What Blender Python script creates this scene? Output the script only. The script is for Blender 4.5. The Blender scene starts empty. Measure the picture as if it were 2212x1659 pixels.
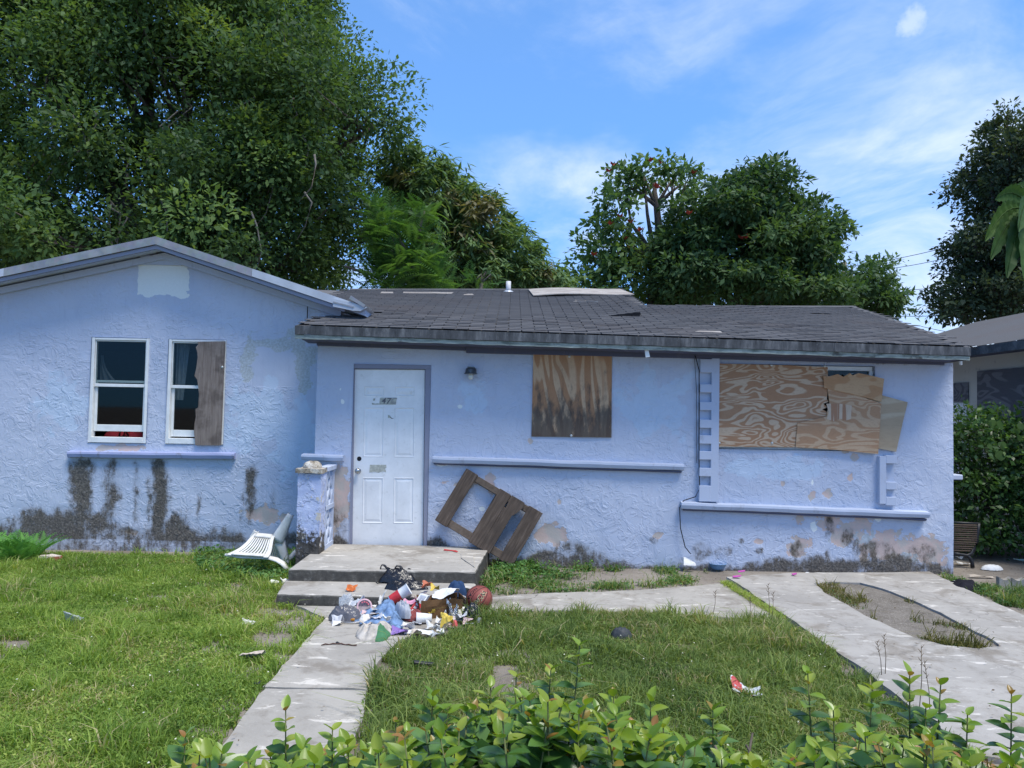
import bpy, math, random
import numpy as np
from mathutils import Vector, Matrix, Euler, noise as mnoise
from mathutils.geometry import tessellate_polygon

SC = bpy.context.scene
COL = SC.collection
# ---------------------------------------------------------------- camera
F_PX, CAM_H, PITCH, ROLL = 1661.0, 1.82, 2.1, 1.1
cd = bpy.data.cameras.new('camera'); cam = bpy.data.objects.new('camera', cd); COL.objects.link(cam)
cam.location = (0, 0, CAM_H)
CR = Matrix.Rotation(math.radians(90 + PITCH), 3, 'X') @ Matrix.Rotation(math.radians(ROLL), 3, 'Z')
cam.rotation_euler = CR.to_euler()
cd.sensor_width = 36.0; cd.lens = 36.0 * F_PX / 2212.0
cd.clip_start = 0.05; cd.clip_end = 2000
SC.camera = cam
# ---------------------------------------------------------------- light
SUN_EL, SUN_AZ = 66.0, 132.0      # azimuth: degrees from +Y (into the scene) towards +X
w = bpy.data.worlds.new('World'); SC.world = w; w.use_nodes = True
nt = w.node_tree; nt.nodes.clear()
wo = nt.nodes.new('ShaderNodeOutputWorld'); bg = nt.nodes.new('ShaderNodeBackground')
sky = nt.nodes.new('ShaderNodeTexSky'); sky.sky_type = 'NISHITA'; sky.sun_disc = False
sky.sun_elevation = math.radians(SUN_EL); sky.sun_rotation = math.radians(SUN_AZ)
sky.altitude = 0; sky.air_density = 1.0; sky.dust_density = 0.1; sky.ozone_density = 3.0
bg.inputs['Strength'].default_value = 0.15
sd = bpy.data.lights.new('sun', 'SUN'); sun = bpy.data.objects.new('sun', sd); COL.objects.link(sun)
sd.energy = 2.2; sd.angle = math.radians(24); sd.color = (1.0, 0.95, 0.86)
_e, _a = math.radians(SUN_EL), math.radians(SUN_AZ)
SUNDIR = Vector((math.cos(_e) * math.sin(_a), math.cos(_e) * math.cos(_a), math.sin(_e)))
sun.rotation_euler = SUNDIR.to_track_quat('Z', 'Y').to_euler()
sun.location = SUNDIR * 50
SC.view_settings.view_transform = 'Standard'; SC.view_settings.look = 'None'
SC.view_settings.exposure = 1.07; SC.view_settings.gamma = 1.0; SC.view_settings.use_curve_mapping = False
SC.cycles.use_denoising = True
SC.cycles.max_bounces = 8; SC.cycles.transparent_max_bounces = 12

# ---------------------------------------------------------------- node helpers
class NT:
    def __init__(s, nt): s.nt = nt
    def n(s, t, ins=None, out=0, **props):
        nd = s.nt.nodes.new('ShaderNode' + t)
        for k, v in props.items(): setattr(nd, k, v)
        for k, v in (ins or {}).items():
            if v is None: continue
            sk = nd.inputs[k]
            if isinstance(v, bpy.types.NodeSocket): s.nt.links.new(v, sk)
            else:
                if isinstance(v, (tuple, list)) and len(v) == 3 and sk.type == 'RGBA': v = (*v, 1)
                sk.default_value = v
        return nd.outputs[out] if out is not None else nd
    def coord(s, k='Object'): return s.n('TexCoord', out=k)
    def attr(s, name, out='Fac'): return s.n('Attribute', out=out, attribute_name=name)
    def mapv(s, vec, scale=(1, 1, 1), loc=(0, 0, 0), rot=(0, 0, 0)):
        return s.n('Mapping', {'Vector': vec, 'Scale': scale, 'Location': loc, 'Rotation': rot})
    def noise(s, vec, scale, detail=3, rough=0.55, dist=0.0, out='Fac'):
        return s.n('TexNoise', {'Vector': vec, 'Scale': scale, 'Detail': detail, 'Roughness': rough, 'Distortion': dist}, out=out)
    def math(s, op, a, b=0.0, c=None, clamp=False):
        nd = s.nt.nodes.new('ShaderNodeMath'); nd.operation = op; nd.use_clamp = clamp
        for i, v in enumerate((a, b, c)):
            if v is None: continue
            if isinstance(v, bpy.types.NodeSocket): s.nt.links.new(v, nd.inputs[i])
            else: nd.inputs[i].default_value = v
        return nd.outputs[0]
    def step(s, v, lo, hi):      # smoothstep lo..hi -> 0..1
        return s.n('MapRange', {0: v, 1: lo, 2: hi, 3: 0.0, 4: 1.0}, interpolation_type='SMOOTHSTEP')
    def mix(s, f, a, b, mode='MIX'):
        nd = s.nt.nodes.new('ShaderNodeMix'); nd.data_type = 'RGBA'; nd.blend_type = mode
        for i, v in ((0, f), (6, a), (7, b)):
            if isinstance(v, bpy.types.NodeSocket): s.nt.links.new(v, nd.inputs[i])
            else: nd.inputs[i].default_value = (*v, 1) if isinstance(v, (tuple, list)) and len(v) == 3 else v
        return nd.outputs[2]
    def ramp(s, f, stops, interp='LINEAR'):
        nd = s.nt.nodes.new('ShaderNodeValToRGB'); cr = nd.color_ramp; cr.interpolation = interp
        while len(cr.elements) < len(stops): cr.elements.new(0.5)
        for e, (p, c) in zip(cr.elements, stops):
            e.position = p; e.color = (*c, 1) if len(c) == 3 else c
        s.nt.links.new(f, nd.inputs[0]); return nd.outputs[0]
    def bump(s, h, strength=0.5, dist=0.01, normal=None):
        return s.n('Bump', {'Height': h, 'Strength': strength, 'Distance': dist, 'Normal': normal})

class Mat(NT):
    def __init__(s, name, color=(0.5, 0.5, 0.5), rough=0.8, spec=0.3, metal=0.0):
        s.m = bpy.data.materials.new(name); s.m.use_nodes = True
        super().__init__(s.m.node_tree); s.nt.nodes.clear()
        s.out = s.nt.nodes.new('ShaderNodeOutputMaterial')
        s.b = s.nt.nodes.new('ShaderNodeBsdfPrincipled')
        s.nt.links.new(s.b.outputs[0], s.out.inputs[0])
        s.set(Base=color, Roughness=rough, Metallic=metal); s.b.inputs['Specular IOR Level'].default_value = spec
    def set(s, **kw):
        for k, v in kw.items():
            sk = s.b.inputs['Base Color' if k == 'Base' else k]
            if isinstance(v, bpy.types.NodeSocket): s.nt.links.new(v, sk)
            else: sk.default_value = (*v, 1) if isinstance(v, (tuple, list)) and len(v) == 3 and sk.type == 'RGBA' else v
        return s
    def surf(s, sock): s.nt.links.new(sock, s.out.inputs[0]); return s

# clouds in the sky: thin cirrus, laid out by direction on a plane high above
W_ = NT(nt)
dirv = W_.coord('Generated')
sep = W_.n('SeparateXYZ', {0: dirv}, out=None)
zc = W_.math('ADD', W_.math('MAXIMUM', sep.outputs[2], 0.0), 0.55)
px_ = W_.math('DIVIDE', sep.outputs[0], zc); py_ = W_.math('DIVIDE', sep.outputs[1], zc)
pz_ = W_.math('DIVIDE', sep.outputs[2], zc)
pv = W_.n('CombineXYZ', {0: px_, 1: pz_, 2: W_.math('MULTIPLY', py_, 0.3)})
warp = W_.noise(pv, 1.6, 3, 0.5, 0, out='Color')
pvw = W_.n('VectorMath', {0: pv, 1: W_.n('VectorMath', {0: warp, 1: (0.30, 0.22, 0)}, operation='MULTIPLY')}, operation='ADD')
c1 = W_.noise(W_.mapv(pvw, (0.75, 2.6, 1), (0.30, 0.62, 0), (0, 0, math.radians(16))), 1.35, 8, 0.60, 0.25)
c2 = W_.noise(W_.mapv(pvw, (1.2, 5.5, 1), (3.1, 1.2, 0), (0, 0, math.radians(20))), 1.6, 7, 0.62, 0.3)
c3 = W_.noise(W_.mapv(pvw, (1, 1.3, 1), (7.3, 2.2, 0)), 1.1, 4, 0.5)
cm = W_.math('ADD', W_.math('ADD', W_.math('MULTIPLY', c1, 0.55), W_.math('MULTIPLY', c2, 0.32)), W_.math('MULTIPLY', c3, 0.13))
cov = W_.math('MULTIPLY', W_.step(px_, -0.9, 0.9), 0.06)
cm = W_.step(W_.math('ADD', cm, cov), 0.50, 0.68)
CLOUD_COL = (3.3, 3.6, 3.95)
kk = W_.n('VectorMath', {0: sky.outputs[0], 1: (1.25, 0.42, 0.14)}, operation='MULTIPLY')
skyb = W_.n('VectorMath', {0: sky.outputs[0], 1: W_.n('VectorMath', {0: kk, 1: (1, 1, 1)}, operation='ADD')}, operation='DIVIDE')
skyb = W_.n('VectorMath', {0: skyb, 1: (1.25, 1.28, 1.30)}, operation='MULTIPLY')
def pdir(u, v):
    d = (CR @ Vector(((u - 1106) / F_PX, -(v - 829.5) / F_PX, -1))).normalized(); return d.x / (d.z + 0.55), d.z / (d.z + 0.55)
_pts = [pdir(*q) for q in ((940, 372), (1330, 388), (1750, 360), (2130, 290))]
_cf = np.polyfit([q[0] for q in _pts], [q[1] for q in _pts], 2)
line = W_.math('ADD', W_.math('MULTIPLY', W_.math('ADD', W_.math('MULTIPLY', px_, float(_cf[0])), float(_cf[1])), px_), float(_cf[2]))
wob = W_.math('MULTIPLY', W_.math('SUBTRACT', W_.noise(W_.mapv(pv, (1, 3, 1), (4, 2, 0)), 3.0, 5, 0.6), 0.5), 0.16)
dl = W_.math('ABSOLUTE', W_.math('ADD', W_.math('SUBTRACT', pz_, line), wob))
stk = W_.math('MULTIPLY', W_.math('SUBTRACT', 1.0, W_.step(dl, 0.0, 0.050)), W_.step(W_.noise(W_.mapv(pvw, (1, 3.5, 1), (1, 7, 0)), 2.2, 7, 0.62), 0.34, 0.66))
cm = W_.math('MAXIMUM', cm, W_.math('MULTIPLY', W_.math('MULTIPLY', stk, W_.step(px_, -0.25, 0.12)), 0.95))
PUFF = (CR @ Vector(((1968 - 1106) / F_PX, -(46 - 829.5) / F_PX, -1))).normalized()
pdv = W_.n('VectorMath', {0: W_.n('VectorMath', {0: dirv}, operation='NORMALIZE'), 1: tuple(PUFF)}, operation='DISTANCE', out='Value')
pf = W_.step(W_.math('ADD', W_.math('MULTIPLY', pdv, -1.0), W_.math('MULTIPLY', W_.math('SUBTRACT', W_.noise(dirv, 60, 4, 0.6), 0.5), 0.03)), -0.026, -0.002)
cm = W_.math('MAXIMUM', cm, W_.math('MULTIPLY', pf, 0.6))
skyc = W_.mix(W_.math('MULTIPLY', cm, 0.85), skyb, CLOUD_COL)
nt.links.new(skyc, bg.inputs[0]); nt.links.new(bg.outputs[0], wo.inputs[0])

# ---------------------------------------------------------------- geometry helpers
def ray(u, v): return CR @ Vector(((u - 1106) / F_PX, -(v - 829.5) / F_PX, -1))
def W(u, v, Y):                       # point of the vertical plane y = Y seen at (u, v) of the 2212 x 1659 view
    d = ray(u, v); t = Y / d.y
    return Vector((d.x * t, Y, CAM_H + d.z * t))
def G(u, v, z=0.0):                   # point of the level z
    d = ray(u, v); t = (z - CAM_H) / d.z
    return Vector((d.x * t, d.y * t, z))
def PL(u, v, p0, n):                  # point of any plane
    d = ray(u, v); o = Vector((0, 0, CAM_H)); t = (p0 - o).dot(n) / d.dot(n)
    return o + d * t

_T = np.random.RandomState(7).rand(256, 256)
def vn(x, y, s=0):
    xi = np.floor(x).astype(int); yi = np.floor(y).astype(int)
    fx = x - xi; fy = y - yi; fx = fx * fx * (3 - 2 * fx); fy = fy * fy * (3 - 2 * fy)
    a, b = s * 37 + 11, s * 91 + 5
    g = lambda i, j: _T[(xi + i + a) & 255, (yi + j + b) & 255]
    return (g(0, 0) * (1 - fx) + g(1, 0) * fx) * (1 - fy) + (g(0, 1) * (1 - fx) + g(1, 1) * fx) * fy
def fbm(x, y, o=4, s=0):
    r = 0; a = 0.5; t = 0
    for i in range(o): r = r + a * vn(x * 2 ** i, y * 2 ** i, s + i); t += a; a *= 0.5
    return r / t

def link(o, parent=None):
    COL.objects.link(o)
    if parent is not None:
        o.parent = parent
        p = parent; L = Vector((0, 0, 0))
        while p is not None: L += p.location; p = p.parent
        o.matrix_parent_inverse = Matrix.Translation(-L) if parent.type == 'EMPTY' else Matrix.Identity(4)
    return o
def tag(o, label=None, cat=None, group=None, kind=None):
    for k, v in (('label', label), ('category', cat), ('group', group), ('kind', kind)):
        if v: o[k] = v
    return o
def thing(name, loc, label, cat, group=None):
    o = bpy.data.objects.new(name, None); o.location = loc; o.empty_display_size = 0.1; COL.objects.link(o)
    return tag(o, label, cat, group)
def mk(name, V, Fc, mat, parent=None, smooth=False, attrs=None, fm=None):
    me = bpy.data.meshes.new(name)
    if isinstance(V, np.ndarray) and isinstance(Fc, np.ndarray):
        n, m, k = len(V), len(Fc), Fc.shape[1]
        me.vertices.add(n); me.vertices.foreach_set('co', V.astype(np.float32).ravel())
        me.loops.add(m * k); me.loops.foreach_set('vertex_index', Fc.astype(np.int32).ravel())
        me.polygons.add(m); me.polygons.foreach_set('loop_start', (np.arange(m) * k).astype(np.int32))
        me.update(calc_edges=True)
    else:
        me.from_pydata([tuple(v) for v in V], [], [tuple(f) for f in Fc])
    if smooth: me.polygons.foreach_set('use_smooth', np.ones(len(me.polygons), bool))
    for a, vals in (attrs or {}).items():
        at = me.attributes.new(a, 'FLOAT', 'POINT'); at.data.foreach_set('value', np.asarray(vals, np.float32))
    for m_ in (mat if isinstance(mat, list) else [mat]): me.materials.append(m_.m if isinstance(m_, Mat) else m_)
    if fm is not None: me.polygons.foreach_set('material_index', np.asarray(fm, np.int32))
    me.update()
    o = bpy.data.objects.new(name, me)
    return link(o, parent)
class MB:
    def __init__(s): s.v = []; s.f = []; s.fm = []
    def add(s, V, Fc, mi=0):
        b = len(s.v); s.v += [Vector(v) for v in V]; s.f += [tuple(b + i for i in f) for f in Fc]; s.fm += [mi] * len(Fc); return s
    def box(s, a, b, mi=0, M=None, bev=0.0):
        x0, y0, z0 = a; x1, y1, z1 = b
        if bev > 0:
            bm_v = []; e = min(bev, (x1 - x0) * .4, (y1 - y0) * .4, (z1 - z0) * .4)
            idx = {}
            for ax in range(3):
                for sx in (0, 1):
                    for sy in (0, 1):
                        for sz in (0, 1):
                            c = [(x0, x1)[sx], (y0, y1)[sy], (z0, z1)[sz]]
                            for k, sg in enumerate((sx, sy, sz)):
                                if k != ax: c[k] += e * (1 - 2 * sg)
                            idx[(ax, sx, sy, sz)] = len(bm_v); bm_v.append(Vector(c))
            fs = []
            for ax in range(3):
                k1, k2 = [k for k in range(3) if k != ax]
                for sg in (0, 1):
                    q = []
                    for p, r in ((0, 0), (1, 0), (1, 1), (0, 1)):
                        t = [0, 0, 0]; t[ax] = sg; t[k1] = p; t[k2] = r; q.append(idx[(ax, *t)])
                    fs.append(q if (sg == 1) == (ax != 1) else q[::-1])
            for ax in range(3):                      # edges
                k1, k2 = [k for k in range(3) if k != ax]
                for p in (0, 1):
                    for r in (0, 1):
                        q = []
                        for face, sg in ((k1, 0), (k1, 1), (k2, 1), (k2, 0)):
                            t = [0, 0, 0]; t[ax] = sg; t[k1] = p; t[k2] = r; q.append(idx[(face, *t)])
                        fs.append(q if (p == r) == (ax != 1) else q[::-1])
            for sx in (0, 1):
                for sy in (0, 1):
                    for sz in (0, 1):
                        q = [idx[(a_, sx, sy, sz)] for a_ in range(3)]
                        fs.append(q if (sx + sy + sz) % 2 == 1 else q[::-1])
            V = bm_v
        else:
            V = [Vector(c) for c in ((x0, y0, z0), (x1, y0, z0), (x1, y1, z0), (x0, y1, z0), (x0, y0, z1), (x1, y0, z1), (x1, y1, z1), (x0, y1, z1))]
            fs = [(0, 3, 2, 1), (4, 5, 6, 7), (0, 1, 5, 4), (1, 2, 6, 5), (2, 3, 7, 6), (3, 0, 4, 7)]
        if M is not None: V = [M @ v for v in V]
        return s.add(V, fs, mi)
    def prism(s, poly, off, mi=0):     # poly: list of Vectors (planar-ish), off: Vector thickness
        n = len(poly); A = [Vector(p) for p in poly]; B = [p + off for p in A]
        tri = tessellate_polygon([A])
        fs = [t for t in tri] + [tuple(n + i for i in t[::-1]) for t in tri]
        fs += [(i, (i + 1) % n, n + (i + 1) % n, n + i) for i in range(n)]
        return s.add(A + B, fs, mi)
    def tube(s, pts, r, seg=8, mi=0, cap=True):
        pts = [Vector(p) for p in pts]; n = len(pts); rr = r if isinstance(r, (list, tuple)) else [r] * n
        up = Vector((0, 0, 1)); V = []
        for i, p in enumerate(pts):
            d = (pts[min(i + 1, n - 1)] - pts[max(i - 1, 0)])
            d = d.normalized() if d.length > 1e-9 else Vector((0, 0, 1))
            a = d.cross(up if abs(d.dot(up)) < 0.95 else Vector((1, 0, 0))).normalized(); b = d.cross(a)
            V += [p + (a * math.cos(2 * math.pi * k / seg) + b * math.sin(2 * math.pi * k / seg)) * rr[i] for k in range(seg)]
        fs = [(i * seg + k, i * seg + (k + 1) % seg, (i + 1) * seg + (k + 1) % seg, (i + 1) * seg + k) for i in range(n - 1) for k in range(seg)]
        if cap: fs += [tuple(range(seg))[::-1], tuple((n - 1) * seg + k for k in range(seg))]
        return s.add(V, fs, mi)
    def lathe(s, prof, M=None, seg=16, mi=0):   # prof: [(r, z)]
        V = [Vector((r * math.cos(2 * math.pi * k / seg), r * math.sin(2 * math.pi * k / seg), z)) for r, z in prof for k in range(seg)]
        if M is not None: V = [M @ v for v in V]
        n = len(prof)
        return s.add(V, [(i * seg + k, i * seg + (k + 1) % seg, (i + 1) * seg + (k + 1) % seg, (i + 1) * seg + k) for i in range(n - 1) for k in range(seg)], mi)
    def build(s, name, mat, parent=None, smooth=False, attrs=None):
        return mk(name, s.v, s.f, mat, parent, smooth, attrs, s.fm if isinstance(mat, list) else None)
def grid_faces(nu, nv): return [(j * nu + i, j * nu + i + 1, (j + 1) * nu + i + 1, (j + 1) * nu + i) for j in range(nv - 1) for i in range(nu - 1)]
def frame_M(o, ex, ey, ez): return Matrix(((ex.x, ey.x, ez.x, o.x), (ex.y, ey.y, ez.y, o.y), (ex.z, ey.z, ez.z, o.z), (0, 0, 0, 1)))
def text_mesh(body, size, extrude=0.0, shear=0.0, bold=0.0, spacing=1.0):
    cu = bpy.data.curves.new('lettering', 'FONT'); cu.body = body; cu.size = size; cu.extrude = extrude; cu.shear = shear
    cu.offset = bold; cu.align_x = 'CENTER'; cu.align_y = 'CENTER'; cu.space_character = spacing; cu.resolution_u = 4
    o = bpy.data.objects.new('lettering', cu); COL.objects.link(o)
    dg = bpy.context.evaluated_depsgraph_get(); dg.update()
    me = o.evaluated_get(dg).to_mesh()
    V = [v.co.copy() for v in me.vertices]; Fc = [tuple(p.vertices) for p in me.polygons]
    o.evaluated_get(dg).to_mesh_clear(); bpy.data.objects.remove(o); bpy.data.curves.remove(cu)
    return V, Fc
rnd = random.Random(3)
# ================================================================ materials
def simple(name, col, rough=0.7, spec=0.3, metal=0.0, var=0.12, sc=18.0, bump=0.0, bsc=60.0):
    m = Mat(name, col, rough, spec, metal); c = m.coord()
    n = m.noise(c, sc, 4)
    lo = tuple(max(0, x * (1 - var * 1.6)) for x in col); hi = tuple(min(1, x * (1 + var)) for x in col)
    m.set(Base=m.ramp(n, [(0.3, lo), (0.7, hi)]))
    if bump: m.set(Normal=m.bump(m.noise(c, bsc, 4), bump, 0.01))
    return m

PAINT = (0.455, 0.508, 0.622)
def stucco(name, rel=1.0):
    m = Mat(name, PAINT, 0.85, 0.15); c = m.coord()
    big = m.noise(c, 0.9, 3, 0.5, 0.4); med = m.noise(c, 6.0, 4, 0.6); fine = m.noise(c, 40.0, 4, 0.65)
    vst = m.noise(m.mapv(c, (9, 1, 1.2)), 2.2, 5, 0.65)
    col = m.mix(m.step(big, 0.35, 0.65), PAINT, (0.505, 0.55, 0.655))
    col = m.mix(m.math('MULTIPLY', m.step(med, 0.55, 0.75), 0.25), col, (0.47, 0.57, 0.75))
    col = m.mix(m.math('MULTIPLY', m.step(vst, 0.52, 0.8), 0.22), col, (0.27, 0.30, 0.42))
    # worn zones, their edges broken up
    def zone(a, amp=1.0, soft=0.06, sc=9.0):
        e = m.math('MULTIPLY', m.math('SUBTRACT', m.noise(c, sc, 5, 0.65), 0.5), amp * 2)
        return m.step(m.math('ADD', m.math('SUBTRACT', m.attr(a), 1.0), e), -soft, soft)
    pale = zone('pale', 1.2, 0.12, 4.0); white = zone('white', 0.6, 0.03, 14.0)
    cem = zone('cement', 1.3, 0.12, 8.0); peel = zone('peel', 1.3, 0.035, 11.0)
    col = m.mix(pale, col, m.mix(med, (0.45, 0.54, 0.67), (0.52, 0.61, 0.73)))
    col = m.mix(cem, col, m.mix(m.step(fine, 0.35, 0.65), (0.38, 0.41, 0.42), (0.48, 0.53, 0.57)))
    col = m.mix(white, col, m.mix(fine, (0.68, 0.71, 0.69), (0.78, 0.81, 0.79)))
    pc = m.mix(m.step(med, 0.42, 0.6), (0.54, 0.41, 0.37), (0.42, 0.39, 0.36))
    col = m.mix(peel, col, m.mix(m.math('MULTIPLY', fine, 0.5), pc, (0.60, 0.52, 0.47)))
    # mould and grime
    mo = m.attr('mold')
    e = m.math('ADD', m.math('MULTIPLY', m.math('SUBTRACT', m.noise(m.mapv(c, (1.5, 1, 1)), 4.5, 8, 0.75), 0.5), 2.2),
               m.math('MULTIPLY', m.math('SUBTRACT', vst, 0.5), 0.5))
    mf = m.math('MULTIPLY', m.step(m.math('ADD', mo, m.math('MULTIPLY', e, m.step(mo, 0.02, 0.4))), 0.34, 0.80), 0.90)
    mc = m.ramp(fine, [(0.32, (0.040, 0.032, 0.023)), (0.5, (0.092, 0.076, 0.056)), (0.72, (0.22, 0.195, 0.16))])
    halo = m.math('MULTIPLY', m.step(m.math('ADD', mo, m.math('MULTIPLY', e, m.math('MULTIPLY', m.step(mo, 0.0, 0.25), 0.6))), 0.10, 0.75), 0.5)
    col = m.mix(halo, col, (0.15, 0.14, 0.135))
    col = m.mix(mf, col, mc)
    m.set(Base=col)
    # trowelled relief
    cw = m.n('VectorMath', {0: c, 1: m.n('VectorMath', {0: m.noise(c, 3.0, 2, out='Color'), 1: (0.28, 0, 0.28)}, operation='MULTIPLY')}, operation='ADD')
    r1 = m.step(m.noise(m.mapv(cw, (1, 1, 1.15)), 7.5, 2.5, 0.5, 0.9), 0.50, 0.545)
    r2 = m.step(m.noise(m.mapv(cw, (1, 1, 1.3), (3, 0, 7), (0, 0.5, 0)), 12.0, 2.0, 0.5, 1.2), 0.56, 0.60)
    r3 = m.step(m.noise(m.mapv(cw, (1.3, 1, 1), (9, 0, 2), (0, -0.6, 0)), 5.0, 2.5, 0.5, 1.4), 0.54, 0.57)
    h = m.math('ADD', m.math('ADD', m.math('MULTIPLY', r1, 0.9), m.math('MULTIPLY', r2, 0.8)), m.math('MULTIPLY', r3, 0.8))
    h = m.math('MULTIPLY', h, m.n('MapRange', {0: m.noise(c, 1.7, 3, 0.55), 1: 0.38, 2: 0.62, 3: 0.25, 4: 1.15}))
    smooth = m.math('MAXIMUM', m.math('MAXIMUM', white, m.math('MULTIPLY', cem, 0.75)), m.math('MULTIPLY', peel, 0.9))
    smooth = m.math('MAXIMUM', smooth, m.step(m.attr('flat'), 0.9, 1.1))
    h = m.math('MULTIPLY', h, m.math('SUBTRACT', 1.0, smooth))
    h = m.math('SUBTRACT', h, m.math('MULTIPLY', peel, 1.4))
    h = m.math('ADD', h, m.math('MULTIPLY', fine, 0.35))
    h = m.math('ADD', h, m.math('MULTIPLY', m.math('MULTIPLY', mf, m.noise(c, 55, 3)), 0.5))
    m.set(Normal=m.bump(h, 0.42 * rel, 0.011))
    return m

def concrete(name, base=(0.375, 0.35, 0.31), dark=(0.15, 0.135, 0.115), riser=False, sealed=True):
    m = Mat(name, base, 0.92, 0.15); c = m.coord()
    a = m.noise(c, 1.4, 5, 0.6, 0.3); b = m.noise(c, 9, 6, 0.7); f = m.noise(c, 70, 4, 0.7)
    s = m.noise(m.mapv(c, (1, 2.6, 1)), 3.2, 6, 0.68, 0.6)
    col = m.mix(m.step(a, 0.35, 0.7), base, tuple(x * 0.78 for x in base))
    col = m.mix(m.math('MULTIPLY', m.step(b, 0.5, 0.75), 0.5), col, dark)
    if sealed:
        lt = tuple(min(1, x * 1.62) for x in base)
        col = m.mix(m.math('MULTIPLY', m.step(s, 0.58, 0.64), 0.8), col, lt)
    col = m.mix(m.math('MULTIPLY', m.step(f, 0.55, 0.8), 0.35), col, tuple(min(1, x * 1.4) for x in base))
    soil = m.noise(c, 2.1, 6, 0.68, 0.5)
    col = m.mix(m.math('MULTIPLY', m.step(soil, 0.50, 0.66), 0.62), col, (0.17, 0.145, 0.115))
    cr_ = m.n('TexVoronoi', {'Vector': m.n('VectorMath', {0: c, 1: m.n('VectorMath', {0: m.noise(c, 2.5, 5, 0.6, out='Color'), 1: (0.5, 0.5, 0.0)}, operation='MULTIPLY')}, operation='ADD'), 'Scale': 0.42}, out='Distance', feature='DISTANCE_TO_EDGE')
    col = m.mix(m.math('MULTIPLY', m.math('SUBTRACT', 1.0, m.step(cr_, 0.0008, 0.004)), 0.0 if riser else (0.2 if 'drive' in name else 0.5)), col, (0.05, 0.045, 0.038))
    if riser:     # faces that look sideways are black with algae
        g = m.n('NewGeometry', out='Normal')
        nz = m.n('SeparateXYZ', {0: g}, out=2)
        side = m.math('SUBTRACT', 1.0, m.step(nz, 0.3, 0.7))
        alg = m.ramp(m.noise(c, 14, 6, 0.75), [(0.35, (0.025, 0.024, 0.022)), (0.56, (0.06, 0.057, 0.05)), (0.76, (0.22, 0.21, 0.19))])
        col = m.mix(m.math('MULTIPLY', side, 0.9), col, alg)
    m.set(Base=col, Normal=m.bump(m.math('ADD', m.math('MULTIPLY', b, 0.6), f), 0.35, 0.006))
    return m

def plywood(name, light, dark, rot=0.0, scale=(1, 1, 1), rings=16.0, grey=None, loc=(0, 0, 0), z0=0, z1=1, edge=0.12):
    m = Mat(name, light, 0.85, 0.15); c = m.coord()
    v = m.mapv(c, scale, loc, (0, rot, 0))
    n = m.noise(v, 1.0, 2.2, 0.45, 0.55)
    fr = m.math('FRACT', m.math('MULTIPLY', n, rings))
    band = m.math('MULTIPLY', m.step(fr, 0.30, 0.30 + edge), m.math('SUBTRACT', 1.0, m.step(fr, 0.86, 0.98)))
    fib = m.noise(m.mapv(c, (scale[0] * 6, 1, scale[2] * 6), loc, (0, rot, 0)), 4, 5, 0.7)
    col = m.mix(band, light, dark)
    col = m.mix(m.math('MULTIPLY', m.step(fib, 0.45, 0.75), 0.35), col, tuple(x * 0.62 for x in dark))
    blot = m.noise(c, 3.0, 4, 0.6)
    col = m.mix(m.math('MULTIPLY', m.step(blot, 0.5, 0.8), 0.3), col, tuple(x * 0.7 for x in light))
    if grey:
        z = m.n('SeparateXYZ', {0: c}, out=2)
        t = m.n('MapRange', {0: z, 1: z0, 2: z1, 3: 1.0, 4: 0.0})
        e = m.math('MULTIPLY', m.math('SUBTRACT', m.noise(m.mapv(c, (2.2, 1, 0.8)), 5, 5, 0.65), 0.5), 1.5)
        gf = m.step(m.math('ADD', t, e), 0.42, 0.84)
        g2 = m.ramp(m.noise(m.mapv(c, (9, 1, 1)), 3, 6, 0.7), [(0.3, (0.05, 0.045, 0.042)), (0.7, grey)])
        col = m.mix(m.math('MULTIPLY', gf, 0.88), col, g2)
    m.set(Base=col, Normal=m.bump(fib, 0.25, 0.004))
    return m

def wood(name, light, dark, sc=(1, 1, 1), knots=True):
    m = Mat(name, light, 0.85, 0.15); c = m.coord()
    n = m.noise(m.mapv(c, sc), 6, 7, 0.7, 0.4); b = m.noise(c, 5, 4, 0.6)
    col = m.ramp(n, [(0.28, dark), (0.6, light), (0.78, tuple(x * 1.25 for x in light))])
    col = m.mix(m.math('MULTIPLY', m.step(b, 0.45, 0.7), 0.55), col, tuple(x * 0.5 for x in dark))
    m.set(Base=col, Normal=m.bump(n, 0.4, 0.004)); return m

def leafmat(name, stops, trans=0.30, rough=0.5, spec=0.4, trmul=1.6, objrnd=False):
    m = Mat(name, (0.05, 0.1, 0.02), rough, spec)
    f = m.attr('rnd')
    if objrnd: f = m.n('ObjectInfo', out='Random')
    col = m.ramp(f, stops)
    c = m.coord(); col = m.mix(m.math('MULTIPLY', m.noise(c, 30, 2), 0.25), col, tuple(x * 0.5 for x in stops[0][1]))
    m.set(Base=col)
    tcol = m.mix(1.0, col, (trmul * 1.15, trmul * 1.1, trmul * 0.45), 'MULTIPLY')
    t = m.n('BsdfTranslucent', {'Color': tcol})
    m.surf(m.n('MixShader', {0: trans, 1: m.b.outputs[0], 2: t}))
    return m

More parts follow.
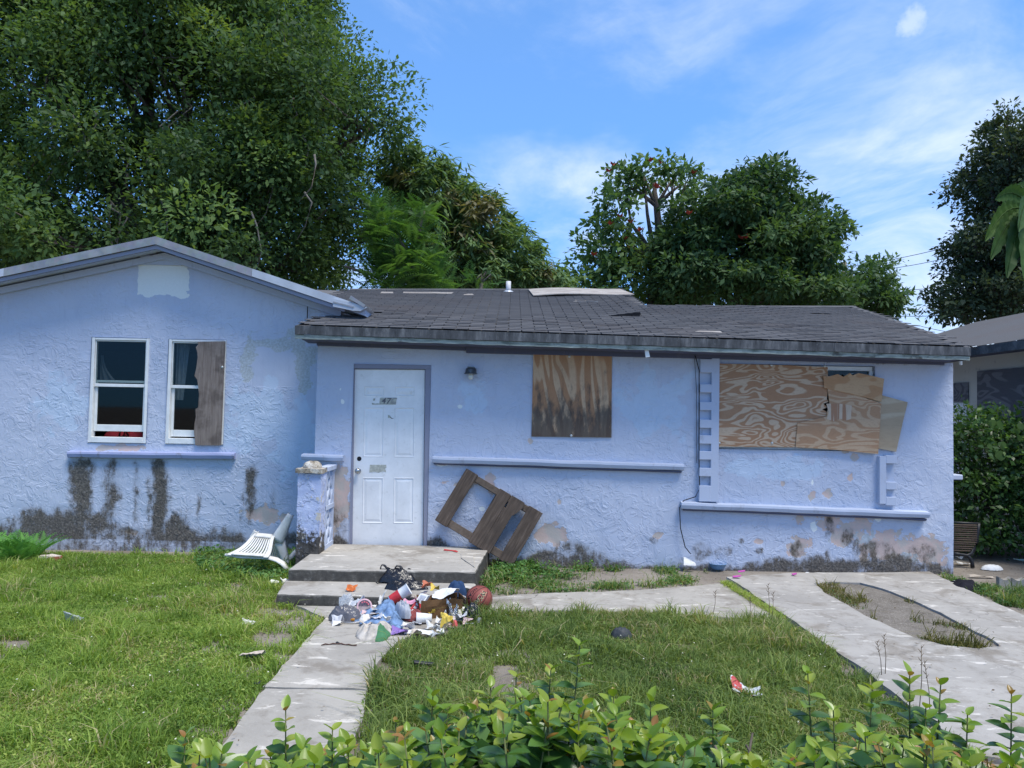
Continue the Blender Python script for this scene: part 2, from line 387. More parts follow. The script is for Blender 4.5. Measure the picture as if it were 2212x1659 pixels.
def shingle_mat():
    m = Mat('asphalt_shingle', (0.07, 0.07, 0.075), 0.9, 0.2); c = m.coord()
    f = m.math('FRACT', m.math('ADD', m.attr('rnd'), m.n('ObjectInfo', out='Random')))
    pos = m.n('NewGeometry', out='Position')
    big = m.noise(m.mapv(pos, (0.6, 1, 1)), 0.9, 4, 0.6); gr = m.noise(pos, 160, 2, 0.7)
    col = m.ramp(f, [(0.0, (0.090, 0.089, 0.093)), (0.5, (0.108, 0.107, 0.111)), (1.0, (0.128, 0.126, 0.129))])
    col = m.mix(m.math('MULTIPLY', m.step(big, 0.5, 0.72), 0.6), col, (0.105, 0.088, 0.083))
    col = m.mix(m.math('MULTIPLY', gr, 0.4), col, (0.115, 0.115, 0.12))
    m.set(Base=col, Normal=m.bump(gr, 0.4, 0.003)); return m

M_STUCCO = stucco('lavender_stucco'); M_TRIM = None
def trim_mat(name, base=PAINT, grime=0.5):
    m = Mat(name, base, 0.8, 0.2); c = m.coord()
    n = m.noise(m.mapv(c, (2, 1, 1)), 5, 6, 0.7); f = m.noise(c, 45, 4, 0.7); b = m.noise(c, 1.3, 3)
    col = m.mix(b, tuple(x * 0.9 for x in base), tuple(min(1, x * 1.1) for x in base))
    col = m.mix(m.math('MULTIPLY', m.step(n, 0.55, 0.72), grime), col, (0.20, 0.19, 0.20))
    col = m.mix(m.math('MULTIPLY', m.step(f, 0.66, 0.72), grime), col, (0.5, 0.48, 0.47))
    m.set(Base=col, Normal=m.bump(f, 0.3, 0.004)); return m
M_TRIM = trim_mat('lavender_trim', PAINT, 0.35)
M_TRIM_DARK = trim_mat('shaded_trim', (0.10, 0.108, 0.165), 0.3)  # trim colour darkened to stand in for the shade under the eave
M_SILL_DIRTY = trim_mat('mouldy_trim', (0.34, 0.38, 0.58), 0.95)
M_CONC = concrete('worn_concrete'); M_STEP = concrete('step_concrete', (0.40, 0.375, 0.335), riser=True)
M_DRIVE = concrete('drive_concrete', (0.37, 0.35, 0.32))
M_WHITE = simple('white_window_paint', (0.78, 0.79, 0.77), 0.45, 0.4, var=0.06, sc=9)
M_DOOR = Mat('white_door_paint', (0.74, 0.77, 0.80), 0.38, 0.45)
_c = M_DOOR.coord(); _n = M_DOOR.noise(_c, 5, 5, 0.65); _f = M_DOOR.noise(_c, 16, 5, 0.7)
M_DOOR.set(Base=M_DOOR.mix(M_DOOR.math('MULTIPLY', M_DOOR.step(_f, 0.56, 0.75), 0.5),
                           M_DOOR.ramp(_n, [(0.35, (0.74, 0.745, 0.74)), (0.65, (0.83, 0.835, 0.83))]), (0.52, 0.52, 0.48)),
           Normal=M_DOOR.bump(_n, 0.12, 0.01))
M_BLACK = simple('black_metal', (0.02, 0.021, 0.024), 0.5, 0.4, var=0.3)
M_RUBBER = simple('black_cable', (0.012, 0.012, 0.014), 0.6, 0.3)
M_GALV = Mat('galvanised_metal', (0.26, 0.27, 0.28), 0.5, 0.4, 0.2)
_c = M_GALV.coord(); _v = M_GALV.n('TexVoronoi', {'Vector': _c, 'Scale': 16.0}, out='Color')
M_GALV.set(Base=M_GALV.mix(0.5, M_GALV.ramp(M_GALV.noise(_c, 7, 5), [(0.35, (0.17, 0.18, 0.19)), (0.65, (0.32, 0.335, 0.345))]), M_GALV.mix(0.93, _v, (0.25, 0.265, 0.28))))
M_WMETAL = simple('pale_flashing', (0.46, 0.49, 0.53), 0.45, 0.5, 0.2, var=0.1, sc=5)
M_SHINGLE = shingle_mat()
M_GLASS = Mat('window_glass', (0.02, 0.025, 0.03), 0.03, 0.5)
_fr = M_GLASS.n('Fresnel', {'IOR': 1.5})
M_GLASS.surf(M_GLASS.n('MixShader', {0: 0.022, 1: M_GLASS.n('BsdfTransparent', {'Color': (0.7, 0.75, 0.75)}), 2: M_GLASS.n('BsdfGlossy', {'Roughness': 0.03})}))
M_DARKROOM = simple('unlit_interior', (0.022, 0.024, 0.03), 0.9)  # near-black colour paints in the darkness of the unlit rooms
M_CURTAIN = simple('grey_curtain', (0.30, 0.31, 0.35), 0.9)
M_CHROME = simple('knob_metal', (0.5, 0.49, 0.47), 0.25, 0.5, 1.0)
M_SCREW = simple('screw_washer', (0.55, 0.57, 0.55), 0.4, 0.5, 0.6)

# ================================================================ ground
def gp(*uv): return [G(u, v) for u, v in uv]
def inpoly(P, X, Y):
    r = np.zeros(X.shape, bool); n = len(P)
    for i in range(n):
        x0, y0 = P[i][0], P[i][1]; x1, y1 = P[(i + 1) % n][0], P[(i + 1) % n][1]
        if y0 == y1: continue
        c = (y0 > Y) != (y1 > Y); r ^= c & (X < (x1 - x0) * (Y - y0) / (y1 - y0) + x0)
    return r
m = Mat('sandy_soil', (0.24, 0.21, 0.18), 0.95, 0.1); c = m.coord()
a = m.noise(c, 0.9, 5, 0.6); b = m.noise(c, 12, 6, 0.72); f = m.noise(c, 90, 4, 0.75)
col = m.mix(m.step(a, 0.35, 0.65), (0.27, 0.24, 0.205), (0.18, 0.155, 0.13))
col = m.mix(m.math('MULTIPLY', m.step(b, 0.5, 0.7), 0.6), col, (0.11, 0.09, 0.07))
col = m.mix(m.math('MULTIPLY', m.step(f, 0.58, 0.7), 0.5), col, (0.38, 0.35, 0.31))
m.set(Base=col, Normal=m.bump(m.math('ADD', b, m.math('MULTIPLY', f, 0.5)), 0.6, 0.02)); M_SOIL = m
# one sheet: fine near the house, reaching the horizon
gx = np.concatenate([[-600, -150, -60, -25, -14], np.arange(-10, 10.01, 0.16), [14, 25, 60, 150, 600]])
gy = np.concatenate([[-600, -150, -40, -12, -2], np.arange(0, 14.01, 0.16), [17, 25, 45, 90, 200, 500]])
X, Y = np.meshgrid(gx, gy)
Z = (fbm(X * 1.3, Y * 1.3, 4, 2) - 0.5) * 0.035 * ((np.abs(X) < 12) & (Y < 15))
ROUGH = lambda x, y: (fbm(np.asarray(x) * 1.3, np.asarray(y) * 1.3, 4, 2) - 0.5) * 0.035
g = mk('ground', np.stack([X.ravel(), Y.ravel(), Z.ravel() - 0.012], 1), np.array(grid_faces(len(gx), len(gy))), M_SOIL, smooth=True)
tag(g, 'sandy soil of the front yard', None, kind='structure')

def slab(name, poly, z, th, mat, parent=None, hole=None, wob=0.012, step=0.12, seed=1, kind=None):
    """a cast slab: its outline resampled and made ragged, top at z"""
    def rs(P):
        out = []
        for i in range(len(P)):
            a, b = P[i], P[(i + 1) % len(P)]; n = max(1, int((b - a).length / step))
            for k in range(n):
                p = a.lerp(b, k / n); q = mnoise.noise_vector((p.x * 5 + seed, p.y * 5, seed)) * wob
                out.append(Vector((p.x + q.x, p.y + q.y, z + (mnoise.noise((p.x * 1.2, p.y * 1.2, 3)) * 0.006))))
        return out
    loops = [rs([Vector((p[0], p[1], 0)) for p in poly])]
    if hole: loops.append(rs([Vector((p[0], p[1], 0)) for p in hole]))
    V = [v for L in loops for v in L]; tri = tessellate_polygon(loops); n = len(V)
    def up(t):
        a, b, c_ = (V[i] for i in t); return t if (b - a).cross(c_ - a).z > 0 else t[::-1]
    fs = [tuple(up(t)) for t in tri]
    V2 = V + [v - Vector((0, 0, th)) for v in V]; b = 0
    for L in loops:
        k = len(L); fs += [(b + i, b + (i + 1) % k, n + b + (i + 1) % k, n + b + i) for i in range(k)]; b += k
    o = mk(name, V2, fs, mat, parent)
    if kind: tag(o, kind=kind)
    return o

# walk from the steps to the street: slabs with open joints between them
WLEFT = [(640, 1318), (702, 1338), (652, 1400), (590, 1470), (540, 1530), (505, 1580), (470, 1659)]
WRIGHT = [(1000, 1330), (850, 1395), (826, 1420), (800, 1470), (785, 1530), (768, 1590), (745, 1659)]
def gz(uv, z=0.0): return G(uv[0], uv[1], z)
path = tag(bpy.data.objects.new('path', None), 'cracked concrete garden path', None, kind='structure'); COL.objects.link(path)
def lerp_uv(L, vv):
    for (u0, v0), (u1, v1) in zip(L, L[1:]):
        if v0 <= vv <= v1: return (u0 + (u1 - u0) * (vv - v0) / (v1 - v0), vv)
    return L[-1] if vv > L[-1][1] else L[0]
# true positions of the two edges along y
WL = [gz(p) for p in WLEFT]; WR = [gz(p) for p in WRIGHT]
def edge_x(L, y):
    P = sorted(((p.y, p.x) for p in L)); return float(np.interp(y, [a for a, b in P], [b for a, b in P]))
ycuts = [WL[0].y + 0.35, 6.12, 5.02, 4.02, 2.9, 1.6]
PATH_POLYS = []
for i, (ya, yb) in enumerate(zip(ycuts, ycuts[1:])):
    ya -= 0.012; ys = np.linspace(ya, yb, 5)
    poly = [Vector((edge_x(WL, y), y, 0)) for y in ys] + [Vector((edge_x(WR, y), y, 0)) for y in ys[::-1]]
    if i == 0:      # wide piece in front of the steps
        poly = [gz(p) for p in ((640, 1312), (1005, 1318), (1010, 1332), (862, 1390))] + [Vector((edge_x(WR, yb), yb, 0)), Vector((edge_x(WL, yb), yb, 0)), gz((702, 1340))]
    PATH_POLYS.append(poly)
    slab('path_slab', poly, 0.018 + 0.004 * (i % 2), 0.08, M_CONC, path, seed=i, wob=0.03)
# cross walk to the drive
CROSS = [gz(p) for p in ((1000, 1298), (1120, 1286), (1300, 1281), (1480, 1270), (1562, 1262), (1628, 1298), (1692, 1342), (1600, 1338), (1400, 1326), (1200, 1322), (1012, 1328))]
PATH_POLYS.append(CROSS)
slab('path_slab', CROSS, 0.014, 0.08, M_CONC, path, seed=9, wob=0.04)
# drive with the planting hole
DRIVE = [gz(p) for p in ((1572, 1252), (1700, 1243), (1900, 1242), (2008, 1240), (2110, 1290), (2212, 1336), (2330, 1395), (2560, 1530), (2500, 1700), (2100, 1640), (1965, 1535), (1845, 1440), (1760, 1382), (1702, 1342), (1640, 1299))]
HOLE = [gz(p) for p in ((1757, 1266), (1800, 1263), (1858, 1265), (1905, 1277), (1960, 1297), (2030, 1330), (2105, 1370), (2150, 1392), (2162, 1403), (2110, 1409), (2040, 1402), (1975, 1385), (1900, 1352), (1840, 1320), (1790, 1292))]
drv = slab('driveway', DRIVE, 0.03, 0.1, M_DRIVE, hole=HOLE, wob=0.03, seed=4, kind='structure')
tag(drv, 'pale concrete drive with a long planting hole')

m = Mat('grey_gravel', (0.2, 0.19, 0.175), 0.95, 0.1); c = m.coord(); a = m.noise(c, 4, 5, .65); f = m.noise(c, 60, 5, .75)
m.set(Base=m.mix(m.step(f, .5, .68), m.ramp(a, [(.35, (.12, .106, .09)), (.65, (.21, .19, .165))]), (.33, .30, .26)), Normal=m.bump(f, .6, .012))
hb = slab('planting_bed', HOLE, 0.010, 0.03, m, None, wob=0.0, kind='structure'); tag(hb, 'grey gravelly soil in the planting hole')
# ================================================================ the lavender house
YL, YR = 9.7, 9.2
house = thing('house', (0.5, 9.7, 0), 'lavender stucco bungalow with white door, boarded windows and dark shingle roof', 'house')
def blobs(X, Z, lst, Y, seed=0, warp=0.8):
    wx = (fbm(X * 5, Z * 5, 4, seed) - 0.5); wz = (fbm(X * 5 + 40, Z * 5, 4, seed + 3) - 0.5)
    r = np.full(X.shape, -1.0); k = Y / F_PX
    for b in lst:
        p = W(b[0], b[1], Y); rx, rz = b[2] * k, b[3] * k
        d = np.sqrt(((X - p.x) / rx + wx * warp * 2) ** 2 + ((Z - p.z) / rz + wz * warp * 2) ** 2)
        r = np.maximum(r, 1 - d)
    return np.clip(r, -1, 1) + 1
def rects(X, Z, lst, Y, soft=8):
    r = np.full(X.shape, -1.0); k = Y / F_PX
    for u0, v0, u1, v1 in lst:
        a, b = W(u0, v0, Y), W(u1, v1, Y)
        d = np.minimum(np.minimum(X - a.x, b.x - X), np.minimum(a.z - Z, Z - b.z)) / (soft * k)
        r = np.maximum(r, d)
    return np.clip(r, -1, 1) + 1
def grid_lines(a, b, step, must):
    g = [x for x in np.arange(a, b + step * 0.5, step) if all(abs(x - q) > step * 0.45 for q in must)]
    return np.array(sorted(set([a, b] + [x for x in g if a < x < b] + [q for q in must if a < q < b])))
def wall(name, x0, x1, zt, Y, holes, fattr, step=0.022, seed=0, depth=0.14):
    xs = grid_lines(x0, x1, step, [h for q in holes for h in q[:2]])
    zmax = max(zt(x) for x in xs)
    zs = grid_lines(-0.12, zmax, step, [h for q in holes for h in q[2:]])
    X, Z = np.meshgrid(xs, zs); top = np.array([zt(x) for x in xs])[None, :]
    over = Z > top; Zc = np.minimum(Z, top)
    D = (fbm(X * 1.1, Zc * 1.1, 3, seed) - 0.5) * 0.03 + (fbm(X * 7, Zc * 7, 3, seed + 5) - 0.5) * 0.008
    at = fattr(X, Zc)
    D = D + 0.006 * np.clip(at.get('peel', 0) - 0.9, 0, 0.4) / 0.4
    V = np.stack([X.ravel(), (Y + D).ravel(), Zc.ravel()], 1)
    nu, nv = len(xs), len(zs)
    Fc = np.array(grid_faces(nu, nv))
    cx = V[Fc][:, :, 0].mean(1); cz = V[Fc][:, :, 2].mean(1)
    keep = ~over.ravel()[Fc[:, 0]] | ~over.ravel()[Fc[:, 1]]
    for h in holes: keep &= ~((cx > h[0]) & (cx < h[1]) & (cz > h[2]) & (cz < h[3]))
    Fc = Fc[keep]
    # reveals round the openings
    ex = []; n0 = len(V); EV = []
    for h in holes:
        a, b, c_, d = h; y0 = Y - 0.012; y1 = Y + depth
        q = [(a, y0, c_), (b, y0, c_), (b, y0, d), (a, y0, d), (a, y1, c_), (b, y1, c_), (b, y1, d), (a, y1, d)]
        o = n0 + len(EV); EV += q
        ex += [(o, o + 4, o + 5, o + 1), (o + 1, o + 5, o + 6, o + 2), (o + 2, o + 6, o + 7, o + 3), (o + 3, o + 7, o + 4, o)]
    if ex: V = np.concatenate([V, np.array(EV)]); Fc = np.concatenate([Fc, np.array(ex)])
    attrs = {k: np.concatenate([v.ravel(), np.zeros(len(EV))]) for k, v in at.items()}
    return mk(name, V, Fc, M_STUCCO, house, smooth=True, attrs=attrs)

M_SOFFIT = trim_mat('shaded_soffit', (0.24, 0.265, 0.34), .3)  # darker trim colour, paints the shadow line and shaded soffit below the flashing
# ---- gable wing on the west side
AP = W(337, 513, 9.36); RE = W(788, 664, 9.36); LE = W(0, 584, 9.36)
sR = (RE.z - AP.z) / (RE.x - AP.x); sL = (LE.z - AP.z) / (LE.x - AP.x)
XLW = -8.2
def rake(x): return AP.z + (x - AP.x) * (sR if x > AP.x else sL)
def gable_top(x): return rake(x) - 0.13
win = [(W(190, 958, YL).x, W(316, 958, YL).x, W(250, 957, YL).z, W(250, 729, YL).z), (W(357, 960, YL).x, W(483, 960, YL).x, W(420, 960, YL).z, W(420, 733, YL).z)]
def lw_attr(X, Z):
    k = YL / F_PX
    def streak(u, v0, v1, hw, s):
        a = W(u, v0, YL); b = W(u, v1, YL)
        wob = (fbm(X * 3, Z * 6, 3, 9) - 0.5) * 0.08
        e = np.clip(1.15 - np.abs(X + wob - a.x) / (hw * k), 0, 1)
        return s * e * np.clip((a.z - Z) / 0.12 + 0.3, 0, 1) * np.clip((Z - b.z) / 0.3 + 1, 0, 1)
    mo = np.zeros(X.shape)
    for q in [(178, 985, 1190, 34, 0.95), (240, 985, 1190, 30, 0.72), (296, 985, 1120, 12, 0.5), (348, 985, 1190, 27, 1.0), (322, 1020, 1190, 10, 0.5),
              (545, 1000, 1105, 17, 0.75), (528, 1060, 1110, 9, 0.5), (430, 1060, 1130, 10, 0.45), (590, 1050, 1090, 12, 0.4), (390, 1090, 1140, 40, 0.35)]:
        mo = np.maximum(mo, streak(*q))
    zb = 0.36 + (fbm(X * 1.9, X * 0 + 3, 4, 5) - 0.5) * 0.34 - 0.06 * np.clip((X + 3.9) / 0.8, -1, 1)
    zb = np.where(X < -6.0, zb - 0.15 * (-6.0 - X) * 2, zb)
    mo = np.maximum(mo, np.clip((zb - Z) / 0.22 + 0.4, 0, 0.95) * (0.55 + 0.6 * fbm(X * 2.2, Z * 2.2, 4, 12)))
    mo = np.where(Z < 0.13, np.minimum(mo, 0.52), mo)
    return {'mold': mo,
            'peel': blobs(X, Z, [(568, 1112, 38, 19), (620, 1120, 14, 8), (236, 968, 26, 6), (275, 968, 34, 7), (285, 1150, 16, 6), (85, 1160, 8, 7)], YL, 4),
            'white': np.maximum(rects(X, Z, [(299, 568, 402, 638)], YL, 9), blobs(X, Z, [(403, 600, 9, 26), (385, 636, 20, 7), (320, 634, 16, 8)], YL, 2)),
            'cement': np.maximum(blobs(X, Z, [(652, 765, 26, 50), (536, 765, 12, 52), (600, 742, 60, 9), (605, 752, 16, 8), (650, 815, 20, 26)], YL, 7), 0),
            'pale': np.maximum(blobs(X, Z, [(575, 905, 95, 70), (630, 960, 60, 60)], YL, 3), blobs(X, Z, [(130, 870, 70, 60)], YL, 6) - 0.25),
            'flat': rects(X, Z, [(546, 748, 640, 836), (303, 553, 395, 572)], YL, 6)}
wall('wall', XLW, -1.9, gable_top, YL, win, lw_attr, seed=1)
# ---- front wing
EA, EB = W(638, 703, 8.78), W(2092, 750, 8.78)
def eave_z(x): return EA.z + (EB.z - EA.z) * (x - EA.x) / (EB.x - EA.x)
XR0, XR1 = W(682, 900, YR).x, W(2059, 1000, YR).x
TOPR = lambda x: eave_z(x) - 0.155
dTL, dTR, dBL, dBR = W(769, 796, YR), W(926, 797, YR), W(758, 1180, YR), W(915, 1181, YR)
door_hole = (min(dTL.x, dBL.x) - 0.02, max(dTR.x, dBR.x) + 0.03, -0.12, max(dTL.z, dTR.z) + 0.045)
big_hole = (W(1553, 960, YR).x, W(1889, 960, YR).x, W(1700, 972, YR).z, W(1700, 788, YR).z)
bd_hole = (W(1153, 860, YR).x, W(1321, 860, YR).x, W(1230, 942, YR).z, W(1230, 768, YR).z)
def rw_attr(X, Z):
    zb = 0.13 + (fbm(X * 1.1, X * 0 + 8, 4, 3) - 0.5) * 0.42
    zb = zb + 0.30 * np.exp(-((X + 2.02) / 0.16) ** 2) + 0.18 * np.exp(-((X - 0.75) / 0.35) ** 2) + 0.12 * np.exp(-((X + 0.85) / 0.2) ** 2)
    mo = np.clip((zb - Z) / 0.14 + 0.3, 0, 0.95) * (0.45 + 0.75 * fbm(X * 3.5, Z * 3.5, 4, 8))
    spots = blobs(X, Z, [(1726, 1186, 20, 20), (1790, 1140, 14, 30), (1830, 1160, 18, 26), (1900, 1190, 50, 22), (1560, 1195, 26, 18), (1990, 1195, 40, 30), (1412, 1168, 14, 10),
                         (1640, 1190, 12, 9), (1510, 1190, 26, 26), (735, 1120, 22, 55), (1790, 1200, 10, 20), (1850, 1185, 12, 24), (1600, 1170, 9, 8)], YR, 5, 0.5)
    mo = np.maximum(mo, np.clip(spots - 0.85, 0, 0.55))
    eb = np.clip((Z - (TOPR(X) - 0.06)) / 0.06, 0, 0.4)  # thin band along the wall top, darkened through the same mask
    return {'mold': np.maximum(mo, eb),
            'peel': blobs(X, Z, [(737, 1060, 17, 54), (722, 1100, 15, 60), (1190, 1158, 28, 22), (1165, 1165, 14, 14), (1725, 1182, 24, 24), (1755, 1070, 8, 11), (1790, 1069, 11, 10), (1838, 1026, 7, 10),
                                 (1850, 988, 14, 8), (1828, 978, 8, 4), (1790, 1132, 24, 22), (1835, 1142, 24, 20), (1862, 1135, 20, 20), (1918, 1158, 24, 20), (1965, 1178, 60, 24), (1900, 1185, 40, 20), (1815, 1160, 30, 16), (2010, 1200, 36, 20), (1724, 1122, 11, 12), (1690, 1046, 4, 6),
                                 (1148, 952, 5, 6), (1208, 1080, 4, 9), (1418, 1155, 10, 8), (1640, 1170, 10, 6), (955, 1000, 14, 5), (1000, 1045, 30, 6), (1062, 1040, 10, 26), (1010, 1040, 14, 20)], YR, 6),
            'white': blobs(X, Z, [(1760, 1140, 8, 12), (1898, 1120, 7, 9), (957, 1003, 13, 6), (995, 878, 5, 5), (741, 867, 4, 5), (735, 842, 2, 3), (1756, 1041, 3, 6), (1040, 1100, 7, 5)], YR, 8),
            'cement': blobs(X, Z, [(1850, 1160, 60, 20), (1970, 1200, 50, 16)], YR, 9) * 0.72,
            'pale': blobs(X, Z, [(1420, 880, 90, 90), (1020, 850, 40, 40), (1650, 1010, 110, 30)], YR, 2) - 0.2,
            'flat': rects(X, Z, [(1148, 925, 1328, 955), (1512, 775, 1552, 1085), (765, 775, 930, 797)], YR, 6)}
wall('wall', XR0, XR1, TOPR, YR, [door_hole, big_hole, bd_hole], rw_attr, seed=3)
# side, back and inner walls (closed house; the rooms' darkness is also put into their near-black colour)
b = MB()
b.box((XR1 - 0.16, YR + 0.02, -0.1), (XR1 - 0.004, 14.6, 2.5))
b.box((XLW, YL + 0.02, -0.1), (XLW + 0.15, 17.0, 3.0)); b.box((XLW, 16.85, -0.1), (XR1 - 0.17, 17.0, 2.6))
b.box((XR0 + 0.004, YR + 0.02, -0.1), (XR0 + 0.12, YL + 0.2, 2.45)); b.box((-2.0, YL + 0.1, -0.1), (-1.88, 16.8, 3.1))
b.box((XR1 - 0.17, 14.45, -0.1), (XR1 - 3.0, 14.6, 2.5))
b.build('wall', M_TRIM, house)
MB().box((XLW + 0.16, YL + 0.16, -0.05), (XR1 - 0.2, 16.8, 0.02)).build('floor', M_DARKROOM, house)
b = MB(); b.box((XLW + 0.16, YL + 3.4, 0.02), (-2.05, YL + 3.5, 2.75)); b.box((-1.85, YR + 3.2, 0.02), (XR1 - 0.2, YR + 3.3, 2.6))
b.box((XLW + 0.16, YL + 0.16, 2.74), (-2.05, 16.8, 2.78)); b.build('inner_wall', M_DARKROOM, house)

# ---- gable roof: deck, soffit, flashing
roof = mk('gable_roof', [(XLW - 0.5, 9.40, rake(XLW - 0.5)), (AP.x, 9.40, AP.z), (RE.x, 9.40, RE.z), (XLW - 0.5, 17.4, rake(XLW - 0.5)), (AP.x, 17.4, AP.z), (RE.x, 17.4, RE.z),
                         (XLW - 0.5, 9.40, rake(XLW - 0.5) - 0.10), (AP.x, 9.40, AP.z - 0.10), (RE.x, 9.40, RE.z - 0.10), (XLW - 0.5, 17.4, rake(XLW - 0.5) - 0.10), (AP.x, 17.4, AP.z - 0.10), (RE.x, 17.4, RE.z - 0.10)],
          [(0, 1, 4, 3), (1, 2, 5, 4), (6, 9, 10, 7), (7, 10, 11, 8), (0, 6, 7, 1), (1, 7, 8, 2), (2, 8, 11, 5), (3, 4, 10, 9), (4, 5, 11, 10), (0, 3, 9, 6)], [M_SHINGLE, M_TRIM], house, fm=[0, 0, 1, 1, 1, 1, 1, 1, 1, 1])
def strip(name, pts_top, th, y0, y1, mat, parent, drop=0.0):
    A = [Vector((p[0], y0, p[1] - drop)) for p in pts_top]; poly = A + [Vector((p.x, y0, p.z - th)) for p in A[::-1]]
    return MB().prism(poly, Vector((0, y1 - y0, 0))).build(name, mat, parent)
def rk(x): return (x, rake(x) + 0.012)
xm = W(545, 580, 9.36).x; xl = W(10, 580, 9.36).x
strip('flashing', [rk(xl), rk(AP.x), rk(xm)], 0.098, 9.345, 9.398, M_GALV, house)
strip('flashing', [rk(xm + 0.002), rk(RE.x - 0.1)], 0.095, 9.347, 9.397, M_WMETAL, house)
strip('flashing', [rk(XLW - 0.5), rk(xl - 0.002)], 0.095, 9.347, 9.397, M_WMETAL, house)
strip('rake_board', [(x, rake(x) - 0.092) for x in (XLW - 0.5, AP.x, RE.x - 0.25)], 0.045, 9.372, 9.41, M_SOFFIT, house)
strip('frieze_board', [(x, rake(x) - 0.125) for x in (XLW, AP.x - 0.02, RE.x - 0.35)], 0.08, YL - 0.06, YL - 0.018, M_TRIM, house)
# boxed eave end, pale metal
q = [(720, 645), (772, 657), (793, 664), (778, 672), (762, 671), (719, 662)]
eb = MB().prism([W(u, v, 9.30) for u, v in q], Vector((0, 0.5, 0))).build('eave_box', M_WMETAL, house)
q2 = [(719, 651), (765, 662), (764, 665), (719, 654)]
MB().prism([W(u, v, 9.292) for u, v in q2], Vector((0, 0.006, 0))).build('seam', M_GALV, eb)
MB().prism([W(u, v, 9.285) for u, v in [(758, 638), (790, 659), (786, 664), (754, 645)]], Vector((0, 0.4, 0))).build('eave_cap', M_GALV, eb)
gb = MB().box((W(305, 556, YL).x, YL - 0.03, W(350, 573, YL).z), (W(393, 556, YL).x, YL + 0.02, W(350, 553, YL).z)).build('vent_board', M_TRIM, house)

# ---- windows of the gable wing
def sash_window(h, up=0.0, cover=False):
    x0, x1, z0, z1 = h; yf = YL + 0.02
    w_ = MB().box((x0 + 0.004, yf + 0.09, z0 + 0.004), (x1 - 0.004, yf + 0.115, z0 + 0.02)).build('window', M_WHITE, house)
    b = MB(); t = 0.042
    b.box((x0 + .003, yf - 0.03, z0 + .003), (x0 + t, yf + 0.06, z1 - .003), bev=.004); b.box((x1 - t, yf - 0.03, z0 + .003), (x1 - .003, yf + 0.06, z1 - .003), bev=.004)
    b.box((x0 + t + .001, yf - 0.028, z1 - 0.034), (x1 - t - .001, yf + 0.058, z1 - .004), bev=.004); b.box((x0 + t + .001, yf - 0.034, z0 + .004), (x1 - t - .001, yf + 0.058, z0 + 0.075), bev=.004)
    b.build('frame', M_WHITE, w_)
    zm = z0 + (z1 - z0) * 0.545
    def sash(za, zb, y, rail_t, rail_b, st):
        b = MB(); xa, xb = x0 + t + 0.002, x1 - t - 0.002
        b.box((xa, y, za), (xa + st, y + 0.022, zb), bev=.003); b.box((xb - st, y, za), (xb, y + 0.022, zb), bev=.003)
        b.box((xa + st + .001, y + .001, zb - rail_t), (xb - st - .001, y + 0.021, zb - .001), bev=.003); b.box((xa + st + .001, y + .001, za + .001), (xb - st - .001, y + 0.021, za + rail_b), bev=.003)
        b.build('sash', M_WHITE, w_)
        MB().box((xa + st - .004, y + 0.009, za + rail_b - .004), (xb - st + .004, y + 0.012, zb - rail_t + .004)).build('pane', M_GLASS, w_)
    sash(zm - 0.02, z1 - 0.036, yf - 0.012, 0.014, 0.04, 0.012)
    sash(z0 + 0.08 + up, zm + up, yf + 0.014, 0.03, 0.085 if up else 0.075, 0.034)
    return w_
w1 = sash_window(win[0], 0.065); w2 = sash_window(win[1], 0.012)
def sill(name, u0, v0, u1, v1, hpx, Y, out, mat, tilt=0.012):
    a, c_ = W(u0, v0, Y), W(u1, v1, Y); h = hpx * Y / F_PX; L = (c_ - a).length; ex = (c_ - a).normalized(); ez = Vector((-ex.z, 0, ex.x)); ey = Vector((0, 1, 0))
    n = 26; V = []; Fc = []
    prof = [(0.02, 0), (-out, -tilt), (-out - .004, -h * .45), (-out + 0.012, -h * 0.92), (-out + 0.03, -h), (0.02, -h)]
    for i in range(n + 1):
        s = L * i / n
        for (y, z) in prof:
            jz = mnoise.noise((s * 3, z * 9, u0)) * 0.006; jy = mnoise.noise((s * 5, z * 9 + 5, v0)) * 0.006
            V.append(a + ex * s + ez * (z + jz) + ey * (y + jy))
    k = len(prof)
    for i in range(n):
        for j in range(k - 1): Fc.append((i * k + j, i * k + j + 1, (i + 1) * k + j + 1, (i + 1) * k + j))
    Fc += [tuple(range(k)), tuple(n * k + j for j in range(k))[::-1]]
    return mk(name, V, Fc, mat, house)
sill('sill', 152, 973, 510, 977, 15, YL, 0.075, M_SILL_DIRTY)
sill('sill', 655, 979, 744, 982, 14, YR, 0.085, M_TRIM)
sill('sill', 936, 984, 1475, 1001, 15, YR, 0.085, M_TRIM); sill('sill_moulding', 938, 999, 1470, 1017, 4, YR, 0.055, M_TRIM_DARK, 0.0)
sill('sill', 1469, 1082, 2000, 1103, 15, YR, 0.095, M_TRIM); sill('sill_moulding', 1475, 1097, 1996, 1119, 5, YR, 0.06, M_TRIM_DARK, 0.0)
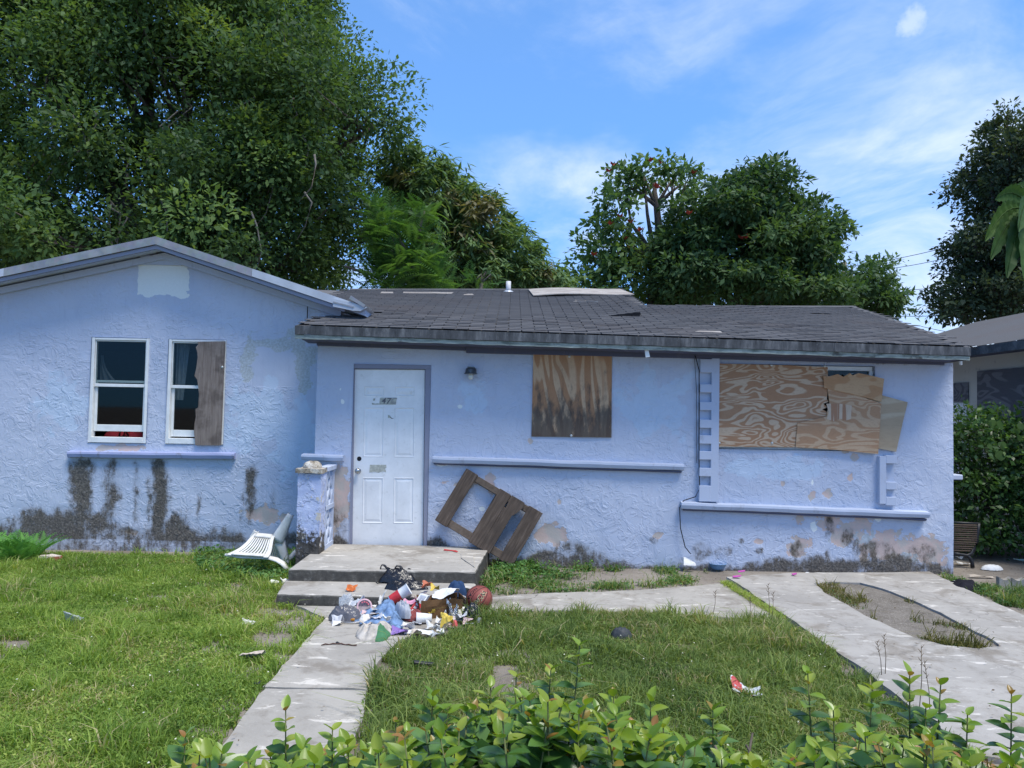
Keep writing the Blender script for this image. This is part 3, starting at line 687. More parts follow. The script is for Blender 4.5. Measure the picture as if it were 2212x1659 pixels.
# ---- cast quoin strips beside the big window
def quoin(uL, uR, vt, vb, teeth, tooth_side):
    a, c_ = W(uL, vt, YR), W(uR, vb, YR); k = YR / F_PX
    xa, xb = (a.x, c_.x)
    sp = 0.5 * (xa + xb) + (0.02 if tooth_side < 0 else -0.02)
    q = MB()
    q.box((sp if tooth_side < 0 else xa, YR - 0.06, c_.z), (xb if tooth_side < 0 else sp, YR + 0.02, a.z), bev=.004)
    o = q.build('quoin', M_TRIM, house)
    MB().box((xa if tooth_side < 0 else sp + .001, YR - 0.008, c_.z + .003), (sp - .001 if tooth_side < 0 else xb, YR + 0.02, a.z - .003)).build('quoin_back', M_TRIM, o)
    for v0, v1 in teeth:
        za, zb = W(uL, v0, YR).z, W(uL, v1, YR).z
        if tooth_side < 0: MB().box((xa - .003, YR - 0.063, zb), (sp + 0.004, YR + 0.02, za), bev=.004).build('tooth', M_TRIM, o)
        else: MB().box((sp - 0.004, YR - 0.063, zb), (xb + .003, YR + 0.02, za), bev=.004).build('tooth', M_TRIM, o)
quoin(1511, 1549, 774, 1083, [(776, 805), (830, 848), (868, 886), (906, 924), (940, 958), (974, 992), (1010, 1028), (1046, 1064), (1066, 1083)][:7] + [(1048, 1082)], -1)
quoin(1895, 1931, 985, 1088, [(983, 1000), (1040, 1056), (1072, 1090)], 1)
# frame of the big window, seen above the boards
b = MB(); x0, x1, z0, z1 = big_hole
b.box((x0 + .01, YR + .03, z1 - .055), (x1 - .01, YR + .09, z1 - .004), bev=.004); b.box((x0 + .01, YR + .032, z0 + .004), (x1 - .01, YR + .09, z0 + .05)); b.box((x0 + .004, YR + .034, z0 + .052), (x0 + .05, YR + .088, z1 - .056)); b.box((x1 - .05, YR + .034, z0 + .052), (x1 - .004, YR + .088, z1 - .056))
bw = b.build('window', M_WHITE, house)
MB().box((x0 + .048, YR + .055, z0 + .048), (x1 - .048, YR + .06, z1 - .053)).build('pane', M_GLASS, bw)
x0, x1, z0, z1 = bd_hole
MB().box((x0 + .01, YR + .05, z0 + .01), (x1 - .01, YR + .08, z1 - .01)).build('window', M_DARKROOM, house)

# ---- front wing roof: deck + shingles
PS = 0.25; PN = Vector((-(EB.z - EA.z) / (EB.x - EA.x), -PS, 1)).normalized(); P0 = Vector((EA.x, 8.78, EA.z))
def rp(u, v): return PL(u, v, P0, PN)
def on_roof(x, y): return Vector((x, y, eave_z(x) + PS * (y - 8.78)))
VY0 = 8.78 + (RE.z + .02 - eave_z(RE.x)) / PS; VY1 = rp(757, 627).y + .02; VX = AP.x + (eave_z(-4) + PS * (VY1 - 8.78) - AP.z) / sR
OUT = [on_roof(EA.x, 8.78), on_roof(EB.x, 8.78), rp(2010, 722), rp(1925, 690), rp(1842, 664), rp(1700, 664), rp(1560, 664), rp(1400, 664), rp(1368, 640), rp(1345, 627), rp(1100, 627), rp(757, 627), on_roof(VX, VY1), on_roof(RE.x - .02, VY0), on_roof(RE.x + .02, 9.9), on_roof(RE.x - 0.3, 9.66), on_roof(EA.x + 0.02, 9.66)]
deck = MB().prism([p - Vector((0, 0, 0.012)) for p in OUT], Vector((0, 0, -0.05))).build('roof', M_SHINGLE, house)
# back slopes
back = MB()
for i in (4, 5, 6, 7, 8, 9, 10): 
    a, c_ = OUT[i], OUT[i + 1]
    back.add([a - Vector((0, 0, .02)), c_ - Vector((0, 0, .02)), Vector((c_.x, c_.y + 3.2, c_.z - 0.9)), Vector((a.x, a.y + 3.2, a.z - 0.9))], [(0, 1, 2, 3)])
a, c_ = OUT[1], OUT[4]
back.add([OUT[1] - Vector((0, 0, .02)), OUT[4] - Vector((0, 0, .02)), Vector((OUT[4].x, OUT[4].y + 3.2, OUT[4].z - .9)), Vector((OUT[1].x, OUT[4].y + 3.2, OUT[1].z))], [(0, 1, 2, 3)])
back.build('back_slope', M_SHINGLE, deck)
ex = Vector((1, 0, (EB.z - EA.z) / (EB.x - EA.x))).normalized(); en = PN; ey = en.cross(ex).normalized()
EXPO, TABW = 0.127, 0.305
OX = np.array([p.x for p in OUT]); OY = np.array([p.y for p in OUT]); OPOLY = [(p.x, p.y) for p in OUT]
def tab_verts(wd, hgt, th, lift): 
    return [Vector(v) for v in ((-wd / 2, 0, lift), (wd / 2, 0, lift), (wd / 2, hgt, 0.002), (-wd / 2, hgt, 0.002), (-wd / 2, 0, lift + th), (wd / 2, 0, lift + th), (wd / 2, hgt, th * .8), (-wd / 2, hgt, th * .8))]
TF = [(0, 3, 2, 1), (4, 5, 6, 7), (0, 1, 5, 4), (1, 2, 6, 5), (2, 3, 7, 6), (3, 0, 4, 7)]
tab_me = []
for i in range(4):
    me = bpy.data.meshes.new('shingle'); me.from_pydata(tab_verts(TABW - (0.010, 0.012, 0.011, 0.014)[i], EXPO + 0.012, 0.008, (0.006, 0.008, 0.007, 0.010)[i]), [], TF); me.materials.append(M_SHINGLE.m); tab_me.append(me)
tabs = []
row = 0; yq = 8.765; dy = EXPO * ey.y
while yq < 14.6:
    sag = 0
    for k in range(-1, 30):
        x = EA.x + (k + (0.5 if row % 2 else 0.0) + rnd.uniform(-0.012, 0.012)) * TABW
        tabs.append((row, x, yq + rnd.uniform(-.002, .002)))
    yq += dy; row += 1
tx = np.array([t[1] for t in tabs]); ty = np.array([t[2] for t in tabs])
ok = inpoly(OPOLY, tx, np.maximum(ty + dy * 0.5, 8.79)) & (inpoly(OPOLY, tx + TABW * .4, np.maximum(ty + dy * 0.5, 8.79)) | (tx > 4)) 
BUMP = lambda x, y: 0.03 * math.exp(-((x - 2.6) / 1.2) ** 2 - ((y - 12.5) / 1.5) ** 2) + 0.003 * (mnoise.noise((x * .8, y * .8, 2)))
n_ind = 0; rest_v = []; rest_f = []; rest_r = []
for (r_, x, y), o_ in zip(tabs, ok):
    if not o_ or (rnd.random() < 0.002 and r_ > 8): continue
    p = on_roof(x, y) + PN * (0.008 + max(0, BUMP(x, y)))
    rot = Matrix.Rotation(rnd.gauss(0, 0.002), 3, 'Z')
    M = frame_M(p, ex, ey, en) @ rot.to_4x4()
    if n_ind < 300 and r_ < 14:
        o = bpy.data.objects.new('shingle', tab_me[rnd.randrange(4)]); COL.objects.link(o); o.parent = deck; o.matrix_world = M; o.matrix_local = M; n_ind += 1
    else:
        b0 = len(rest_v); rest_v += [M @ v for v in tab_verts(TABW - .012, EXPO + .012, .009, .007)]; rest_f += [tuple(b0 + i for i in f) for f in TF]; rest_r += [rnd.random()] * 8
o = mk('shingles_far', rest_v, rest_f, M_SHINGLE, deck, attrs={'rnd': rest_r}); tag(o, kind='stuff')
# ridge and hip caps
def capline(a, c_, n):
    for i in range(n):
        p = a.lerp(c_, (i + .5) / n); d = (c_ - a).normalized(); s = Vector((d.y, -d.x, 0)).normalized()
        h = (c_ - a).length / n * 0.52
        q = [p - d * h + s * .11 - Vector((0, 0, .004)), p + d * h + s * .11 - Vector((0, 0, .004)), p + d * h + Vector((0, 0, .028)), p - d * h + Vector((0, 0, .028)), p + d * h - s * .11 - Vector((0, 0, .03)), p - d * h - s * .11 - Vector((0, 0, .03))]
        mk('ridge_cap', q, [(0, 1, 2, 3), (3, 2, 4, 5)], M_SHINGLE, deck)
capline(OUT[11], OUT[10], 10); capline(OUT[10], OUT[9], 7); capline(OUT[7], OUT[4], 8); capline(OUT[4], OUT[1], 10)
# sheet nailed over the ridge, loose strips, lifted tabs
M_FELT = plywood('weathered_sheet', (0.40, 0.37, 0.34), (0.30, 0.27, 0.245), 0, (0.6, 3, 1), 7)
def sheet(name, quad, mat, lift, nu=14, nv=4, bulge=0.0, th=0.008, parent=None):
    V = []; 
    for side in (0, 1):
        for j in range(nv):
            for i in range(nu):
                s, t = i / (nu - 1), j / (nv - 1)
                p = quad[0].lerp(quad[1], s).lerp(quad[3].lerp(quad[2], s), t)
                V.append(p + PN * (lift + bulge * math.sin(s * 5.5) * 0.5 + bulge * (s * (1 - s)) + (th if side else 0)))
    n = nu * nv; gf = grid_faces(nu, nv); fs = [f[::-1] for f in gf] + [tuple(n + i for i in f) for f in gf]
    ring = [i for i in range(nu)] + [j * nu + nu - 1 for j in range(1, nv)] + [(nv - 1) * nu + i for i in range(nu - 2, -1, -1)] + [j * nu for j in range(nv - 2, 0, -1)]
    fs += [(ring[i], ring[(i + 1) % len(ring)], n + ring[(i + 1) % len(ring)], n + ring[i]) for i in range(len(ring))]
    return mk(name, V, fs, mat, parent)
sheet('roof_sheet', [rp(1152, 644), rp(1370, 640), rp(1338, 628), rp(1141, 630)], M_FELT, 0.035, bulge=0.03, th=0.014, parent=deck)
for q in [[(870, 636), (975, 637), (980, 634), (872, 633)], [(822, 636), (850, 636), (848, 633), (824, 633)], [(1000, 640), (1024, 640), (1020, 637), (1004, 638)], [(1240, 652), (1275, 653), (1272, 650), (1243, 650)], [(1500, 720), (1560, 722), (1555, 719), (1510, 718)], [(1630, 672), (1650, 676), (1652, 674), (1634, 671)]]:
    sheet('bare_strip', [rp(*p) for p in q], M_FELT, 0.018, 5, 2, 0, 0.004, deck)
p4 = [rp(1318, 686), rp(1382, 687), rp(1384, 682), rp(1324, 682)]
mk('lifted_shingle', [p4[0] + PN * .02, p4[1] + PN * .02, p4[1] + PN * .085, p4[0] + PN * .03, p4[2] + PN * .02, p4[3] + PN * .02], [(0, 1, 2, 3), (3, 2, 4, 5)], M_RUBBER, deck)
p4 = [rp(1238, 655), rp(1292, 657), rp(1290, 653), rp(1246, 652)]
mk('lifted_shingle', [p4[0] + PN * .02, p4[1] + PN * .02, p4[1] + PN * .05, p4[0] + PN * .03, p4[2] + PN * .02, p4[3] + PN * .02], [(0, 1, 2, 3), (3, 2, 4, 5)], M_FELT, deck)
vp = rp(1098, 632)
vt = MB().tube([vp - Vector((0, 0, .05)), vp + Vector((0, 0, .20))], 0.045, 14).build('vent_pipe', simple('pvc_pipe', (0.55, 0.55, 0.56), 0.5), deck, True)
MB().lathe([(0.10, 0), (0.09, .02), (0.055, .035)], Matrix.Translation(vp), 16).build('pipe_boot', M_WMETAL, vt)
# fascia: dark metal band over a mouldy timber lip, in lengths
m = Mat('stained_fascia', (0.06, 0.065, 0.07), 0.7, 0.3); c = m.coord()
a_ = m.noise(m.mapv(c, (3.5, 1, 0.8)), 3.0, 7, 0.72); b_ = m.noise(c, 26, 5, 0.75)
cl = m.ramp(a_, [(0.33, (0.022, 0.024, 0.027)), (0.52, (0.075, 0.08, 0.086)), (0.68, (0.17, 0.175, 0.18))])
m.set(Base=m.mix(m.math('MULTIPLY', m.step(b_, 0.66, 0.72), 0.55), cl, (0.42, 0.44, 0.44)), Normal=m.bump(a_, 0.3, 0.006)); M_FASCIA = m
m = Mat('mouldy_timber', (0.3, 0.33, 0.3), 0.85, 0.15); c = m.coord()
a_ = m.noise(m.mapv(c, (1.2, 1, 6)), 4.0, 6, 0.7); b_ = m.noise(c, 3.3, 5, 0.7)
m.set(Base=m.mix(m.step(b_, 0.56, 0.68), m.ramp(a_, [(0.35, (0.13, 0.15, 0.13)), (0.55, (0.33, 0.37, 0.33)), (0.7, (0.46, 0.49, 0.45))]), (0.10, 0.10, 0.085)), Normal=m.bump(a_, 0.4, 0.008)); M_LIP = m
cuts = [638, 860, 1075, 1290, 1530, 1800, 1960, 2094]
for i, (u0, u1) in enumerate(zip(cuts, cuts[1:])):
    xa = W(u0, 720, 8.78).x + .001; xb = W(u1, 720, 8.78).x - .001; dz = (0.004 * (i % 3 - 1))
    n = 9; xs = np.linspace(xa, xb, n)
    A = [Vector((x, 8.752 - .004 * (i % 2), eave_z(x) - 0.002 + .003 * mnoise.noise((x * 4, 1, 1)))) for x in xs]; B = [Vector((p.x, p.y, eave_z(p.x) - 0.102 + .005 * mnoise.noise((p.x * 3, 5, 1)))) for p in A]
    MB().prism(A + B[::-1], Vector((0, 0.03, 0))).build('fascia', M_FASCIA, house)
    A = [Vector((x, 8.768, eave_z(x) - 0.106 + .004 * mnoise.noise((x * 4, 9, 1)))) for x in xs]; B = [Vector((p.x, p.y, eave_z(p.x) - 0.152 + .012 * mnoise.noise((p.x * 5, 4, i)))) for p in A]
    MB().prism(A + B[::-1], Vector((0, 0.025, 0))).build('fascia_lip', M_LIP, house)
# left return of the eave
b = MB(); b.prism([Vector((EA.x, 8.79, EA.z)), Vector((EA.x, 9.62, EA.z + .2)), Vector((EA.x, 9.62, EA.z + .08)), Vector((EA.x, 8.79, EA.z - .15))], Vector((.03, 0, 0))); b.build('fascia', M_FASCIA, house)
b = MB(); b.prism([Vector((EB.x - .03, 8.79, EB.z)), Vector((EB.x - .03, OUT[4].y + 3, EB.z)), Vector((EB.x - .03, OUT[4].y + 3, EB.z - .15)), Vector((EB.x - .03, 8.79, EB.z - .15))], Vector((.03, 0, 0))); b.build('fascia', M_FASCIA, house)
# soffit and frieze
A = [Vector((x, 8.794, eave_z(x) - 0.13)) for x in (EA.x + .03, EB.x - .03)]
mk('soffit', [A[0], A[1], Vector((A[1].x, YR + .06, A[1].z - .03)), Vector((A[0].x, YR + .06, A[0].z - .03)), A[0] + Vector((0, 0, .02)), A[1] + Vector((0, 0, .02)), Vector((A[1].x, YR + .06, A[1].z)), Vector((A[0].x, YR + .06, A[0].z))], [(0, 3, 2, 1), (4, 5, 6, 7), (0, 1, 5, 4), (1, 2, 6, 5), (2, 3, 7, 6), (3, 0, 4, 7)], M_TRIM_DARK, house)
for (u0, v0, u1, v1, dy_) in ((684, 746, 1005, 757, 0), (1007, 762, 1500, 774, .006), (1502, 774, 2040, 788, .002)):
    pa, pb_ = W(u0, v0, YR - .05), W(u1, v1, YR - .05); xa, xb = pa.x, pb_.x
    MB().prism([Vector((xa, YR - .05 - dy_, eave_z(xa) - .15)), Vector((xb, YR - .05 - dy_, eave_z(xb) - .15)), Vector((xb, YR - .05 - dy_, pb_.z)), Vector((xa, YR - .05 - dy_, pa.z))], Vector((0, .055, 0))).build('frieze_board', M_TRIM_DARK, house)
# loose gutter strap, pipe stub by the corner, bit of block on the side wall
a = W(1396, 748, 8.8); MB().prism([W(1392, 750, 8.8), W(1400, 750, 8.8), W(1404, 771, 8.8), W(1395, 772, 8.8)], Vector((0, .02, 0))).build('gutter_strap', M_WHITE, house)
a = W(2064, 775, 9.0); MB().tube([a + Vector((.06, 0, .05)), a + Vector((.06, 0, -.07))], .018, 8).build('drain_stub', M_WHITE, house)
a = W(2067, 1030, 9.6); MB().box((a.x - .12, 9.55, a.z - .035), (a.x + .05, 9.75, a.z + .03), bev=.01).build('side_block', M_TRIM, house)

# ---- door
exd = (dBR - dBL).normalized(); ezd = Vector((-exd.z, 0, exd.x)); DW = (dBR - dBL).length - 0.02; DH = (dTL - dBL).length - 0.012
YD = YR + 0.035
DM = frame_M(Vector((dBL.x + 0.008, YD, dBL.z + 0.004)), exd, Vector((0, 1, 0)), ezd)
def raised_door():
    b = MB(); b.box((0, 0.006, 0), (DW, 0.045, DH), M=DM)
    cols = [(0.135 * DW, 0.43 * DW), (0.575 * DW, 0.865 * DW)]; rows = [(0.845, 0.905), (0.50, 0.785), (0.125, 0.385)]
    xs = [0] + [x for c_ in cols for x in c_] + [DW]; zs = sorted([0.0] + [z * DH for r in rows for z in r] + [DH])
    for i in range(5):
        for j in range(7):
            if i in (1, 3) and j in (1, 3, 5):
                x0, x1, z0, z1 = xs[i], xs[i + 1], zs[j], zs[j + 1]
                loops = []
                for d, y in ((0, 0), (0.008, -0.004), (0.016, 0.004), (0.022, 0.005), (0.05, -0.001)):
                    loops.append([Vector((x0 + d, y, z0 + d)), Vector((x1 - d, y, z0 + d)), Vector((x1 - d, y, z1 - d)), Vector((x0 + d, y, z1 - d))])
                V = [DM @ v for L in loops for v in L]; fs = []
                for l in range(4): fs += [(l * 4 + k, l * 4 + (k + 1) % 4, l * 4 + 4 + (k + 1) % 4, l * 4 + 4 + k) for k in range(4)]
                fs.append((16, 17, 18, 19)); b.add(V, fs)
            else:
                b.add([DM @ Vector(v) for v in ((xs[i], 0, zs[j]), (xs[i + 1], 0, zs[j]), (xs[i + 1], 0, zs[j + 1]), (xs[i], 0, zs[j + 1]))], [(0, 1, 2, 3)])
    b.add([DM @ Vector(v) for v in ((0, 0, 0), (0, .006, 0), (0, .006, DH), (0, 0, DH), (DW, 0, 0), (DW, .006, 0), (DW, .006, DH), (DW, 0, DH))], [(0, 3, 2, 1), (4, 5, 6, 7), (0, 1, 5, 4), (3, 7, 6, 2)])
    return b.build('door', M_DOOR, house)
door = raised_door()
def dpt(u, v, y=0): p = W(u, v, YD); return Vector((p.x, YD + y, p.z))
MB().lathe([(0.034, 0), (0.034, .006), (0.016, .01), (0.014, .03), (0.028, .04), (0.032, .055), (0.027, .068), (0.010, .072), (0, .072)], Matrix.Translation(dpt(774, 1017)) @ Matrix.Rotation(math.pi / 2, 4, 'X'), 18).build('door_knob', M_CHROME, door, True)
MB().lathe([(0.027, -.003), (0.027, .002), (0.0, .0021)], Matrix.Translation(dpt(776, 991)) @ Matrix.Rotation(math.pi / 2, 4, 'X'), 18).build('lock_hole', M_RUBBER, door)
for u, v0, v1 in ((926, 845, 875), (921, 1027, 1057), (916, 1140, 1166)):
    a, c_ = dpt(u, v0), dpt(u, v1); MB().tube([a + Vector((-.004, -.006, 0)), c_ + Vector((-.004, -.006, 0))], .009, 8).build('hinge', simple('rusty_hinge', (0.30, 0.22, 0.19), 0.6, 0.4, 0.4), door, True)
M_STICK = simple('sticker_residue', (0.47, 0.47, 0.40), 0.8, var=0.2, sc=40); M_DIGIT = simple('number_print', (0.14, 0.14, 0.16), 0.6)
M_PALED = simple('faded_digit', (0.33, 0.33, 0.31), 0.7)
def plate(name, uv, mat, y, parent=door): return MB().prism([dpt(u, v, y) for u, v in uv], Vector((0, .0025, 0))).build(name, mat, parent)
pl_ = plate('number_plate', [(821, 859), (857, 859), (855, 874), (819, 874)], M_STICK, -.003)
plate('sticker_scrap', [(803, 870), (810, 872), (818, 871), (819, 874), (804, 874)], M_STICK, -.003)
plate('sticker_scrap', [(806, 861), (811, 860), (810, 865), (806, 866)], M_STICK, -.003)
plate('sticker_residue', [(799, 1004), (834, 1004), (835, 1010), (832, 1012), (834, 1020), (826, 1018), (818, 1021), (808, 1019), (798, 1021)], M_STICK, -.003)
plate('scuff', [(838, 896), (842, 897), (846, 903), (838, 903)], M_STICK, -.003)
plate('tear', [(843, 900), (846, 903), (851, 904), (846, 904.5), (844, 903)], M_RUBBER, -.0035)
for ch, u, mt in (('4', 828, M_DIGIT), ('7', 838.5, M_DIGIT), ('C', 849.5, M_PALED)):
    V, Fc = text_mesh(ch, 0.098, 0.0008, 0.25, 0.0016); p = dpt(u, 866.5, -.0055)
    mk('digit', [p + exd * v.x + ezd * v.y + Vector((0, -v.z, 0)) for v in V], Fc, mt, pl_)
# jamb and step board
M_JAMB = trim_mat('jamb_paint', (0.25, 0.26, 0.33), 0.8)
b = MB(); hx0, hx1 = door_hole[0], door_hole[1]
def jamb(pts): MB().prism([Vector((p[0], YR - .004, p[1])) for p in pts], Vector((0, .12, 0))).build('door_jamb', M_JAMB, house)
l0, l1, r0_, r1_ = DM @ Vector((0, 0, 0)), DM @ Vector((0, 0, DH)), DM @ Vector((DW, 0, 0)), DM @ Vector((DW, 0, DH)); kx = (YR - .004) / YD
jamb([(hx0 + .002, .16), (l0.x * kx - .004, .16), (l1.x * kx - .004, l1.z + .006), (hx0 + .002, l1.z + .006)])
jamb([(r0_.x * kx + .006, .16), (hx1 - .002, .16), (hx1 - .002, r1_.z + .006), (r1_.x * kx + .006, r1_.z + .006)])
jamb([(hx0 + .002, l1.z + .008), (hx1 - .002, r1_.z + .008), (hx1 - .002, door_hole[3] - .002), (hx0 + .002, door_hole[3] - .002)])

# ---- cables fixed to the house
def cable(pts, Y, r=0.006, off=0.03):
    return MB().tube([Vector((p.x, Y - off, p.z)) for p in (W(u, v, Y) for u, v in pts)], r, 6).build('cable', M_RUBBER, house, True)
cable([(0, 600), (120, 585), (230, 567), (300, 553), (330, 545), (400, 560), (500, 590), (600, 615), (662, 632), (667, 645), (666, 690)], YL, .006, .05)
cable([(335, 543), (420, 572), (520, 602), (640, 630)], YL, .004, .05)
cable([(1488, 762), (1500, 770), (1508, 800), (1508, 900), (1508, 1000), (1509, 1055), (1500, 1072), (1475, 1080), (1466, 1095), (1468, 1140), (1478, 1180), (1490, 1195)], YR, .006, .05)
cable([(1480, 765), (1492, 762), (1499, 775), (1503, 840), (1504, 1000)], YR, .003, .03)
# ================================================================ boards over the windows
def board(name, uv, Y, th, mat, label, group='plywood boards over the windows', screws=()):
    pts = [W(u, v, Y) for u, v in uv]
    t = thing(name, (sum(p.x for p in pts) / len(pts), Y, min(p.z for p in pts)), label, 'board', group)
    MB().prism(pts, Vector((0, th, 0))).build('panel', mat, t)
    for u, v in screws:
        p = W(u, v, Y - .002); MB().lathe([(0.0, .007), (.012, .006), (.015, .002), (.016, 0)], Matrix.Translation(p) @ Matrix.Rotation(math.pi / 2, 4, 'X'), 12).build('screw', M_SCREW, t, True)
    return t
zb0, zb1 = bd_hole[2], bd_hole[3]
PW1 = plywood('plywood_mouldy', (0.55, 0.375, 0.235), (0.40, 0.215, 0.115), 0, (2.6, 1, 0.8), 7, (0.11, 0.098, 0.085), (4.2, 0, 2.5), zb0 - .05, zb1 + .1)
board('plywood_board', [(1152, 766), (1322, 768), (1321, 945), (1148, 943)], YR - .02, .018, PW1, 'square plywood board, orange at the top and black with mould at the bottom', screws=((1230, 770), (1234, 941)))
PW2 = plywood('plywood_flame', (0.53, 0.40, 0.28), (0.37, 0.21, 0.12), 0, (1.3, 1, 4.2), 14, None, (1.0, 0, 3.0))
board('plywood_board', [(1551, 785), (1620, 787), (1705, 789), (1788, 793), (1789, 838), (1786, 862), (1790, 868), (1778, 872), (1788, 880), (1776, 884), (1790, 892), (1788, 930), (1730, 966), (1550, 965)], YR - .03, .018, PW2, 'wide plywood board with wavy brown grain, its right edge splintered', screws=((1667, 789), (1782, 791), (1554, 957), (1668, 957)))
PW3 = plywood('plywood_pale', (0.47, 0.39, 0.28), (0.40, 0.31, 0.21), 0.3, (0.5, 1, 1.6), 6, None, (7, 0, 1))
board('plywood_board', [(1880, 848), (1907, 854), (1961, 869), (1952, 905), (1936, 976), (1900, 969), (1870, 960)], YR - .028, .012, PW3, 'pale greenish plywood offcut tilted at the far right of the boarded window')
PW4 = plywood('plywood_knotty', (0.50, 0.355, 0.23), (0.40, 0.24, 0.14), 0, (1.4, 1, 3.6), 10, None, (12.4, 0, 5))
board('plywood_board', [(1788, 838), (1830, 845), (1904, 872), (1897, 981), (1810, 972), (1719, 966), (1723, 914), (1785, 900), (1792, 870)], YR - .046, .014, PW4, 'knotty tan plywood offcut with chipped face below the jagged strip')
PW5 = plywood('plywood_strip', (0.50, 0.33, 0.19), (0.42, 0.24, 0.125), -0.2, (0.7, 1, 2.6), 7, None, (3, 0, 9))
board('plywood_board', [(1781, 838), (1779, 812), (1792, 813), (1810, 808), (1822, 814), (1836, 806), (1842, 811), (1855, 806), (1880, 811), (1910, 818), (1904, 868), (1850, 853)], YR - .062, .014, PW5, 'orange plywood strip with a jagged torn top edge')
# chipped face of the knotty board
chip = plywood('plywood_chipped', (0.36, 0.20, 0.12), (0.55, 0.44, 0.33), 0, (9, 1, 0.6), 4, None, (3, 0, 9))
kb = [o for o in bpy.data.objects if o.name.startswith('plywood_board') and 'knotty' in o.get('label', '')][0]
MB().prism([W(u, v, YR - .0485) for u, v in [(1785, 872), (1815, 872), (1840, 876), (1838, 905), (1828, 908), (1815, 905), (1800, 910), (1786, 905), (1790, 890)]], Vector((0, .002, 0))).build('chipped_face', chip, kb)
PW6 = wood('weathered_board', (0.26, 0.215, 0.185), (0.13, 0.10, 0.085), (7, 1, 0.5))
jag = [(421, 738), (427, 738), (428, 744), (423, 750), (426, 760), (427, 772), (424, 795), (420, 812), (426, 820), (428, 835), (430, 852), (428, 880), (422, 884), (423, 900), (420, 915), (419, 935), (422, 962)]
board('weathered_board', [(486, 737), (477, 962)] + jag[::-1], YL - .04, .016, PW6, 'grey weathered board with a splintered left edge over half a window', screws=((480, 793),))
# inside the rooms
cz = win[1]
cv = []
for j in range(9):
    for i in range(14):
        s = i / 13; t = j / 8; x = cz[0] + .04 + s * (0.17 - 0.06 * t); cv.append((x, YL + .14 + .018 * math.sin(s * 16), cz[3] - .05 - t * 0.72))
tag(mk('curtain', cv, grid_faces(14, 9), M_CURTAIN, None, True), 'thin grey curtain behind the half boarded window', 'curtain')
x0, x1, z0, z1 = win[0]
cv = []
for j in range(9):
    for i in range(12):
        s = i / 11; t = j / 8; cv.append((x0 + .045 + s * (0.03 + 0.26 * t * t), YL + .14 + .012 * math.sin(s * 13), z1 - 0.22 - t * 0.4))
tag(mk('curtain', cv, grid_faces(12, 9), simple('dark_net', (0.13, 0.13, 0.14), .9), None, True), 'dark curtain swept aside in the open window', 'curtain')
t = thing('cushion', (x0 + .35, YL + .3, z0 + .07), 'red cushion with white letters just inside the open window', 'cushion')
V = []; n = 16
M_REDC = simple('red_cloth', (0.42, 0.03, 0.04), 0.8)
for j in range(n):
    for i in range(n * 2):
        a = 2 * math.pi * i / (n * 2); b_ = -math.pi / 2 + math.pi * j / (n - 1)
        V.append((x0 + .33 + .27 * math.cos(b_) * math.cos(a), YL + .26 + .1 * math.cos(b_) * math.sin(a), z0 + .06 + .13 * math.sin(b_)))
mk('cover', V, [(j * 2 * n + i, j * 2 * n + (i + 1) % (2 * n), (j + 1) * 2 * n + (i + 1) % (2 * n), (j + 1) * 2 * n + i) for j in range(n - 1) for i in range(2 * n)], M_REDC, t, True)
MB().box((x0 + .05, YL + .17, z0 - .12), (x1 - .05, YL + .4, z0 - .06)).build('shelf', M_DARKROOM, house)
TV, TF_ = text_mesh('US', 0.12, .001, .3, .003)
mk('lettering', [Vector((x0 + .36 + v.x, YL + .152, z0 + .105 + v.y)) for v in TV], TF_, simple('white_print', (.75, .75, .75)), t)

# ---- wall lamp
p = W(1018, 805, YR)
t = thing('wall_lamp', (p.x, YR, p.z - .1), 'small tin wall lamp with a bare bulb beside the door', 'lamp')
Mx = Matrix.Translation((p.x, YR - .085, p.z))
MB().lathe([(0.0, .052), (.055, .05), (.063, .04), (.068, .0), (.078, -.014), (.082, -.02), (.078, -.021), (.062, -.012), (.058, .03), (0, .035)], Mx, 22).build('shade', simple('dull_tin', (0.16, 0.17, 0.18), 0.4, 0.5, 0.8, var=.25, sc=30), t, True)
MB().lathe([(.03, .052), (.045, .058), (.045, .066), (0, .068)], Mx, 16).build('cap', M_GALV, t, True)
MB().lathe([(.02, -.005), (.024, -.03), (.03, -.05), (.027, -.07), (.015, -.083), (0, -.087)], Mx, 16).build('bulb', simple('frosted_bulb', (0.62, 0.62, 0.56), 0.3, 0.5), t, True)
MB().box((p.x - .05, YR - .03, p.z - .02), (p.x + .05, YR + .01, p.z + .06), bev=.006).build('back_plate', M_GALV, t)

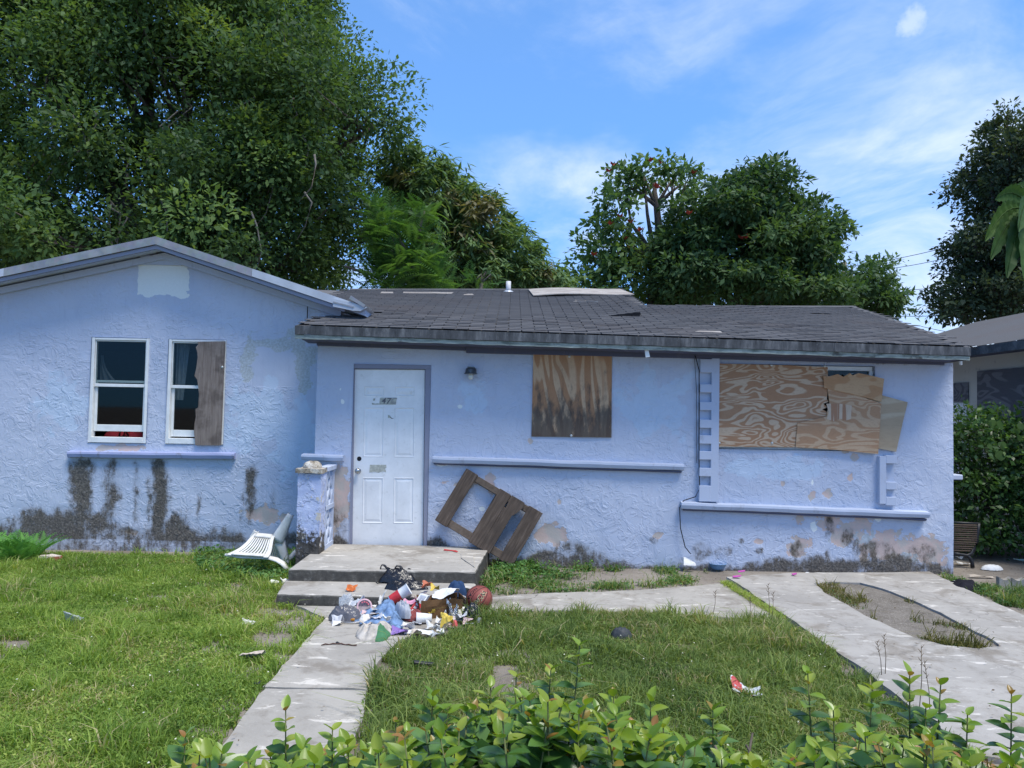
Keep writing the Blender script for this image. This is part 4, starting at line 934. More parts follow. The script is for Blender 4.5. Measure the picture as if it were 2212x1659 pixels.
# ================================================================ steps, pillar, screen
ZS, ZT = 0.105, 0.222
f1L, f1R = G(623, 1229, ZT), G(1027, 1235, ZT); f2L, f2R = G(597, 1283, ZS), G(1027, 1293, ZS)
steps = thing('front_steps', ((f1L.x + f1R.x) / 2, f2L.y, 0), 'two concrete steps below the white door, risers black with algae', 'steps')
def cast(name, pts, z0, z1, seed, edge=0.018):
    loop = []
    for i in range(len(pts)):
        a, c_ = pts[i], pts[(i + 1) % len(pts)]; n = max(2, int((c_ - a).length / .06))
        for k in range(n): loop.append(a.lerp(c_, k / n))
    n = len(loop); cen = sum(loop, Vector()) / n; V = []; rings = [(0, z0), (0, (z0 + z1) / 2), (0, z1 - edge), (edge * .3, z1 - edge * .35), (edge, z1)]
    for k, (ins, z) in enumerate(rings):
        for q in loop:
            j = mnoise.noise((q.x * 9, q.y * 9, z * 20 + seed)) * .006 + mnoise.noise((q.x * 30, q.y * 30, seed + z)) * (.005 if k > 1 else .002)
            d = (cen - q); d.z = 0; d = Vector((math.copysign(1, d.x), math.copysign(1, d.y), 0))
            V.append(Vector((q.x + d.x * (ins + j), q.y + d.y * (ins + j), z + (j * .6 if k > 1 else 0))))
    fs = [(r * n + i, r * n + (i + 1) % n, (r + 1) * n + (i + 1) % n, (r + 1) * n + i) for r in range(len(rings) - 1) for i in range(n)]
    top = V[-n:]; m_ = len(rings) - 1
    for tr in tessellate_polygon([top]):
        a, b_, c_ = (top[i] for i in tr); tr = tr if (b_ - a).cross(c_ - a).z > 0 else tr[::-1]; fs.append(tuple(m_ * n + i for i in tr))
    return mk(name, V, fs, M_STEP, steps)
YB = YR - .03
cast('upper_step', [Vector((f1L.x, f1L.y, 0)), Vector((f1R.x, f1R.y, 0)), Vector((f1R.x + .10, YB, 0)), Vector((f1L.x - .02, YB, 0))], -.05, ZT, 2)
cast('lower_step', [Vector((f2L.x, f2L.y, 0)), Vector((f2R.x, f2R.y, 0)), Vector((f1R.x + .004, f1R.y + .1, 0)), Vector((f1L.x - .05, f1L.y + .1, 0))], -.05, ZS, 5)
a = G(985, 1192, ZT + .004); 
MB().prism([G(u, v, ZT + .004) for u, v in [(960, 1186), (972, 1188), (985, 1189), (990, 1192), (986, 1193), (975, 1190), (958, 1189)]], Vector((0, 0, .002))).build('red_paint_mark', simple('red_paint', (0.45, 0.05, 0.05)), steps)
MB().prism([G(u, v, ZT + .003) for u, v in [(996, 1196), (1022, 1200), (1025, 1226), (996, 1206)]], Vector((0, 0, .006))).build('cement_patch', M_CONC, steps)

PY = 8.5
pxa, pxb = W(641, 1120, PY).x, W(691, 1120, PY).x; pzt = W(665, 1022, PY).z
pil = thing('porch_pillar', ((pxa + pxb) / 2, PY, ZT), 'short peeling stucco pillar with domed cap and pierced block screen', 'pillar')
m = Mat('peeling_pillar', PAINT, 0.9, 0.15); c = m.coord()
n1 = m.noise(c, 6, 5, .65, .4); n2 = m.noise(c, 17, 6, .7); zz = m.n('SeparateXYZ', {0: c}, out=2)
low = m.n('MapRange', {0: zz, 1: .2, 2: .62, 3: .42, 4: 0.0}); cl = m.mix(m.step(n2, .4, .7), (0.42, 0.48, 0.68), (0.50, 0.56, 0.72))
cl = m.mix(m.step(n1, .575, .60), cl, m.mix(n2, (0.46, 0.42, 0.36), (0.58, 0.55, 0.50)))
cl = m.mix(m.step(m.math('ADD', m.noise(c, 11, 6, .72), low), .66, .78), cl, m.ramp(n2, [(.3, (.03, .028, .027)), (.7, (.12, .11, .10))]))
m.set(Base=cl, Normal=m.bump(m.math('ADD', m.step(n1, .5, .56), n2), .7, .012)); M_PILLAR = m
m = Mat('lichen_cap', (0.5, 0.48, 0.44), 0.95, .1); c = m.coord(); n1 = m.noise(c, 14, 6, .72); n2 = m.noise(c, 40, 5, .7)
m.set(Base=m.mix(m.step(n2, .55, .65), m.ramp(n1, [(.33, (.10, .08, .055)), (.48, (.34, .30, .24)), (.62, (.58, .55, .49))]), (.2, .17, .13)), Normal=m.bump(n2, .6, .01)); M_LICHEN = m
def rough_box(name, a, b_, mat, parent, nseg=(4, 4, 14), amp=.006, seed=0):
    V = []; Fc = []
    def face(o, du, dv, nu, nv):
        b0 = len(V)
        for j in range(nv + 1):
            for i in range(nu + 1):
                p = o + du * (i / nu) + dv * (j / nv); q = mnoise.noise_vector((p.x * 7 + seed, p.y * 7, p.z * 7)) * amp + mnoise.noise_vector((p.x * 23, p.y * 23, p.z * 23 + seed)) * amp * .6; V.append(p + q)
        for j in range(nv):
            for i in range(nu): Fc.append((b0 + j * (nu + 1) + i, b0 + j * (nu + 1) + i + 1, b0 + (j + 1) * (nu + 1) + i + 1, b0 + (j + 1) * (nu + 1) + i))
    a, b_ = Vector(a), Vector(b_); d = b_ - a; X_, Y_, Z_ = Vector((d.x, 0, 0)), Vector((0, d.y, 0)), Vector((0, 0, d.z)); nx, ny, nz = nseg
    face(a, X_, Z_, nx, nz); face(a + X_, Y_, Z_, ny, nz); face(a + X_ + Y_, -X_, Z_, nx, nz); face(a + Y_, -Y_, Z_, ny, nz); face(a + Z_, X_, Y_, nx, ny); face(a + Y_, X_, -Y_, nx, ny)
    return mk(name, V, Fc, mat, parent, True)
rough_box('shaft', (pxa, PY, -.02), (pxb, PY + .24, pzt), M_PILLAR, pil, (8, 8, 36), .007)
ck = rough_box('cap', (pxa - .025, PY - .03, pzt), (pxb + .012, PY + .26, pzt + .05), M_LICHEN, pil, (10, 10, 4), .01, 3)
V = []; n = 14
for j in range(n):
    for i in range(28):
        ph = math.pi / 2 * j / (n - 1); a = 2 * math.pi * i / 28; r = .105 * (1 - .0 * j)
        p = Vector((math.cos(ph) * math.cos(a) * r, math.cos(ph) * math.sin(a) * r, math.sin(ph) ** .8 * .085)); p += mnoise.noise_vector(p * 18) * .008
        V.append(Vector(((pxa + pxb) / 2 + .0, PY + .12, pzt + .046)) + p)
mk('dome', V, [(j * 28 + i, j * 28 + (i + 1) % 28, (j + 1) * 28 + (i + 1) % 28, (j + 1) * 28 + i) for j in range(n - 1) for i in range(28)], M_LICHEN, pil, True)
# pierced block screen from the pillar back to the wall
sx0, sx1 = pxb - .075, pxb + .005; sy0, sy1 = PY + .245, YR - .04; zt_ = pzt + .0
MB().box((sx0 - .012, sy0, zt_), (sx1 + .018, sy1, zt_ + .055), bev=.006).build('rail', M_TRIM, pil)
def bar2(p, q, w_):
    p, q = Vector(p), Vector(q); d = (q - p).normalized(); s = Vector((0, -d.z, d.y)) * w_ / 2
    MB().prism([Vector((sx1, *(p - s)[1:])), Vector((sx1, *(q - s)[1:])), Vector((sx1, *(q + s)[1:])), Vector((sx1, *(p + s)[1:]))], Vector((sx0 - sx1, 0, 0))).build('screen_bar', M_TRIM, pil)
nblk = 2; bh = (zt_ - ZT) / nblk; ym = (sy0 + sy1) / 2
for i in range(nblk):
    za, zb = ZT + i * bh, ZT + (i + 1) * bh; zm = (za + zb) / 2
    sxk = sx1; bar2((0, sy0, za + .025), (0, sy1, za + .025), .05); sx1 -= .003; bar2((0, sy0 + .022, za + .001), (0, sy0 + .022, zb - .001), .044); sx1 -= .002; bar2((0, sy1 - .022, za + .002), (0, sy1 - .022, zb - .002), .044); sx1 -= .002
    for ya, yb, zc, zd in ((sy0, ym, za, zm), (ym, sy1, za, zm), (sy0, ym, zm, zb), (ym, sy1, zm, zb)):
        bar2((0, ya, zc), (0, yb, zd), .045); sx1 -= .003; bar2((0, ya, zd), (0, yb, zc), .045); sx1 -= .002
    sx1 = sxk

# ================================================================ pallet
pn = Vector((0, -1, 0.22)).normalized(); pp0 = W(1008, 1012, YR - .03)
TL, TR_, BR_, BL_ = (PL(u, v, pp0, pn) for u, v in ((1008, 1012), (1172, 1110), (1106, 1216), (932, 1128)))
ea = (TR_ - TL).normalized(); eb_ = (BL_ - TL); eb_ = (eb_ - ea * eb_.dot(ea)).normalized(); ecn = eb_.cross(ea).normalized()
if ecn.y > 0: ecn = -ecn
LA, LB = (TR_ - TL).length, ((BL_ - TL).dot(eb_) + (BR_ - TR_).dot(eb_)) / 2
PM = frame_M(TL, ea, eb_, ecn)
pal = thing('pallet', (PM @ Vector((LA / 2, LB, 0))), 'broken brown wooden pallet leaning askew against the wall', 'pallet')
M_PAL = Mat('old_pallet_wood', (0.16, 0.125, 0.10), 0.85, .15); m = M_PAL; c = m.coord()
gv = m.n('VectorMath', {0: c, 1: tuple(eb_)}, operation='DOT_PRODUCT', out='Value'); ga = m.n('VectorMath', {0: c, 1: tuple(ea)}, operation='DOT_PRODUCT', out='Value')
gn = m.noise(m.n('CombineXYZ', {0: m.math('MULTIPLY', gv, 2.2), 1: m.math('MULTIPLY', ga, 26.0), 2: 0.0}), 1.6, 6, .7)
m.set(Base=m.mix(m.math('MULTIPLY', m.step(m.noise(c, 4, 4, .6), .45, .7), .6), m.ramp(gn, [(.3, (.045, .034, .027)), (.55, (.095, .073, .058)), (.75, (.155, .122, .10))]), (.05, .04, .034)), Normal=m.bump(gn, .5, .005))
M_PAL2 = wood('old_stringer_wood', (0.14, 0.11, 0.085), (0.07, 0.053, 0.042), (3, 3, 3))
def pbox(name, a0, b0, c0, a1, b1, c1, mat=M_PAL, sk=0.0):
    MB().box((a0, b0, c0), (a1, b1, c1), M=PM @ Matrix.Rotation(sk, 4, 'Z'), bev=.004).build(name, mat, pal)
pbox('stringer', .01, .008, -.075, LA - .01, .085, -.001, M_PAL2); pbox('stringer', .01, LB - .10, -.075, LA - .01, LB - .01, -.001, M_PAL2)
pbox('deck_board', 0, 0, 0, .16, LB, .022); pbox('deck_board', .465, 0, .001, .615, LB + .012, .019); pbox('deck_board', .617, .16, 0, .748, LB + .004, .018, M_PAL, .004); pbox('deck_board', LA - .18, -.004, 0, LA, LB, .022)
pbox('back_board', .45, .0, -.095, .60, LB, -.077, M_PAL2); pbox('back_board', .02, .0, -.095, .15, LB, -.077, M_PAL2); pbox('back_board', LA - .13, 0, -.095, LA - .01, LB, -.077, M_PAL2)
MB().prism([PM @ Vector(v) for v in ((.625, -.002, 0), (.80, -.002, 0), (.82, .05, 0), (.76, .19, 0), (.70, .23, 0), (.64, .21, 0))], PM.to_3x3() @ Vector((0, 0, .018))).build('broken_board', M_PAL, pal)

# ================================================================ toppled plastic chair
ch = thing('plastic_chair', G(560, 1215), 'toppled white plastic garden chair lying against the wall by the pillar', 'chair')
M_CH = simple('dirty_white_plastic', (0.70, 0.685, 0.64), 0.42, 0.45, var=.16, sc=7)
Yn, Yf = 8.45, 8.95
def curve_panel(rows, name, th=.012, mat=M_CH):
    """rows: list of rows of points (a loft), given a thickness"""
    nu = len(rows[0]); V = [p for r in rows for p in r]; n = len(V); gf = grid_faces(nu, len(rows))
    N = []
    for j in range(len(rows)):
        for i in range(nu):
            a = rows[j][min(i + 1, nu - 1)] - rows[j][max(i - 1, 0)]; b_ = rows[min(j + 1, len(rows) - 1)][i] - rows[max(j - 1, 0)][i]; N.append(a.cross(b_).normalized() * th)
    V2 = V + [v - q for v, q in zip(V, N)]; fs = gf + [tuple(n + i for i in f[::-1]) for f in gf]; nv = len(rows)
    ring = [i for i in range(nu)] + [j * nu + nu - 1 for j in range(1, nv)] + [(nv - 1) * nu + i for i in range(nu - 2, -1, -1)] + [j * nu for j in range(nv - 2, 0, -1)]
    fs += [(ring[(i + 1) % len(ring)], ring[i], n + ring[i], n + ring[(i + 1) % len(ring)]) for i in range(len(ring))]
    return mk(name, V2, fs, mat, ch, True)
# seat surface: near edge and far edge as curves from the front lip (west) to the ridge (east)
near = [W(u, v, y) for u, v, y in ((579, 1204, 8.40), (583, 1198, 8.47), (586, 1190, 8.54), (588, 1178, 8.61), (590, 1166, 8.68), (593, 1156, 8.75))]
far = [W(u, v, y) for u, v, y in ((489, 1198, 8.40), (503, 1192, 8.47), (518, 1184, 8.54), (531, 1173, 8.61), (541, 1161, 8.68), (551, 1152, 8.75))]
def sp(t, s):
    k = t * (len(near) - 1); i = min(int(k), len(near) - 2); f = k - i
    return near[i].lerp(near[i + 1], f).lerp(far[i].lerp(far[i + 1], f), s)
T = [i / 14 for i in range(15)]
for s0, s1 in ((0, .13), (.87, 1)): curve_panel([[sp(t, s0 + (s1 - s0) * k / 3) + Vector((0, 0, .006 * (k in (0, 3)))) for t in T] for k in range(4)], 'seat_edge')
for k in range(8):
    a = .155 + k * .09; curve_panel([[sp(t, a + .055 * j / 2) for t in [.16 + .68 * i / 10 for i in range(11)]] for j in range(3)], 'slat', .007)
curve_panel([[sp(t, s) for s in [.12 + .76 * i / 10 for i in range(11)]] for t in (0, .06, .12, .165)], 'front_rail'); curve_panel([[sp(t, s) for s in [.12 + .76 * i / 10 for i in range(11)]] for t in (.835, .9, .95, 1)], 'rear_rail')
# rolled lip running down to a leg in the grass
lip = [W(u, v, Yn - .02) for u, v in ((485, 1199), (520, 1205), (555, 1206), (580, 1208), (596, 1213), (608, 1221), (617, 1232))]
lip2 = [W(u, v, Yn + .05) for u, v in ((490, 1196), (522, 1199), (556, 1199), (582, 1200), (600, 1204), (615, 1213), (626, 1228))]
curve_panel([lip, [a.lerp(b_, .5) + Vector((0, -.01, .012)) for a, b_ in zip(lip, lip2)], lip2], 'arm')
# backrest under the ridge
bn = [W(u, v, y) for u, v, y in ((593, 1157, 8.76), (600, 1174, 8.8), (606, 1194, 8.84), (611, 1218, 8.86))]; bf = [W(u, v, y) for u, v, y in ((552, 1153, 8.78), (566, 1170, 8.95), (574, 1188, 9.0), (580, 1206, 9.05))]
def bp(t, s):
    k = t * 3; i = min(int(k), 2); f = k - i; return bn[i].lerp(bn[i + 1], f).lerp(bf[i].lerp(bf[i + 1], f), s)
for k in range(7): curve_panel([[bp(t / 8, .02 + k * .14 + .085 * j / 2) for t in range(9)] for j in range(3)], 'back_slat', .007)
def leg(c0, c1, w0, w1, depth):
    d = (c1 - c0).normalized(); s = d.cross(Vector((0, 1, 0))).normalized(); rows = []
    for off, yy in ((-1, depth), (-1, 0), (-.4, -.012), (.4, -.012), (1, 0), (1, depth)):
        rows.append([c0.lerp(c1, t / 8) + s * off * (w0 + (w1 - w0) * t / 8) + Vector((0, yy, 0)) for t in range(9)])
    curve_panel(rows, 'leg', .006)
leg(W(597, 1170, 8.74), W(627, 1111, 8.70), .075, .03, .055)
leg(W(603, 1172, 8.76), W(619, 1222, 8.74), .06, .03, .05)
leg(W(545, 1164, 8.8), W(553, 1147, 8.8), .04, .026, .04)
leg(W(617, 1217, Yf - .1), W(640, 1190, Yf + .05), .03, .026, .04)

# ================================================================ basketball
bc = G(1034, 1328); R_ = 0.121; BC = Vector((bc.x, bc.y + .03, R_ + .012))
ball = thing('basketball', (BC.x, BC.y, 0), 'worn red brown basketball at the end of the rubbish pile', 'ball')
m = Mat('pebbled_rubber', (0.22, 0.055, 0.04), 0.6, .35); c = m.coord(); vo = m.n('TexVoronoi', {'Vector': c, 'Scale': 260.0}, out='Distance'); n1 = m.noise(c, 9, 5, .65)
m.set(Base=m.ramp(n1, [(.3, (.17, .042, .034)), (.6, (.255, .066, .052)), (.8, (.33, .12, .09))]), Normal=m.bump(vo, .25, .003)); M_BALL = m
V = []; nn = 40
for j in range(nn + 1):
    for i in range(nn * 2): V.append(BC + Vector((math.sin(math.pi * j / nn) * math.cos(math.pi * i / nn), math.sin(math.pi * j / nn) * math.sin(math.pi * i / nn), math.cos(math.pi * j / nn))) * R_)
mk('skin', V, [(j * 2 * nn + i, (j + 1) * 2 * nn + i, (j + 1) * 2 * nn + (i + 1) % (2 * nn), j * 2 * nn + (i + 1) % (2 * nn)) for j in range(nn) for i in range(2 * nn)], M_BALL, ball, True)
vd = (Vector((0, 0, CAM_H)) - BC).normalized(); rt = Vector((0, 0, 1)).cross(vd).normalized(); up_ = vd.cross(rt)
def bdir(x, y):                    # direction on the ball; x, y in ball radii as seen from the path
    z = math.sqrt(max(0, 1 - x * x - y * y)); return (rt * x + up_ * y + vd * z).normalized()
td = (rt * .60 + up_ * .80); tn = (rt * .80 - up_ * .60)       # along the lettering / across it
def wrap(a, b_): # a along, b across, angles
    v = vd * math.cos(b_) + tn * math.sin(b_); return (v * math.cos(a) + td * math.sin(a)).normalized()
M_SEAM = simple('black_seam', (.016, .014, .014), .6)
def seam(f, n=50): MB().tube([BC + f(i / n) * (R_ * 1.0) for i in range(n + 1)], .0026, 6).build('seam', M_SEAM, ball, True)
seam(lambda s: wrap(-2.6 + 5.2 * s, -.36 - .16 * math.cos((s - .5) * 5.2))); seam(lambda s: wrap(-2.6 + 5.2 * s, .22 + .16 * math.cos((s - .5) * 5.2))); seam(lambda s: wrap(-2.6 + 5.2 * s, .95)); seam(lambda s: wrap(-2.6 + 5.2 * s, -1.15))
def ball_text(body, size, a0, b0, bold, mat, lift, spacing=1.0, shear=.0, flip=False):
    V, Fc = text_mesh(body, size, 0, shear, bold, spacing)
    out = []
    for v in V:
        a = v.x / R_ * -1 + a0; b_ = -v.y / R_ * -1 + b0
        if flip: a, b_ = 2 * a0 - a, 2 * b0 - b_
        out.append(BC + wrap(a, b_) * (R_ + lift))
    mk('lettering', out, Fc, mat, ball)
M_GOLD = simple('gold_print', (.62, .55, .32), .5)
ball_text('Wilson', .062, .02, .0, .0042, M_GOLD, .0008, 1.05, .15); ball_text('Wilson', .062, .02, .0, .0012, M_SEAM, .0016, 1.05, .15)
ball_text('NCAA', .042, .0, -.78, .0012, M_SEAM, .0012, 1.15)
# ================================================================ rubbish by the steps
def crumple(name, c0, size, mat, label, cat, seed, amp=.45, fq=2.2, res=18, flat=.25, rot=0, group='rubbish heaped below the steps', tilt=0, soft=False):
    """something soft dropped on the ground: a slack mound in folds, or a creased sheet"""
    r_ = random.Random(int(seed * 97)); soft = soft or amp < .3 or mat in (M_BAG, M_BAGG, M_MAROON, M_NAVY, M_GREYC)
    Rm = Matrix.Rotation(rot, 3, 'Z'); V = []
    if soft:
        nr, ns = 11, 34; H = size[2] * .95
        for j in range(nr + 1):
            t = j / nr
            for i in range(ns):
                a = 2 * math.pi * i / ns; o = 1 + .22 * mnoise.noise((math.cos(a) * 1.6 + seed, math.sin(a) * 1.6, seed)) + .10 * mnoise.noise((math.cos(a) * 5, math.sin(a) * 5 + seed, 1))
                rr = t ** .75 * o; x, y = math.cos(a) * rr * size[0] / 2, math.sin(a) * rr * size[1] / 2
                prof = (1 - t ** 2.6) ** .8
                fold = 1 + amp * .9 * mnoise.noise((x * 9 / max(size[0], .1) + seed, y * 9 / max(size[1], .1), 3)) - amp * 1.1 * abs(mnoise.noise((math.cos(a) * 3 + seed * 2, math.sin(a) * 3, t * 2.2))) * min(1, t * 2.5)
                z = H * prof * fold + (abs(mnoise.noise((x * 16, y * 16, seed))) * .02 if amp > .2 else 0)
                V.append(Rm @ Vector((x, y, max(z, 0.0))) + c0)
        Fc = [(j * ns + i, j * ns + (i + 1) % ns, (j + 1) * ns + (i + 1) % ns, (j + 1) * ns + i) for j in range(nr) for i in range(ns)]
        return tag(mk(name, V, Fc, mat, None, True), label, cat, group)
    n = 13; cre = [(r_.uniform(0, 6.28), r_.uniform(-.7, .7), r_.uniform(.15, .6) * r_.choice((-1, 1))) for _ in range(9)]
    P = []
    for b in range(n):
        for a in range(n):
            s_, t_ = a / (n - 1) * 2 - 1, b / (n - 1) * 2 - 1; e = 1 + .22 * mnoise.noise((s_ * 1.5 + seed, t_ * 1.5, seed))
            z = sum(k * abs(s_ * math.cos(an) + t_ * math.sin(an) - of) for an, of, k in cre) + .25 * mnoise.noise((s_ * 3, t_ * 3 + seed, seed))
            sh = sum(k * .25 * abs(s_ * math.cos(an + 1) + t_ * math.sin(an + 1) - of) for an, of, k in cre)
            P.append(Vector(((s_ + sh * .4) * e, (t_ - sh * .3) * e, z)))
    z0 = min(q.z for q in P); z1 = max(q.z for q in P); x1 = max(abs(q.x) for q in P); y1 = max(abs(q.y) for q in P)
    Q = [Rm @ Vector((q.x / x1 * size[0] / 2, q.y / y1 * size[1] / 2, (q.z - z0) / (z1 - z0) * size[2] * .9)) for q in P]
    N = len(Q); V = [q + c0 for q in Q] + [q + c0 + Vector((.0015, .0015, .003)) for q in Q]; gf = grid_faces(n, n)
    ring = [i for i in range(n)] + [j * n + n - 1 for j in range(1, n)] + [(n - 1) * n + i for i in range(n - 2, -1, -1)] + [j * n for j in range(n - 2, 0, -1)]
    Fc = [f[::-1] for f in gf] + [tuple(N + i for i in f) for f in gf] + [(ring[i], ring[(i + 1) % len(ring)], N + ring[(i + 1) % len(ring)], N + ring[i]) for i in range(len(ring))]
    return tag(mk(name, V, Fc, mat, None, False), label, cat, group)
def drape(name, outline, z0, hfun, mat, label, cat, n=30, th=.006, seed=0, group='rubbish heaped below the steps', mats=None, fsel=None):
    """a garment lying in folds: outline on the ground, height from hfun, wrinkles on top"""
    xs = [p.x for p in outline]; ys = [p.y for p in outline]
    gx = np.linspace(min(xs), max(xs), n); gy = np.linspace(min(ys), max(ys), n); X, Y = np.meshgrid(gx, gy)
    ins = inpoly([(p.x, p.y) for p in outline], X, Y)
    k = 1.0
    Z = np.array([[hfun((x - min(xs)) / (max(xs) - min(xs)), (y - min(ys)) / (max(ys) - min(ys))) for x in gx] for y in gy])
    wr = (np.abs(fbm(X * 12 + seed, Y * 7, 3, seed) - .5) * -0.22 + .03) + (fbm(X * 5, Y * 5, 2, seed + 3) - .5) * .09
    # distance to the edge thins the folds
    ed = np.ones(X.shape)
    for i in range(len(outline)):
        a, b_ = outline[i], outline[(i + 1) % len(outline)]; d = b_ - a; L2 = d.x ** 2 + d.y ** 2
        t = np.clip(((X - a.x) * d.x + (Y - a.y) * d.y) / L2, 0, 1); ed = np.minimum(ed, np.hypot(X - a.x - t * d.x, Y - a.y - t * d.y))
    f = np.clip(ed / .11, 0, 1) ** .7; Z = z0 + (Z + wr) * f + .004
    Z = np.maximum(Z, z0 + .003)
    V = [Vector((x, y, z)) for x, y, z in zip(X.ravel(), Y.ravel(), Z.ravel())]; I = ins.ravel()
    fs = [q for q in grid_faces(n, n) if sum(I[list(q)]) >= 3]
    N0 = len(V); V2 = V + [Vector((v.x, v.y, z0)) for v in V]
    cnt = {}
    for q in fs:
        for e in zip(q, q[1:] + q[:1]): cnt[e] = 1
    side = [(b_, a, N0 + a, N0 + b_) for a, b_ in cnt if (b_, a) not in cnt]
    allf = fs + side
    fm = None
    if fsel: fm = [fsel(*(sum((V2[i] for i in q), Vector()) / len(q))) for q in allf]
    o = mk(name, V2, allf, mats or mat, None, True, fm=fm)
    used = set(i for q in allf for i in q)
    return tag(o, label, cat, group)
GRP = 'rubbish heaped below the steps'
def gl(u, v, z=0.018): return G(u, v, z)
M_BAG = Mat('black_bag', (0.014, 0.014, 0.017), 0.25, .5); c = M_BAG.coord(); M_BAG.set(Normal=M_BAG.bump(M_BAG.noise(c, 14, 3, .55, 1.5), .6, .02))
M_BAGG = Mat('smoky_bag', (0.10, 0.10, 0.115), 0.3, .5); c = M_BAGG.coord(); M_BAGG.set(Normal=M_BAGG.bump(M_BAGG.noise(c, 14, 3, .55, 1.5), .6, .02))
M_CLEAR = Mat('clear_film', (0.62, 0.65, 0.68), 0.2, .5); c = M_CLEAR.coord(); nb = M_CLEAR.bump(M_CLEAR.noise(c, 30, 5, .7, 1.2), .8, .02); M_CLEAR.set(Normal=nb)
M_CLEAR.surf(M_CLEAR.n('MixShader', {0: .5, 1: M_CLEAR.n('BsdfTransparent', {'Color': (.92, .93, .95)}), 2: M_CLEAR.b.outputs[0]}))
def cloth(name, col, var=.15): 
    m = Mat(name, col, .95, .08); c = m.coord(); n = m.noise(c, 12, 4, .6); w_ = m.noise(c, 300, 2)
    m.set(Base=m.ramp(n, [(.3, tuple(x * (1 - var * 1.6) for x in col)), (.7, tuple(min(1, x * (1 + var)) for x in col))]), Normal=m.bump(w_, .3, .002)); return m
M_PAPER = simple('white_paper', (.72, .71, .68), .8, .2, var=.08, sc=14, bump=.5, bsc=35); M_TISSUE = simple('tissue', (.66, .64, .60), .95, .1, bump=.8, bsc=40)
M_RED = simple('red_print', (.50, .035, .04), .45, .4); M_YEL = simple('yellow_wrapper', (.58, .42, .06), .4, .4); M_CARD = simple('brown_card', (.17, .095, .045), .85, .15, var=.15, sc=9)
M_FOIL = simple('silver_foil', (.55, .56, .58), .25, .5, .9, bump=.9, bsc=45); M_PINK = simple('pink_plastic', (.62, .30, .40), .5, .4); M_DEN = cloth('faded_denim', (.155, .245, .40), .4); M_CREAM = cloth('grubby_cream_jersey', (.46, .42, .37), .25); M_GREENC = cloth('green_jersey', (.07, .19, .095)); M_NAVY = cloth('navy_cloth', (.03, .06, .13)); M_MAROON = cloth('maroon_towel', (.26, .075, .07)); M_GREYC = cloth('grey_cloth', (.34, .36, .40)); M_PURP = simple('purple_print', (.22, .13, .38), .5)
# black carrier bag standing on the lower step
bagp = G(858, 1257, ZS + .002)
t = thing('carrier_bag', bagp, 'black plastic carrier bag with two loop handles on the lower step', 'bag')
bb = crumple('body', bagp + Vector((0, .03, 0)), (.44, .26, .125), M_BAG, None, None, 2.3, .38, 1.7, 26, .3, group=None); COL.objects.unlink(bb); link(bb, t)
for (ua, ub, ut, vt) in ((822, 842, 826, 1222), (850, 876, 858, 1224)):
    Yb = bagp.y + .02
    A, B_, Tp = W(ua, 1246, Yb), W(ub, 1240, Yb), W(ut, vt, Yb)
    pts = []
    for i in range(13):
        s = i / 12; q = A * (1 - s) ** 2 + (Tp + (Tp - (A + B_) / 2) * 1.15) * 2 * s * (1 - s) + B_ * s ** 2; pts.append(q)
    rows = [[p + Vector((0, k * .018, .006 * math.sin(i * 1.3 + k))) for i, p in enumerate(pts)] for k in range(3)]
    V = [p for r in rows for p in r] + [p + Vector((0, 0, .006)) for r in rows for p in r]; n3 = 39
    MBh = MB(); MBh.add(V, grid_faces(13, 3) + [tuple(n3 + i for i in f[::-1]) for f in grid_faces(13, 3)]); MBh.build('handle', M_BAG, t, True)
    MB().tube(pts, .007, 6).build('handle_roll', M_BAG, t, True)
crumple('plastic_bag', gl(868, 1296) + Vector((.02, .06, 0)), (.50, .16, .17), M_BAG, 'slack black bag pressed against the lower riser behind the cups', 'bag', 5.1, .4, 2, 22, .35)
crumple('plastic_bag', gl(745, 1337), (.30, .20, .11), M_BAGG, 'smoky grey plastic bag at the left end of the rubbish', 'bag', 7.7, .45, 2, 20, .35)
crumple('plastic_bag', gl(750, 1316), (.17, .13, .15), M_CLEAR, 'crushed clear plastic bag with orange print on top', 'bag', 9.2, .4, 2, 18, .3)
crumple('wrapper', gl(755, 1300) + Vector((0, .04, .085)), (.12, .06, .07), simple('orange_wrapper', (.62, .17, .04), .4), 'orange and red wrapper on the clear bag', 'wrapper', 3.3, .4, 2, 12, .2)
crumple('plastic_bag', gl(770, 1325) + Vector((0, .0, .05)), (.14, .11, .13), simple('white_film', (.55, .56, .58), .35, .4), 'whitish film scrap folded over the grey bag', 'bag', 12.2, .5, 2.2, 16, .25, tilt=.5)
def cup(name, base, axis, r0, r1, L, mats, label, band=None, lid=None):
    """a paper cup: axis from base to rim"""
    ax = axis.normalized(); q = ax.to_track_quat('Z', 'Y').to_matrix().to_4x4(); Mx = Matrix.Translation(base) @ q
    t = thing(name, base, label, 'cup', GRP)
    MB().lathe([(0, .004), (r0, .0), (r0 + (r1 - r0) * .5, L * .5), (r1, L), (r1 + .003, L + .002), (r1 - .001, L + .003), (r1 - .003, L - .004), (r0 - .002, .006), (0, .006)], Mx, 28).build('wall', mats[0], t, True)
    if band: MB().lathe([(r0 + (r1 - r0) * band[0] + .0012, L * band[0]), (r0 + (r1 - r0) * band[1] + .0012, L * band[1])], Mx, 28).build('printed_band', mats[1], t, True)
    MB().lathe([(r1 + .001, L - .002), (r1 + .0035, L), (r1 + .0035, L + .004), (r1 + .001, L + .005)], Mx, 28).build('rim', mats[0], t, True)
    return t
M_CUPW = simple('cup_card', (.70, .71, .71), .5, .3, var=.05)
cup('paper_cup', gl(838, 1316) + Vector((0, .10, .05)), Vector((.85, .15, .52)), .042, .056, .20, [M_CUPW, M_RED], 'large white paper cup with a red band lying behind the jeans', (.06, .55))
